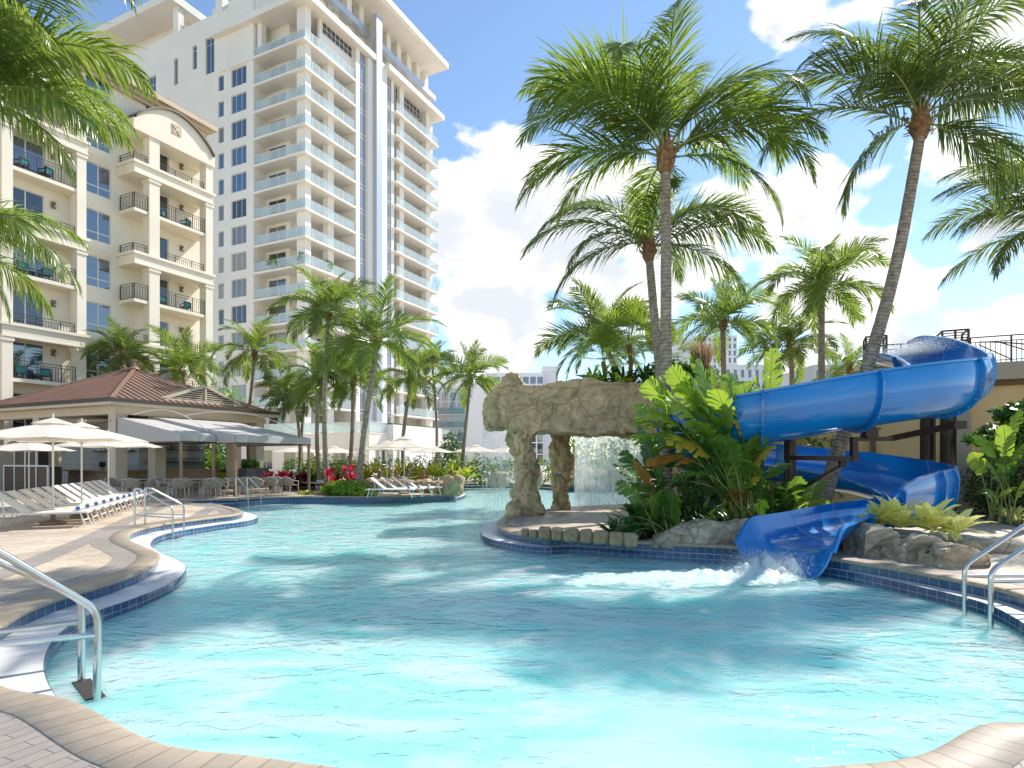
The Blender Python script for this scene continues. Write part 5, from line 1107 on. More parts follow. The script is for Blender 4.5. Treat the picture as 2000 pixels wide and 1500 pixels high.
# ---------------- dining chairs and tables ----------------
mWEAV = brickmat('woven_taupe', (.46, .37, .28), (.40, .32, .24), (.2, .16, .12), .02, .012, .002, uv=False, bump=.4, rough=.7); mCHF = mat('chair_ivory', (.62, .56, .48), .4); mGRN = mat('green_cushion', (.28, .36, .02), .85)
def make_chair(cush=None):
    r_ = empty('woven_armchair', (0, 0, 0)); se = MB(); se.box((-.26, -.25, .42), (.26, .25, .46)); se.build('seat', mWEAV, r_)
    bk = MB(); n = 14; vs = []
    for k in range(n + 1):
        a = math.pi * (k / n); x = .31 * math.cos(a); y = .06 + .24 * math.sin(a); top = .66 + .17 * math.sin(a) ** 1.5
        vs += [(x, y, .46), (x * 1.04, y * 1.06, top), (x * .95, y * .95, .46), (x * .99, y * 1.0, top)]
    fs = []
    for k in range(n): o = 4*k; fs += [(o, o+4, o+5, o+1), (o+3, o+7, o+6, o+2), (o+1, o+5, o+7, o+3)]
    bk.add(vs, fs); bk.build('backrest', mWEAV, r_)
    fr = MB(); fr.tube([(.32 * math.cos(math.pi*k/n), .065 + .25 * math.sin(math.pi*k/n), .66 + .175 * math.sin(math.pi*k/n) ** 1.5) for k in range(n + 1)], .014, 6); fr.bar((.32, .06, .66), (.27, -.24, .62), .025); fr.bar((-.32, .06, .66), (-.27, -.24, .62), .025); fr.bar((.27, -.24, .42), (.27, -.24, .62), .025); fr.bar((-.27, -.24, .42), (-.27, -.24, .62), .025); fr.build('arm_frame', mCHF, r_)
    for x, y in ((-.25, -.23), (.25, -.23), (-.23, .23), (.23, .23)): MB().tube([(x, y, .42), (x * 1.1, y * 1.15, 0)], [.018, .012], 8).build('leg', mCHF, r_)
    if cush: MB().box((-.22, -.22, .463), (.22, .18, .53)).build('cushion', mGRN, r_); MB().box((-.2, .17, .5), (.2, .235, .88)).build('back_cushion', mGRN, r_)
    return r_
chA = make_chair(); chA.location = (0, 0, 0); chG = make_chair(True); firstA = firstG = True
def chair(u, v, rz, lab, green=False, grp=None):
    global firstA, firstG
    p = G(u, v, 0); p.z = .013
    src = chG if green else chA
    if (green and firstG) or (not green and firstA): o = src; o.location = p; o.rotation_euler = (0, 0, rz); 
    else: o = dup(src, p, rz)
    if green: firstG = False
    else: firstA = False
    tag(o, lab, 'chair', grp or 'woven taupe dining armchairs')
cl = [(222, 971, 60, 'left of the bistro table by the bar corner'), (264, 973, 175, 'in front of the bistro table by the bar corner'), (302, 969, 240, 'just left of the first timber post, turned away'), (321, 972, 100, 'dark backed, left of the first timber post'),
      (353, 974, 190, 'behind the first timber post, back to the pool'), (372, 971, 150, 'right of the first timber post'), (414, 973, 185, 'left side of the long dining table'), (428, 970, 170, 'middle of the long dining table'),
      (452, 968, 120, 'behind the slim handrail, facing left'), (480, 968, 200, 'between the two slim handrail tubes'), (504, 968, 170, 'right of the slim handrail'), (530, 967, 190, 'left of the second round table'), (545, 966, 175, 'front of the second round table'), (567, 966, 150, 'right of the second round table by the posts')]
for u, v, a, l in cl: chair(u, v, R(a), 'woven taupe armchair ' + l)
gl_ = [(258, 0), (275, 10), (322, -8), (345, 5), (362, 0), (376, 8), (392, 0), (405, 0), (420, -5), (438, 6)]
for k, (u, a) in enumerate(gl_): chair(u, 957.5 - .35 * k, R(20 + a), f'{ORD[k]} green cushioned armchair from the left along the bar counter', True, 'green cushioned armchairs at the bar')
mTOP = mat('table_top', (.62, .58, .52), .35); mPED = mat('pedestal', (.55, .48, .38), .6)
def table(u, v, w, d, lab, ped=True, rz=GRID):
    p = G(u, v, 0); r_ = empty('dining_table', (p.x, p.y, .013), rz, lab, 'table', 'outdoor dining tables')
    MB().box((-w/2, -d/2, .71), (w/2, d/2, .74)).build('table_top', mTOP, r_)
    if ped: MB().lathe([(.3, 0), (.28, .03), (.12, .45), (.2, .71)], (0, 0, 0), 12).build('pedestal', mPED, r_, True, 40)
    else:
        for x in (-w/2 + .05, w/2 - .05):
            for y in (-d/2 + .05, d/2 - .05): MB().bar((x, y, 0), (x, y, .71), .035).build('leg', mCHF, r_)
    return r_
table(264, 968, .8, .8, 'small square bistro table by the bar corner column', False)
table(335, 966, .9, .9, 'pale table behind the first timber post'); table(400, 966, 1.1, .9, 'wide pale dining table between the first two timber posts'); table(425, 967, .9, .9, 'pedestal table right behind the slim handrail')
table(540, 963, 1.0, .9, 'pale pedestal table near the paired timber posts'); table(470, 963, .9, .9, 'pale table in the shade of the far bar column')
# bottles, screen and till at the bar
cols_ = [(.30, .08, .03), (.05, .12, .04), (.45, .3, .1), (.5, .5, .5), (.02, .05, .12), (.35, .05, .05)]
bt = None; rnd = random.Random(5); nb = 0
mbs = [glassmat('bottle_glass_%d' % i, c, .1) for i, c in enumerate(cols_)]
def bottle(p, m, lab, grp):
    o = MB().lathe([(.035, 0), (.037, .02), (.037, .17), (.013, .22), (.013, .28), (.016, .29)], (0, 0, 0), 8).build('bottle', m, None, True, 40); o.location = p; tag(o, lab, 'bottle', grp)
for row, (zz, nm) in enumerate(((1.502, 'lower'), (2.202, 'upper'))):
    for k in range(16):
        p = hB @ Vector((3.5 + k * .2, 2.8 + rnd.uniform(-.05, .05), zz)); bottle(p, mbs[(k * 5 + row) % 6], f'bottle on the {nm} bar shelf facing the pool side', f'bottles on the {nm} bar shelf facing the pool side')
for row, (zz, nm) in enumerate(((2.102, 'lower'), (2.802, 'upper'))):
    for k in range(15):
        p = hB @ Vector((2.8 + rnd.uniform(-.05, .05), 3.4 + k * .2, zz)); bottle(p, mbs[(k * 3 + row) % 6], f'bottle on the {nm} shelf behind the bar counter till', f'bottles on the {nm} shelf behind the till')
tl = empty('till_screen', hB @ Vector((1.3, 3.2, 1.112)), GRID + R(200), 'black point of sale screen on the wooden bar counter', 'screen')
MB().box((-.1, -.1, 0), (.1, .1, .02)).bar((0, 0, 0), (0, 0, .2), .04).build('stand', mDRK, tl); MB().box((-.2, -.03, .14), (.2, .0, .42)).build('screen', mat('black_screen', (.01, .01, .012), .1), tl)
# rope bollards
mBOL = mat('bollard_wood', (.28, .11, .05), .6, var=.2, vscale=5, vstretch=(1, 1, .3))
bl = [(529, 33.5, 'leftmost timber bollard, by the red plants'), (741, 33.5, 'timber bollard behind the head of the first terrace lounger'), (773, 34.0, 'timber bollard left of the large parasol pole'), (826, 35, 'timber bollard between the far loungers'), (882, 35.5, 'timber bollard behind the boulder on the terrace tip')]
for k, (u, y, lab) in enumerate(bl):
    x = (u - CX) / F * y; o = MB().tube([(0, 0, 0), (0, 0, .98), (0, 0, 1.0)], [.1, .1, .08], 12).build('bollard', mBOL, None, True, 40); o.location = (x, y, 0); tag(o, lab, 'bollard', 'timber rope bollards')
    if k > 1:
        x0, y0 = (bl[k-1][0] - CX) / F * bl[k-1][1], bl[k-1][1]
        r_ = MB().tube([(x0 + (x - x0) * t, y0 + (y - y0) * t, .78 - .18 * math.sin(math.pi * t)) for t in [i / 10 for i in range(11)]], .018, 6).build('rope', mat('rope', (.5, .42, .3), .9)); tag(r_, 'slack rope strung to the ' + lab, 'rope')
# planter, string lights
pl = empty('planter_box', G(484, 953), GRID, 'dark grey square planter between the two far bar columns', 'planter'); MB().box((-.8, -.8, 0), (.8, .8, 1.15)).build('box', mat('planter_grey', (.09, .09, .095), .7), pl)
sl_ = empty('string_lights', hB @ Vector((.1, .1, 3.55)), GRID, 'string of bare bulbs slung from the bar corner column', 'string lights')
pts = [Vector((-.2 - 3.2 * t, 1.2 * t, -.1 - .35 * math.sin(math.pi * t) - .2 * t)) for t in [i / 14 for i in range(15)]]
MB().tube(pts, .012, 5).build('cable', mDRK, sl_)
for k in (3, 6, 9, 12): MB().lathe([(.015, -.02), (.03, -.06), (.045, -.12), (.02, -.17)], pts[k], 8).build('bulb', glassmat('bulb_glass', (.6, .55, .45), .1), sl_, True)
# ---------------- palms ----------------
mPALM = leafmat('coconut_leaf', (.07, .118, .027), (.38, .52, .06), .44, .33, .45, dry=(.18, .19, .05))
mPALMD = leafmat('coconut_leaf_dark', (.06, .10, .028), (.30, .42, .06), .40, .32, .45, dry=(.13, .15, .045))
mRACH = mat('frond_stalk', (.22, .27, .07), .5, var=.2, vscale=2)
mFAN = leafmat('fan_leaf', (.10, .17, .03), (.40, .52, .06), .4, .4, .35)
mFIB = mat('palm_fibre', (.26, .14, .065), .9, var=.4, vscale=12, bump=.8, bscale=30)
def trunkmat():
    m = bpy.data.materials.new('palm_trunk'); nt, N, L, b = nodes(m); tc = N.new('ShaderNodeTexCoord')
    w = N.new('ShaderNodeTexWave'); w.bands_direction = 'Y'; w.inputs['Scale'].default_value = 3.6; w.inputs['Distortion'].default_value = 2.2; w.inputs['Detail'].default_value = 3; w.inputs['Detail Scale'].default_value = 1.5
    mp = N.new('ShaderNodeMapping'); mp.inputs['Scale'].default_value = (1.5, 1, 1); L.new(tc.outputs['UV'], mp.inputs[0]); L.new(mp.outputs[0], w.inputs['Vector'])
    n = N.new('ShaderNodeTexNoise'); n.inputs['Scale'].default_value = 9; n.inputs['Detail'].default_value = 8; L.new(tc.outputs['Object'], n.inputs['Vector'])
    cr = N.new('ShaderNodeValToRGB'); L.new(n.outputs[0], cr.inputs[0]); e = cr.color_ramp.elements; e[0].position = .3; e[0].color = (.22, .17, .12, 1); e[1].position = .7; e[1].color = (.50, .41, .32, 1)
    mx = N.new('ShaderNodeMix'); mx.data_type = 'RGBA'; mx.blend_type = 'MULTIPLY'; mx.inputs[0].default_value = .3; L.new(cr.outputs[0], mx.inputs[6]); L.new(w.outputs[0], mx.inputs[7]); L.new(mx.outputs[2], b.inputs['Base Color'])
    b.inputs['Roughness'].default_value = .85; bp = N.new('ShaderNodeBump'); bp.inputs['Strength'].default_value = .8; bp.inputs['Distance'].default_value = .02; L.new(w.outputs[1], bp.inputs['Height']); L.new(bp.outputs[0], b.inputs['Normal']); return m
mTRUNK = trunkmat()
def nrm(a): return a / np.maximum(np.linalg.norm(a, axis=-1, keepdims=True), 1e-9)
def frond(V, Fq, MI, L, az, e0, droop, roll, nl, rng, lw=.045, ll=.27, base=(0, 0, 0), sway=0.0, seg=3, hang=1.0, ragged=.12):
    n = 26; t = np.linspace(0, 1, n); e = np.radians(e0) - np.radians(droop) * t ** 1.45; a = np.radians(az) + np.radians(sway) * t ** 2
    d = np.stack([np.cos(e) * np.cos(a), np.cos(e) * np.sin(a), np.sin(e)], 1); pos = np.vstack([[0, 0, 0], np.cumsum(d[:-1] * L / (n - 1), axis=0)]) + np.array(base)
    S = np.stack([-np.sin(a), np.cos(a), np.zeros(n)], 1); Nn = nrm(np.cross(d, S))
    # rachis
    o = len(V); r = (.028 * (1 - t) + .005) * (L / 3.5); sq = [(1, 0), (0, 1), (-1, 0), (0, -1)]
    for i in range(n):
        for (p, q) in sq: V.append(pos[i] + S[i] * p * r[i] + Nn[i] * q * r[i] * .7)
    for i in range(n - 1):
        for k in range(4): Fq.append((o+4*i+k, o+4*i+(k+1) % 4, o+4*i+4+(k+1) % 4, o+4*i+4+k)); MI.append(1)
    tj = np.linspace(.11, .995, nl) + rng.uniform(-.3, .3, nl) * .8 / nl; tj = np.clip(tj, .08, 1)
    for s in (-1, 1):
        P_ = np.stack([np.interp(tj, t, pos[:, k]) for k in range(3)], 1); T = nrm(np.stack([np.interp(tj, t, d[:, k]) for k in range(3)], 1)); Sj = nrm(np.stack([np.interp(tj, t, S[:, k]) for k in range(3)], 1)); Nj = nrm(np.cross(T, Sj))
        rr = np.radians(roll + rng.normal(0, 5, nl)); Sr = Sj * np.cos(rr)[:, None] + Nj * np.sin(rr)[:, None]
        ang = np.radians(62 - 38 * tj + rng.normal(0, 4, nl)); up = np.radians(18 - 10 * tj + rng.normal(0, 6, nl))
        D = nrm(T * np.cos(ang)[:, None] + s * Sr * (np.sin(ang) * np.cos(up))[:, None] + Nj * (np.sin(ang) * np.sin(up))[:, None])
        prof = np.clip(np.sin(np.pi * np.clip(tj * .9 + .12, 0, 1)) ** .6, .25, 1) * (1 - .15 * tj); ln = L * ll * prof * (1 + rng.normal(0, ragged, nl)); ln = np.maximum(ln, .1 * L * ll)
        W = nrm(T - D * np.sum(T * D, 1)[:, None]); ph = np.radians(rng.normal(0, 24, nl)); W2 = np.cross(D, W); W = W * np.cos(ph)[:, None] + W2 * np.sin(ph)[:, None]
        cur = P_.copy(); Dc = D.copy(); g = rng.uniform(.12, .36, nl)[:, None] * hang; widths = ([.55, 1, .8, .06] if seg == 3 else [.6, 1, .06]); rows = []
        for k in range(seg + 1):
            w = lw * widths[k] * (ln / (L * ll))[:, None] ** .3 * (L / 3.5) / 2; rows.append((cur - W * w, cur + W * w)); Dc = nrm(Dc + np.array([0, 0, -1.0]) * g * (.35 + .5 * k / seg)); cur = cur + Dc * (ln / seg)[:, None]
        o = len(V); A = np.stack([x for rw in rows for x in rw], 1); m_ = 2 * (seg + 1); V.extend(A.reshape(-1, 3))
        for j in range(nl):
            b_ = o + j * m_
            for k in range(seg): Fq.append((b_+2*k, b_+2*k+1, b_+2*k+3, b_+2*k+2)); MI.append(0)
def crown_mesh(name, fr, seed, nl, lw=.045, seg=3, mleaf=None, ll=.27, ragged=.12, hang=1.0):
    rng = np.random.default_rng(seed); V, Fq, MI = [], [], []
    for f in fr:
        az, e0, dr, L = f[:4]; b = (.07 * math.cos(R(az)), .07 * math.sin(R(az)), rng.uniform(-.15, .2)); frond(V, Fq, MI, L, az, e0, dr, f[4] if len(f) > 4 else rng.normal(0, 22), nl, rng, lw, ll, b, rng.normal(0, 10), seg, hang * (1.0 + (.6 if e0 < 25 else 0)), ragged)
    return npmesh(name, V, Fq, [mleaf or mPALM, mRACH], None, MI)
def auto_fronds(seed, n=20, L=3.4, top=82, low=-25, flop=1.0):
    r = random.Random(seed); out = []
    for i in range(n):
        f = i / (n - 1); out.append((i * 137.5 + r.uniform(-14, 14), top + (low - top) * f ** .85 + r.uniform(-7, 7), (48 + 42 * math.sin(math.pi * f)) * flop + r.uniform(-10, 14), L * (.72 + .38 * math.sin(math.pi * (.2 + .7 * f))) * r.uniform(.9, 1.08)))
    return out
def sheath(parent, h=.75, r=.17, seed=0, z=0):
    rnd = random.Random(seed); mb = MB(); prof = [(r * .7, -.55), (r * 1.05, -.35), (r * 1.25, -.12), (r * 1.1, .1), (r * .75, .35), (r * .4, .6)]
    vs = []; n = 14
    for (a, zz) in prof:
        for k in range(n): q = 2*math.pi*k/n; rr = a * (1 + rnd.uniform(-.14, .14)); vs.append((rr*math.cos(q), rr*math.sin(q), z + zz * h + rnd.uniform(-.02, .02)))
    mb.add(vs, [(i*n+k, i*n+(k+1)%n, (i+1)*n+(k+1)%n, (i+1)*n+k) for i in range(len(prof)-1) for k in range(n)])
    for k in range(34):
        q = rnd.uniform(0, 6.28); zz = z + rnd.uniform(-.5, .15) * h; a = r * 1.15; p = Vector((a*math.cos(q), a*math.sin(q), zz)); d = Vector((math.cos(q) * .12, math.sin(q) * .12, rnd.uniform(-.05, .2))); t = Vector((-math.sin(q), math.cos(q), 0)) * rnd.uniform(.02, .05)
        mb.add([p - t, p + t, p + d + t * .5, p + d - t * .5], [(0, 1, 2, 3)])
    for k in range(8):
        q = k * 2.4; mb.add([(r*.9*math.cos(q-.35), r*.9*math.sin(q-.35), z+.0), (r*.9*math.cos(q+.35), r*.9*math.sin(q+.35), z+.0), (r*.55*math.cos(q+.2), r*.55*math.sin(q+.2), z+.62*h), (r*.55*math.cos(q-.2), r*.55*math.sin(q-.2), z+.62*h)], [(0,1,2,3)])
    return mb.build('fibre_sheath', mFIB, parent)
CROWNS = {}
def palm(uc, vc, y, base, label, r=.14, bend=0.0, crown=None, seed=1, kind=0, scale=1.0, rot=0, group=None, mids=None, leaf=None, hang=1.0):
    """crown heart at pixel (uc,vc), depth y; base: x,y of the foot."""
    top = P(uc, vc, y); bx, by = base; o = empty('coconut_palm', (bx, by, 0), 0, label, 'palm tree', group)
    tp = Vector((top.x - bx, top.y - by, top.z)); pts = []
    ctrl = [Vector((0, 0, -.1))] + [Vector(m) - Vector((bx, by, 0)) for m in (mids or [])] + [tp + Vector((0, 0, -.35))]
    if not mids: ctrl.insert(1, Vector((tp.x * .25 + bend, tp.y * .25, tp.z * .45)))
    c = catmull([tuple(p) for p in ctrl], 16, closed=False); rr = []
    L_ = len(c)
    for i in range(L_):
        t = i / (L_ - 1); rr.append(r * (1.0 + .55 * max(0, 1 - t * 9) ** 1.5) * (1.08 - .38 * t) * (1 + .02 * math.sin(i * 2.1)))
    MB().tube([Vector(p) for p in c], rr, 14, True, True).build('trunk', mTRUNK, o, True, 60)
    if crown is not None: cr = crown_mesh('crown', crown, seed, 96, .036, 3, leaf, .31, .12, hang)
    else:
        if kind not in CROWNS:
            n, flop, ll, lf = {0: (21, 1.0, .28, mPALM), 1: (19, 1.15, .3, mPALM), 2: (23, .95, .27, mPALMD), 3: (18, 1.25, .28, mPALM)}[kind]
            CROWNS[kind] = crown_mesh('crown', auto_fronds(40 + kind, n, 3.35, flop=flop), 7 + kind, 66, .055, 2, lf, ll * 1.08, .15); cr = CROWNS[kind]
        else: cr = CROWNS[kind].copy(); C.objects.link(cr)
    cr.parent = o; cr.location = tp; cr.rotation_euler = (0, 0, rot); cr.scale = (scale,) * 3
    s = sheath(o, .8 * min(1, scale + .1), r * 1.15, seed); s.location = tp
    return o
# near palms, fronds laid out as in the photo: (azimuth, start elevation, droop, length)
C1 = [(178, 55, 105, 4.0), (165, 30, 85, 3.9), (185, 12, 62, 3.9), (195, 62, 120, 4.2), (172, 72, 100, 4.3), (210, 40, 95, 3.7), (150, 78, 85, 4.2), (100, 84, 60, 4.0), (60, 80, 70, 4.0), (20, 72, 95, 4.1), (0, 48, 80, 4.3), (10, 60, 150, 4.2), (-10, 30, 100, 3.9), (5, 14, 88, 3.6), (-25, 62, 125, 3.8), (40, 50, 100, 3.8), (75, 45, 100, 3.7), (120, 50, 100, 3.7), (140, 20, 90, 3.6), (262, 80, 110, 3.6), (300, 55, 120, 3.4), (235, 70, 130, 3.8), (330, 75, 110, 4.0), (90, 20, 80, 3.4)]
C1 = [(q[0], q[1] - 3, q[2] + 14, q[3]) for k, q in enumerate(C1) if k not in (7, 16, 17, 20, 22)]
palm(1300, 300, 14.0, (3.62, 14.3), 'tall straight coconut palm rising from the island in front of the rock arch', .15, 0, C1, 3, mids=[(3.60, 14.2, 2.5), (3.58, 14.1, 5.6)], hang=1.6)
C2 = [(180, 28, 78, 3.9), (176, 50, 95, 3.6), (190, -5, 60, 3.4), (160, 60, 100, 3.4), (5, 30, 62, 4.0), (-5, 50, 100, 3.6), (12, 5, 70, 3.5), (25, 65, 90, 3.4), (90, 78, 70, 3.2), (270, 60, 110, 3.0), (230, 40, 110, 3.2), (320, 35, 110, 3.2), (120, 40, 90, 3.2), (60, 30, 80, 3.2), (205, 15, 90, 3.2)]
C2 = [(q[0], q[1], q[2] + 12, q[3]) for k, q in enumerate(C2) if k not in (10, 12)]
palm(1268, 480, 17.0, (4.2, 16.8), 'second coconut palm whose curved trunk leans behind the tall island palm', .145, 0, C2, 5, mids=[(4.15, 16.9, 3.6), (3.98, 16.95, 5.6)], leaf=mPALMD, hang=1.8)
C3 = [(182, 42, 78, 4.0), (176, 30, 88, 4.1), (188, 68, 105, 3.8), (200, -20, 55, 3.7), (170, 75, 85, 4.0), (215, 45, 120, 3.2), (140, 60, 85, 3.8), (100, 82, 60, 4.0), (50, 78, 65, 4.2), (20, 66, 70, 4.3), (5, 40, 45, 4.2), (-8, 22, 80, 3.4), (-3, 0, 75, 3.3), (350, -25, 60, 3.0), (8, 58, 105, 3.9), (320, 62, 125, 3.5), (265, 72, 120, 3.4), (290, 40, 130, 3.0), (235, 66, 115, 3.6), (75, 40, 90, 3.5), (120, 30, 90, 3.4), (340, 76, 70, 4.0)]
C3 = [(q[0], q[1] - 2, q[2] + 12, q[3]) for k, q in enumerate(C3) if k not in (6, 8, 15, 19, 20)]
palm(1797, 235, 14.2, (7.27, 14.6), 'coconut palm leaning right behind the slide, crown at the top right', .165, 0, C3, 9, mids=[(7.85, 14.5, 2.0), (8.46, 14.35, 4.0), (9.06, 14.25, 6.4)], leaf=mPALMD, hang=1.8)
# left foreground palms whose crowns hang into the picture
C4 = [(4, 30, 82, 3.1), (18, 55, 88, 2.7), (-8, 8, 66, 2.6), (28, 20, 80, 2.7), (-20, 42, 105, 2.5), (40, 60, 80, 2.8), (10, 70, 90, 2.9), (0, -12, 60, 2.3), (60, 35, 80, 2.7), (90, 60, 80, 2.7), (-45, 30, 100, 2.4), (130, 50, 80, 2.6), (180, 50, 80, 2.6), (230, 40, 90, 2.5), (280, 50, 90, 2.4), (-30, 70, 90, 2.6), (15, 5, 70, 2.4)]
palm(-95, 175, 7.6, (-7.4, 7.9), 'left foreground coconut palm whose long fronds sweep in from the picture edge', .16, 0, [(q[0], q[1] + 6, q[2] + 14, q[3] * .84) for q in C4], 13, hang=3.2)
C5 = [(5, 20, 88, 2.5), (25, 50, 95, 2.5), (-15, 45, 110, 2.4), (45, 25, 90, 2.4), (90, 60, 80, 2.4), (-50, 30, 100, 2.2), (150, 40, 80, 2.4), (200, 40, 80, 2.4), (260, 40, 80, 2.2), (70, 0, 60, 2.2), (0, -20, 55, 1.9)]
palm(-130, 480, 8.6, (-8.6, 8.9), 'lower coconut palm at the far left edge, frond tips by the hotel balconies', .15, 0, [(q[0], q[1], q[2] + 14, q[3] * .82) for q in C5], 17, hang=3.0)
C5b = [(0, 15, 80, 2.9), (-15, 40, 100, 3.0), (20, 60, 90, 3.0), (-30, 10, 80, 2.8), (60, 50, 80, 2.8), (10, 35, 95, 3.0), (150, 40, 80, 2.6), (220, 40, 80, 2.6), (280, 40, 90, 2.6), (100, 60, 80, 2.6)]
palm(-40, -100, 8.2, (-7.6, 8.2), 'high crown of a coconut palm dangling fronds into the top left corner', .15, 0, [(q[0], q[1], q[2] + 12, q[3] * .82) for q in C5b], 19, hang=3.0)
C6 = [(180, 40, 80, 3.6), (190, 15, 65, 3.5), (170, 60, 95, 3.4), (200, -10, 60, 3.2), (150, 30, 80, 3.2), (215, 50, 100, 3.2), (90, 70, 80, 3.2), (0, 40, 80, 3.2), (270, 50, 90, 3.0), (130, 0, 60, 3.0), (185, 75, 80, 3.2)]
palm(2065, 430, 16.5, (14.9, 16.5), 'coconut palm off the right edge reaching fronds towards the leaning palm', .15, 0, C6, 23, leaf=mPALMD, hang=2.0)
MID = [ # crown u,v, depth, base u (foot x at that depth), label, kind, scale, rot, r
 (735, 668, 28.5, 695, 'prominent coconut palm with a curved grey trunk on the planted bed left of the loungers', 0, 0.95, .3, .15),
 (640, 610, 29.5, 637, 'tall thin coconut palm just left of the curved trunk palm', 1, 0.84, 1.4, .13),
 (622, 735, 33.0, 623, 'short trunked coconut palm behind the awning end', 3, 0.72, 2.2, .12),
 (578, 778, 36.0, 580, 'low coconut palm directly over the awning edge', 2, 0.68, 3.0, .11),
 (594, 772, 38.0, 591, 'thin coconut palm behind the low palm over the awning', 1, 0.6, 4.1, .1),
 (690, 745, 33.5, 677, 'coconut palm with orange tinted heart between the two leaning trunks', 0, 0.74, 5.0, .12),
 (802, 738, 38.0, 788, 'coconut palm leaning right behind the large terrace parasol', 3, 0.84, 1.1, .13),
 (918, 738, 40.0, 898, 'solitary coconut palm left of the rock knob', 0, 0.88, 2.5, .13),
 (497, 690, 36.0, 485, 'slender coconut palm above the pavilion gable end', 3, 0.86, .9, .12),
 (240, 690, 39.5, 238, 'bushy coconut palm right behind the pavilion finial', 2, 0.8, 4.6, .14),
 (358, 722, 40.5, 362, 'wide coconut palm behind the dormer of the pavilion', 0, 0.95, 5.6, .14),
 (845, 712, 46.0, 850, 'small palm between the tower foot and the solitary palm', 2, 0.7, .4, .12),
 (1605, 558, 22.0, 1622, 'slim coconut palm standing behind the slide, mid height crown', 1, 0.76, .8, .14),
 (1412, 628, 26.0, 1408, 'coconut palm behind the rock arch, right of the two tall trunks', 0, 0.74, 2.0, .14),
 (1545, 672, 27.0, 1545, 'dark bushy coconut palm behind the big upright paddle leaf', 2, 0.72, 1.5, .14),
 (1180, 655, 26.0, 1262, 'dark coconut palm directly behind the planted rock arch', 2, 0.92, 3.3, .15),
 (1660, 722, 31.0, 1665, 'palm with a single sweeping frond over the slide rim', 3, 0.62, 4.0, .12),
]
for (u, v, y, ub, lab, kd, s_, rt, rr_) in MID:
    bx_ = (ub - CX) / F * y; tx = (u - CX) / F * y
    palm(u, v, y, (bx_, y + .2), lab, rr_, (bx_ - tx) * .0 - .15 * (1 if kd % 2 else -1), None, int(u), kd, s_, rt, 'coconut palms around the pool')
# ---------------- strap and paddle leaves ----------------
def rosette(V, Fq, UV, base, n, L, w, e0, e1, droop, rng, seg=5, fold=.25, az=None, shape=0):
    for i in range(n):
        a = rng.uniform(0, 2*math.pi) if az is None else rng.uniform(*az); f = i / max(1, n-1); e = math.radians(e0 + (e1 - e0) * f + rng.normal(0, 5)); l = L * rng.uniform(.75, 1.1); ww = w * rng.uniform(.8, 1.15)
        p = np.array(base) + np.array([math.cos(a), math.sin(a), 0]) * .02; S = np.array([-math.sin(a), math.cos(a), 0]); o = len(V); tw = rng.normal(0, .25)
        for k in range(seg + 1):
            t = k / seg; ee = e - math.radians(droop) * t ** 1.4; d = np.array([math.cos(ee)*math.cos(a), math.cos(ee)*math.sin(a), math.sin(ee)]); N_ = np.cross(d, S)
            wd = ww / 2 * ((math.sin(math.pi * min(1, .12 + .88 * t)) ** .7 + .02) if shape == 0 else (1 - t ** 2.5 + .02)); S2 = S * math.cos(tw) + N_ * math.sin(tw)
            V += [p - S2 * wd + N_ * wd * fold, p, p + S2 * wd + N_ * wd * fold]
            if k < seg: p = p + d * l / seg
        for k in range(seg):
            q = o + 3 * k; t0, t1 = k / seg, (k + 1) / seg
            Fq += [(q, q+1, q+4, q+3), (q+1, q+2, q+5, q+4)]; UV += [(0, t0), (.5, t0), (.5, t1), (0, t1), (.5, t0), (1, t0), (1, t1), (.5, t1)]
def plant(name, label, cat, items, m, seed, group=None, kind=None, sep=False):
    """items: list of (base, n, L, w, e0, e1, droop)"""
    rng = np.random.default_rng(seed); V, Fq, UV = [], [], []
    b0 = np.array(items[0][0], float)
    for it in items: rosette(V, Fq, UV, np.array(it[0], float) - b0, *it[1:7], rng)
    o = npmesh(name, V, Fq, m, None, None, UV); o.location = tuple(b0); tag(o, label, cat, group, kind); return o
mGING = leafmat('variegated_leaf', (.78, .76, .18), (.9, .9, .3), .4, .45, .2, uvstripe=((.95, .92, .42), 1.6), dry=(.8, .8, .2))
mLIME = leafmat('lime_leaf', (.30, .38, .03), (.7, .7, .08), .4, .45, .35); mYEL = leafmat('yellow_leaf', (.55, .50, .04), (.8, .7, .08), .4, .45, .3)
mRED = leafmat('red_leaf', (.38, .012, .05), (.8, .04, .14), .4, .35, .45); mMAR = leafmat('maroon_leaf', (.10, .012, .025), (.35, .03, .06), .3, .3, .5)
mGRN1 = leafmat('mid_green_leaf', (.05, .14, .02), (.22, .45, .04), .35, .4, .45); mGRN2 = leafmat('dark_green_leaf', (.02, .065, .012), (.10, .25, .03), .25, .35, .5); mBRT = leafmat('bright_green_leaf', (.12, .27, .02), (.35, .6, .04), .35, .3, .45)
mDRY = leafmat('dry_leaf', (.36, .22, .08), (.5, .3, .08), .25, .7, .4); mPLUME = leafmat('plume_tan', (.42, .27, .18), (.6, .4, .25), .3, .9, .3)
def gpt(u, v, z=0.0): p = G(u, v, z); return (p.x, p.y, z)
def at(u, y, z=0.0): return ((u - CX) / F * y, y, z)
# yellow striped clumps above the right boulders
plant('striped_ginger', 'big yellow striped ginger plant spilling over the right boulders', 'plant', [((6.95, 10.9, .42), 26, .7, .18, 80, 15, 55), ((7.35, 10.7, .42), 26, .66, .18, 75, 10, 55), ((6.75, 11.1, .45), 16, .6, .17, 85, 30, 45), ((7.75, 10.6, .36), 20, .62, .17, 60, 0, 50)], mGING, 2)
plant('striped_ginger', 'small yellow green clump on the dark gravel at the right edge', 'plant', [((13.1, 15.8, 0), 22, .6, .09, 80, 15, 60), ((13.5, 15.6, 0), 16, .55, .09, 80, 20, 60)], mGING, 3)
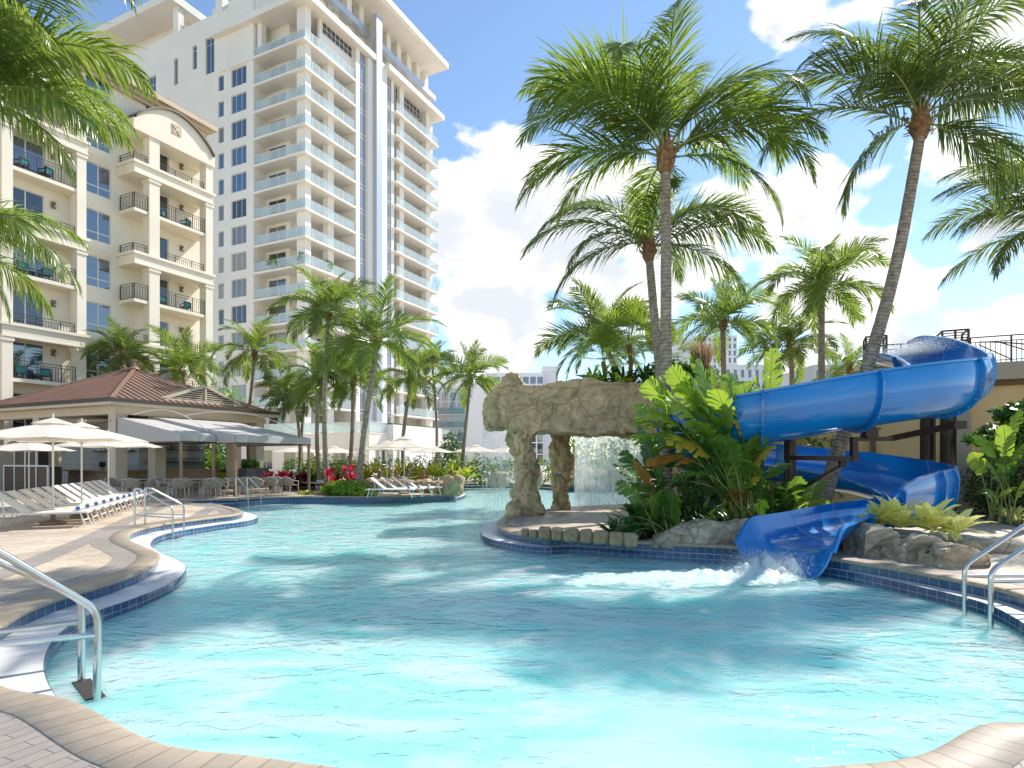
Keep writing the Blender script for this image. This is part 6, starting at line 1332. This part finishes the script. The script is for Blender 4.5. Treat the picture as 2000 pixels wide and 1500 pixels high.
# bush with small leaves: volume scatter
def bush(name, label, cat, boxes, n, ls, m, seed, group=None, kind=None, m2=None, frac=.3, asp=.45):
    """boxes: (cx,cy,cz, rx,ry,rz) ellipsoids; leaves near the surface."""
    rng = np.random.default_rng(seed); b0 = np.array([boxes[0][0], boxes[0][1], 0.0]); V = []; Fq = []; MI = []
    wts = np.array([b[3] * b[4] + b[4] * b[5] + b[3] * b[5] for b in boxes]); wts /= wts.sum()
    for bi, b in enumerate(boxes):
        k = int(n * wts[bi]); d = nrm(rng.normal(0, 1, (k, 3))); rad = rng.uniform(.62, 1.05, k) ** 1.0
        lump = np.array([noise.noise((q[0]*2.3 + seed, q[1]*2.3, q[2]*2.3)) for q in d]) * .28
        p = d * (rad + lump)[:, None] * np.array(b[3:6]) + np.array(b[:3]) - b0; p[:, 2] = np.maximum(p[:, 2], .02)
        nn = nrm(d + rng.normal(0, .7, (k, 3)) + np.array([0, 0, .5])); a = nrm(np.cross(nn, rng.normal(0, 1, (k, 3)))); c_ = np.cross(nn, a); s = ls * rng.uniform(.6, 1.25, k)[:, None]
        q0 = p - a * s * .5; q1 = p + c_ * s * asp * .5 + a * s * .05 - nn * s * .05; q2 = p + a * s * .55 - nn * s * .12; q3 = p - c_ * s * asp * .5 + a * s * .05 - nn * s * .05
        o = len(V); V.extend(np.stack([q0, q1, q2, q3], 1).reshape(-1, 3)); Fq.extend([(o+4*i, o+4*i+1, o+4*i+2, o+4*i+3) for i in range(k)]); MI.extend((rng.uniform(0, 1, k) < frac).astype(int))
    mm = [m, m2 or m]; o = npmesh(name, V, Fq, mm, None, MI); o.location = tuple(b0); tag(o, label, cat, group, kind); return o
def hedge(name, label, u0, u1, y, z1, ls, m, m2, seed, dens=260, depth=.8, frac=.35, cat='hedge', z0=0.0):
    x0, x1 = (u0 - CX) / F * y, (u1 - CX) / F * y; n = max(2, int((x1 - x0) / .9)); rr = random.Random(seed)
    bx = [(x0 + (x1 - x0) * (i + .5) / n, y + rr.uniform(-.2, .2), z0 + (z1 - z0) * .5, (x1 - x0) / n * .8, depth, (z1 - z0) * .52 * rr.uniform(.85, 1.15)) for i in range(n)]
    return bush(name, label, cat, bx, int(dens * n), ls, m, seed, None, None, m2, frac)
# far planting, left to right
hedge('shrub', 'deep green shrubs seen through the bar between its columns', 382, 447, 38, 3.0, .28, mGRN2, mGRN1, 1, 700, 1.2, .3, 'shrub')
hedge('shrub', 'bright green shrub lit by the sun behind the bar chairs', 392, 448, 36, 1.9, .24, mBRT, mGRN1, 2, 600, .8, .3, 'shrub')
bush('tree', 'round leafy tree behind the pavilion roof between two palms', 'tree', [(-21.6, 44, 5.6, 1.9, 1.9, 1.7), (-20.2, 44.5, 4.6, 1.6, 1.6, 1.4), (-22.6, 44.5, 4.4, 1.6, 1.6, 1.5), (-21.4, 44, 3.0, 1.6, 1.5, 1.6)], 4200, .26, mBRT, 3, m2=mGRN1)
MB().tube([(-21.6, 44.2, 0), (-21.5, 44.1, 4)], [.16, .1], 8).build('trunk', mTRUNK, bpy.data.objects['tree']).matrix_parent_inverse = Matrix.Translation((21.6, -44, 0))
for (u, y, z, n_, lab, m_, m2_) in ((540, 33, 1.35, 900, 'red flowering croton shrub just right of the bar columns', mRED, mMAR), (575, 33.5, 1.3, 800, 'dark maroon cordyline mass behind the timber posts', mMAR, mRED), (604, 34, 1.5, 700, 'green shrub with red tips behind the paired timber posts', mGRN1, mRED)):
    x = (u - CX) / F * y; plant('cordyline_plant', lab, 'plant', [((x + dx, y + dy, .05 + .3 * abs(dx)), 26, .85, .1, 85, 15, 45) for dx, dy in ((0, 0), (-.55, .2), (.5, .1), (.1, .4), (-.2, -.2), (.3, .3))] + [((x + dx, y + .1, .55), 22, .6, .09, 85, 20, 45) for dx in (-.35, .15, .45)], [m_], int(u))
hedge('shrub', 'mid green shrubs behind the red planting near the awning posts', 560, 700, 37, 1.75, .26, mGRN1, mBRT, 5, 330, .8, .3, 'shrub')
for k, (u, v, y, sc_, lab) in enumerate(((645, 962, 28.6, 1.0, 'red cordyline rosette at the foot of the straight palm trunk'), (652, 955, 29.2, 1.1, 'tall pink topped cordyline beside the straight palm trunk'), (677, 957, 29.4, 1.15, 'maroon cordyline between the two palm trunks'), (690, 955, 29.6, 1.2, 'bright red cordyline against the curved palm trunk'))):
    x, y_, _ = at(u, y); plant('cordyline_plant', lab, 'plant', [((x, y_, .1), 26, .62 * sc_, .09, 80, 10, 50), ((x + .1, y_ + .1, .5 * sc_), 20, .5 * sc_, .085, 85, 30, 40), ((x - .12, y_, .85 * sc_), 14, .42 * sc_, .08, 88, 40, 30)], mRED if k % 2 == 0 or k == 3 else mMAR, 30 + k)
bush('croton_shrub', 'glossy bright green shrub spilling over the coping left of the loungers', 'shrub', [((672 - CX) / F * 27.6, 27.6, .3, .9, .5, .42), ((700 - CX) / F * 27.6, 27.7, .28, .6, .5, .38), ((648 - CX) / F * 27.8, 27.9, .25, .5, .4, .32)], 2600, .16, mBRT, 8, m2=mLIME, frac=.25, asp=.7)
bush('ground_cover', 'low lime ground cover right of the glossy green shrub', 'ground cover', [((718 - CX) / F * 27.4, 27.4, .12, .45, .4, .2), ((705 - CX) / F * 27.2, 27.2, .1, .4, .3, .16), ((598 - CX) / F * 28.4, 28.4, .08, .35, .3, .13)], 900, .12, mLIME, 9, m2=mBRT, asp=.7)
for k, (u0, u1, lab) in enumerate(((610, 668, 'yellow variegated hedge behind the straight palm trunk'), (700, 790, 'long yellow variegated hedge behind the terrace loungers'), (792, 850, 'yellow ginger hedge right of the large parasol pole'), (852, 925, 'bright yellow ginger hedge behind the boulder of the terrace tip'))):
    y = 37.0; x0, x1 = (u0 - CX) / F * y, (u1 - CX) / F * y; it = []; rr = random.Random(k); n_ = int((x1 - x0) / .32)
    for i in range(n_): it.append(((x0 + (x1 - x0) * i / n_, y + rr.uniform(-.4, .4), rr.uniform(.1, .95)), 16, 1.0, .15, 85, 20, 60))
    plant('ginger_hedge', lab, 'hedge', it, mYEL if k % 3 else mLIME, 50 + k)
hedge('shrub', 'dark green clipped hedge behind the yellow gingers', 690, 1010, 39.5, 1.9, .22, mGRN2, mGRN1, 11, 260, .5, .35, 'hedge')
hedge('shrub', 'low green hedge seen through the falling water on the far side', 930, 1215, 40.5, 1.75, .22, mGRN1, mBRT, 12, 260, .6, .3, 'hedge')
hedge('shrub', 'tall olive trees and shrubs behind the waterfall curtain', 1095, 1300, 46, 4.3, .34, mGRN1, mLIME, 13, 420, 1.2, .3, 'shrub')
bush('shrub', 'dark conical shrub left of the solitary palm trunk', 'shrub', [((878 - CX) / F * 48, 48, 1.4, 1.3, 1.2, 1.6), ((878 - CX) / F * 48, 48, 2.8, .7, .7, 1.0)], 1800, .26, mGRN2, 14, m2=mGRN1)
plant('areca_palm', 'feathery small palm between the terrace tip parasols', 'plant', [(at(822 + dx, 38, .2), 20, 1.9, .05, 85, 30, 75) for dx in (-12, 0, 12)], mGRN1, 15)
plant('areca_palm', 'yellowish small palm right of the solitary palm trunk', 'plant', [(at(905 + dx, 47, .5), 22, 2.2, .06, 85, 25, 70) for dx in (-15, 0, 14)], mLIME, 16)
hedge('shrub', 'planting on top of the grey planter box', 470, 499, 34.9, 1.6, .18, mGRN1, mBRT, 17, 700, .7, .3, 'shrub', 1.1)
# right side planting
hedge('shrub', 'dark clipped hedge against the ochre wall behind the gravel bed', 1895, 2150, 18.6, 1.75, .13, mGRN2, mGRN2, 21, 1500, .45, .2, 'hedge')
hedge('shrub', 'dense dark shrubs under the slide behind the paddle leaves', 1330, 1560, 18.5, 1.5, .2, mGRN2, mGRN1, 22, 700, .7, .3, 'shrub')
hedge('shrub', 'leafy green mass behind the upper slide trough', 1420, 1640, 21.5, 2.9, .24, mGRN1, mBRT, 23, 420, .8, .3, 'shrub')
# split leaf philodendron at the right edge
def paddle(V, Fq, UV, base, tip, L, w, rng, tears=14, fold=.3, bow=.25, wind=0.0, pet=True, MI=None):
    """banana-like leaf: stalk from base towards tip, blade of length L ending at tip."""
    b = np.array(base, float); t = np.array(tip, float); d = t - b; D = np.linalg.norm(d); n = 22; out = np.array([d[0], d[1], 0]); hl = np.linalg.norm(out); out = out / hl if hl > 1e-4 else np.array([1., 0, 0])
    ctrl = b + d * .55 + np.array([0, 0, 1.0]) * D * bow - out * D * bow * .35
    s = np.linspace(0, 1, n)[:, None]; c = b * (1-s)**2 + ctrl * 2*s*(1-s) + t * s*s; ds = np.r_[0, np.cumsum(np.linalg.norm(np.diff(c, axis=0), axis=1))]; tot = ds[-1]; s0 = max(.05, 1 - L / tot)
    T = nrm(np.gradient(c, axis=0)); side = nrm(np.cross(T, np.array([0, 0, 1.0]) + 0 * T)); q = rng.normal(0, .5); N0 = np.cross(side, T); side = side * math.cos(q) + N0 * math.sin(q); N0 = nrm(np.cross(side, T))
    N0 = np.where((N0[:, 2:3] < 0), -N0, N0)
    o = len(V); r0 = .022
    for i in range(n):
        r = r0 * (1 - .8 * i / n)
        for (p_, q_) in ((1, 0), (0, 1), (-1, 0), (0, -1)): V.append(c[i] + side[i] * p_ * r + N0[i] * q_ * r)
    for i in range(n - 1):
        for k in range(4): Fq.append((o+4*i+k, o+4*i+(k+1) % 4, o+4*i+4+(k+1) % 4, o+4*i+4+k)); UV += [(0, 0)] * 4; MI.append(1)
    f = lambda arr, x: np.array([np.interp(x, ds / tot, arr[:, k]) for k in range(3)])
    for sg in (-1, 1):
        edges = np.linspace(s0, 1, tears + 1)
        for j in range(tears):
            a, b_ = edges[j], edges[j+1]; m_ = ((a + b_) / 2 - s0) / (1 - s0); wd = w / 2 * max(.1, math.sin(math.pi * min(.97, m_ * .9 + .1))) ** .55 * rng.uniform(.85, 1.08)
            gap = rng.uniform(.0, .3) if rng.random() < .4 else 0; sw = rng.normal(0, .12) + wind; dr = rng.uniform(.05, .35) + fold * .3
            o = len(V); K = 3
            for k in range(K + 1):
                u = k / K; sh = .32 * u * wd / L; aa = f(c, min(1, a + sh)); bb = f(c, min(1, b_ - (b_ - a) * gap * u + sh)); sd = f(side, a); nn = f(N0, a); tt = f(T, a)
                off = sd * sg * wd * u + nn * (fold * wd * u - dr * wd * u * u * 1.6) + tt * wd * u * sw + np.array([0, 0, -1]) * wd * u * u * dr * .5
                V += [aa + off, bb + off]
            for k in range(K): Fq.append((o+2*k, o+2*k+1, o+2*k+3, o+2*k+2)); UV += [(.5 + sg * k / K / 2, a), (.5 + sg * k / K / 2, b_), (.5 + sg * (k+1) / K / 2, b_), (.5 + sg * (k+1) / K / 2, a)]; MI.append(0)
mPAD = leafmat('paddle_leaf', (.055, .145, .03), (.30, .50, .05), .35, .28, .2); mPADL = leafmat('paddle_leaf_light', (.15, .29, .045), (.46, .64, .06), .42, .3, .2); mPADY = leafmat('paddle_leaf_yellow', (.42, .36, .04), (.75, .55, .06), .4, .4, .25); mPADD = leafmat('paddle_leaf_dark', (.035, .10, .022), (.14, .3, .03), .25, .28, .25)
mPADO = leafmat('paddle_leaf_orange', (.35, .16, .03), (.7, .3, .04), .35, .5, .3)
def paddles(name, label, base, leaves, seed, cat='plant'):
    """leaves: (u,v,depth of the tip, blade length, width, material, bow)"""
    rng = np.random.default_rng(seed); o = empty(name, base, 0, label, cat); b = np.array(base)
    for (u, v, y, L, w, m, bow) in leaves:
        V, Fq, UV, MI = [], [], [], []; tip = np.array(P(u, v, y)) - b; bs = np.array([rng.normal(0, .18), rng.normal(0, .18), 0])
        paddle(V, Fq, UV, bs, tip, L * 1.12, w * 1.18, rng, 10, .25, bow, 0, True, MI); npmesh('leaf', V, Fq, [m, mRACH], o, MI, UV)
    return o
A_, L_, Y_, D_, O_ = mPAD, mPADL, mPADY, mPADD, mPADO
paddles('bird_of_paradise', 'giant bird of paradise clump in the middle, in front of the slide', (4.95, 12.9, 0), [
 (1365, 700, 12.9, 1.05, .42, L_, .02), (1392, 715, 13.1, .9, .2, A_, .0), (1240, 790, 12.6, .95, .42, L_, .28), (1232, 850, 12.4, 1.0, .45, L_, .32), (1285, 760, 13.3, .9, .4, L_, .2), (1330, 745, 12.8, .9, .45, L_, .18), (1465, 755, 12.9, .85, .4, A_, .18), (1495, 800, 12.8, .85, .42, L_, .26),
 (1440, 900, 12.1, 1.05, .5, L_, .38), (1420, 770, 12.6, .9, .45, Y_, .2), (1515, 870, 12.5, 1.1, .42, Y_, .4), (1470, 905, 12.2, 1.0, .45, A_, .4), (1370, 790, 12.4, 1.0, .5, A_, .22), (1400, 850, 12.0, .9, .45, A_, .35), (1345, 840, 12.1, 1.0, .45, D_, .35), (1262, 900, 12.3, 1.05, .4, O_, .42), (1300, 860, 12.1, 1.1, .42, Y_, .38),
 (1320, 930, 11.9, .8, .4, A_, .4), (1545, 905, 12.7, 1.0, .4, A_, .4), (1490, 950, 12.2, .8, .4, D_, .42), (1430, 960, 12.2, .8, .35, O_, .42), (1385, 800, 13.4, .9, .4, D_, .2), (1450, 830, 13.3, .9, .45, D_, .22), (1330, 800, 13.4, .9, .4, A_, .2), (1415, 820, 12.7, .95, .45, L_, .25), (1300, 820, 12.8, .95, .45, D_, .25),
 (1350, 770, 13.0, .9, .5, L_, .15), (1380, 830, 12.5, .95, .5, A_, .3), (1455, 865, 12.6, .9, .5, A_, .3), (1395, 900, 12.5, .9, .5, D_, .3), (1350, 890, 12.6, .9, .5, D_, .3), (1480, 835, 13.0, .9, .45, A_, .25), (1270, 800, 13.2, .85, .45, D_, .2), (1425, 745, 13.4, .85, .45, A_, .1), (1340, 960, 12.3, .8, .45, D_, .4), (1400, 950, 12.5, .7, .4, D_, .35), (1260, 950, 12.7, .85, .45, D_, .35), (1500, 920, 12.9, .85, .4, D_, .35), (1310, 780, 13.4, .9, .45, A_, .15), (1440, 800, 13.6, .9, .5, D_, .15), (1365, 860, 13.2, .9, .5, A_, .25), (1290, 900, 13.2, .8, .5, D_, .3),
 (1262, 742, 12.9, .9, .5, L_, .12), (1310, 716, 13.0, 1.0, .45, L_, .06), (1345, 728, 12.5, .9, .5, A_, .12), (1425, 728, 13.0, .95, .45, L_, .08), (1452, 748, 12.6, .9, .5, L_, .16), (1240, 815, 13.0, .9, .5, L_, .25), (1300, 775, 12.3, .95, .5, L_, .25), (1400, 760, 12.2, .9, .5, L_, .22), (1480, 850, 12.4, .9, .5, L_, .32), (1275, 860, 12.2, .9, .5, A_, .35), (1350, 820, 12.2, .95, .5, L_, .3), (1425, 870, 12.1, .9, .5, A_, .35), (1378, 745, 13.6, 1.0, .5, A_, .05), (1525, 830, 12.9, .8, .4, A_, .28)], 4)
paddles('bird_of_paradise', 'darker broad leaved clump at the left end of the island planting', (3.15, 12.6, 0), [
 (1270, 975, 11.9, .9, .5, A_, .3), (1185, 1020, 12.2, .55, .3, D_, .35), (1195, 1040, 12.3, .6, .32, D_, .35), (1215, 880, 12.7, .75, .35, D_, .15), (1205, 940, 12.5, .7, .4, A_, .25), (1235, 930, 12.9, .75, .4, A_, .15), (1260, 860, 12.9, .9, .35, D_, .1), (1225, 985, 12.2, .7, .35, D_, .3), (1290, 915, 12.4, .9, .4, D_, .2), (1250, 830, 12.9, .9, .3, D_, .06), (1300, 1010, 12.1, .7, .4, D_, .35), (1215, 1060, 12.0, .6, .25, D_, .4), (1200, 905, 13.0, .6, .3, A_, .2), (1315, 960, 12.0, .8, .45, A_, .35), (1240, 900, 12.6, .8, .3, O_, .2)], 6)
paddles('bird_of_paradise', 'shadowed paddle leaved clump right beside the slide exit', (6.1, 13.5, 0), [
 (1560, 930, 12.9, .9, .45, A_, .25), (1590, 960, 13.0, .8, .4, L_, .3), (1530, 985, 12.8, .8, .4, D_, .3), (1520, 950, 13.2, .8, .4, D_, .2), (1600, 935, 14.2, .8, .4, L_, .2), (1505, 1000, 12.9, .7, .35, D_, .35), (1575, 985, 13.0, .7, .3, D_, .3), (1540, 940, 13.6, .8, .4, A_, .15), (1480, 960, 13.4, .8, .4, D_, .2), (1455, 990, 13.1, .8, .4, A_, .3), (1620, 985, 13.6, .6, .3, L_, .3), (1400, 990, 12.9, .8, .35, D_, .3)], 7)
paddles('bird_of_paradise', 'sunlit upright paddle leaves rising behind the upper slide', (7.2, 16.9, 0), [
 (1508, 680, 16.6, 1.5, .62, L_, .0), (1565, 712, 16.4, 1.2, .5, L_, .12), (1478, 735, 16.6, .9, .4, L_, .1), (1455, 745, 16.8, .8, .4, A_, .15), (1590, 740, 16.8, .8, .35, Y_, .2)], 8)
paddles('bird_of_paradise', 'paddle leaved plant with a bare stem at the right edge by the gravel', (12.35, 15.4, 0), [
 (1895, 885, 14.6, .85, .34, L_, .25), (1930, 970, 14.4, .75, .4, A_, .45), (1905, 850, 15.2, .7, .3, D_, .2), (1960, 830, 15.0, .8, .35, L_, .12), (1990, 800, 15.2, .8, .35, A_, .1), (1975, 960, 14.4, .6, .3, L_, .4), (1940, 860, 15.6, .8, .4, D_, .15), (2020, 850, 14.8, .9, .4, A_, .2), (1925, 900, 15.0, .8, .35, A_, .25), (2010, 930, 14.6, .8, .35, L_, .3), (1965, 890, 14.9, .8, .35, D_, .25), (1985, 870, 15.8, .9, .4, D_, .15)], 9)
bush('shrub', 'lobed leaf shrub at the right edge above the paddle plant', 'shrub', [at(1965, 16.4, 2.3) + (.75, .6, .35), at(1990, 16.6, 2.9) + (.6, .6, .3), at(1925, 16.2, 2.15) + (.5, .4, .14), at(1990, 16.4, 1.9) + (.6, .5, .25)], 1500, .24, mGRN2, 25, m2=mBRT, frac=.25, asp=.55)
for k, (u, v, lab) in enumerate(((1225, 1060, 'slim leaved dark clump rooted by the edging stones'), (1345, 1022, 'low dark foliage behind the long boulder'), (1430, 1008, 'dark undergrowth between the long boulder and the slide'))):
    y = 12.5 + .3 * k; plant('undergrowth', lab, 'plant', [(at(u + dx, y + .1 * abs(dx) / 20, 0), 20, .6, .10, 85, 15, 60) for dx in (-25, 0, 25, 45)], mGRN2, 60 + k)
plant('undergrowth', 'deep shaded undergrowth around the palm trunk on the island', 'plant', [(at(u, 14.2 + (u % 7) * .15, 0), 18, .9, .14, 85, 15, 55) for u in range(1240, 1580, 22)], mGRN2, 66)
# planting on the rock arch
zt_ = 4.05
plant('bromeliad', 'bright strap leaved clump on the left end of the arch top', 'plant', [((2.55, 19.3, zt_), 26, .75, .1, 80, 5, 45), ((2.9, 19.5, zt_ + .05), 22, .7, .1, 80, 10, 45)], mBRT, 70)
plant('bromeliad', 'dark strap leaved undergrowth along the middle of the arch top', 'plant', [((3.2 + .35 * i, 19.2 + .2 * (i % 3), zt_), 20, .7, .1, 85, 10, 50) for i in range(9)], mGRN2, 71)
plant('bromeliad', 'lime spider plant hanging over the front of the arch top', 'plant', [((3.35, 18.4, zt_ - .05), 22, .5, .045, 70, 0, 80)], mLIME, 72)
bush('shrub', 'leafy green shrub on the right end of the arch top', 'shrub', [(5.0, 19.6, 4.4, .8, .6, .5), (6.0, 19.8, 4.3, .8, .6, .45)], 1500, .2, mGRN1, 26, m2=mBRT)
def fanpalm(name, label, base, h, nf, rad, seed, m):
    rng = np.random.default_rng(seed); V, Fq, UV = [], [], []; o = empty(name, base, 0, label, 'palm')
    for i in range(nf):
        a = i * 2.4 + rng.normal(0, .2); e = math.radians(85 - 95 * (i / nf) + rng.normal(0, 6)); st = np.array([0, 0, h]); d = np.array([math.cos(e)*math.cos(a), math.cos(e)*math.sin(a), math.sin(e)]); p = st + d * rad * .75
        S = np.array([-math.sin(a), math.cos(a), 0]); N_ = np.cross(d, S); q = len(V); w = .012
        V += [st - S*w, st + S*w, p + S*w, p - S*w]; Fq.append((q, q+1, q+2, q+3)); UV += [(0, 0)] * 4
        for k in range(22):
            b_ = math.radians(-115 + 230 * k / 21); dd = d * math.cos(b_) + S * math.sin(b_) + N_ * .12; dd /= np.linalg.norm(dd); l = rad * .62 * (.75 + .25 * math.cos(b_)) * rng.uniform(.9, 1.08); ww = np.cross(dd, N_); ww /= np.linalg.norm(ww); q = len(V); m1 = p + dd * l * .55; m2_ = p + dd * l + np.array([0, 0, -.13 * l])
            V += [p, m1 - ww * .022 * rad + N_ * .01, m2_, m1 + ww * .022 * rad + N_ * .01]; Fq.append((q, q+1, q+2, q+3)); UV += [(0, 0)] * 4
    npmesh('crown', V, Fq, m, o, None, UV); MB().tube([(0, 0, -.3), (.05, 0, h * .5), (0, 0, h)], [.09, .07, .08], 8, True, True).build('trunk', mFIB, o, True); return o
fanpalm('fan_palm', 'yellow green fan palm in the middle of the arch top planting', (3.75, 19.4, 4.0), 1.35, 30, 1.25, 1, mFAN)
fanpalm('fan_palm', 'smaller fan palm leaning left on the arch top', (2.95, 19.6, 4.0), .8, 22, 1.05, 2, mFAN)
fanpalm('fan_palm', 'fan palm behind the twin trunks on the arch top', (4.9, 20.0, 4.0), .9, 24, 1.1, 3, mFAN)
pg = empty('pampas_grass', (6.1, 19.5, 3.9), 0, 'tan feathery plume of dry grass right of the tall trunks', 'grass clump')
rng = np.random.default_rng(5); V, Fq, UV = [], [], []
for i in range(60): rosette(V, Fq, UV, (rng.normal(0, .12), rng.normal(0, .12), .55 + rng.uniform(0, .35)), 5, .75, .035, 88, 62, 30, rng)
npmesh('plume', V, Fq, mPLUME, pg, None, UV); V, Fq, UV = [], [], []
rosette(V, Fq, UV, (0, 0, 0), 60, 1.0, .03, 88, 40, 60, rng); npmesh('blades', V, Fq, mDRY, pg, None, UV)
plant('strap_leaf_plant', 'tall pointed green leaf fan left of the tan plume', 'plant', [((5.75, 19.3, 4.0), 14, 1.2, .09, 88, 50, 20)], mBRT, 75)
hedge('shrub', 'ragged green foliage on the rock mound behind the paddle leaves', 1350, 1440, 19.8, 4.3, .2, mGRN1, mLIME, 27, 600, .7, .3, 'shrub', 3.4)
# gravel bed and soil
mGRAV = mat('dark_gravel', (.05, .052, .058), .7, var=.7, vscale=35, bump=1, bscale=60, bdist=.04)
def sheet(name, poly, z, m): tag(flat_poly(name, [poly], z, m), None, None)
sheet('gravel_bed', [g2(1850,1000,0), g2(1990,1030,0), g2(2100,1030,0), (17, 17.6), (13.0, 19.4), (12.2, 17.6)], .008, mGRAV)
mSOIL = mat('dark_soil', (.07, .05, .035), .95, var=.4, vscale=6, bump=.8, bscale=25, bdist=.04)
sheet('planting_soil', [(2.6,12.35),(4.2,12.0),(4.7,12.2),(6.0,13.0),(8.2,14.2),(8.6,17.0),(5.0,18.0),(3.0,16.5),(2.7,14.0)], .009, mSOIL)
sheet('planting_soil', [(-9.2,28.2),(-7.0,27.7),(-6.4,28.2),(-6.6,31),(-9,36),(-14,36),(-13,33)], .009, mSOIL)
sheet('planting_soil', [(-15,36.2),(-3,36.0),(-2.5,40.5),(-16,41)], .0095, mSOIL)

hT = Matrix.Translation((-23.4, 68.7, 0)) @ Matrix.Rotation(GRID, 4, 'Z')
for (x, y, r_, lab) in ((.9, 5.2, 1.6, 'large leafy plants on one tower balcony, left of its corner column'), (.7, 1.0, .8, 'rounded potted shrub at the corner of the planted tower balcony'), (4.2, .7, .9, 'small green shrub along the right side of the planted tower balcony')):
    p = hT @ Vector((x, y, 23.9)); bush('balcony_plants', lab, 'plant', [(p.x, p.y, p.z + .9, r_ * .8, r_ * .8, .75)], 500, .3, mGRN1, int(x * 10), m2=mBRT)
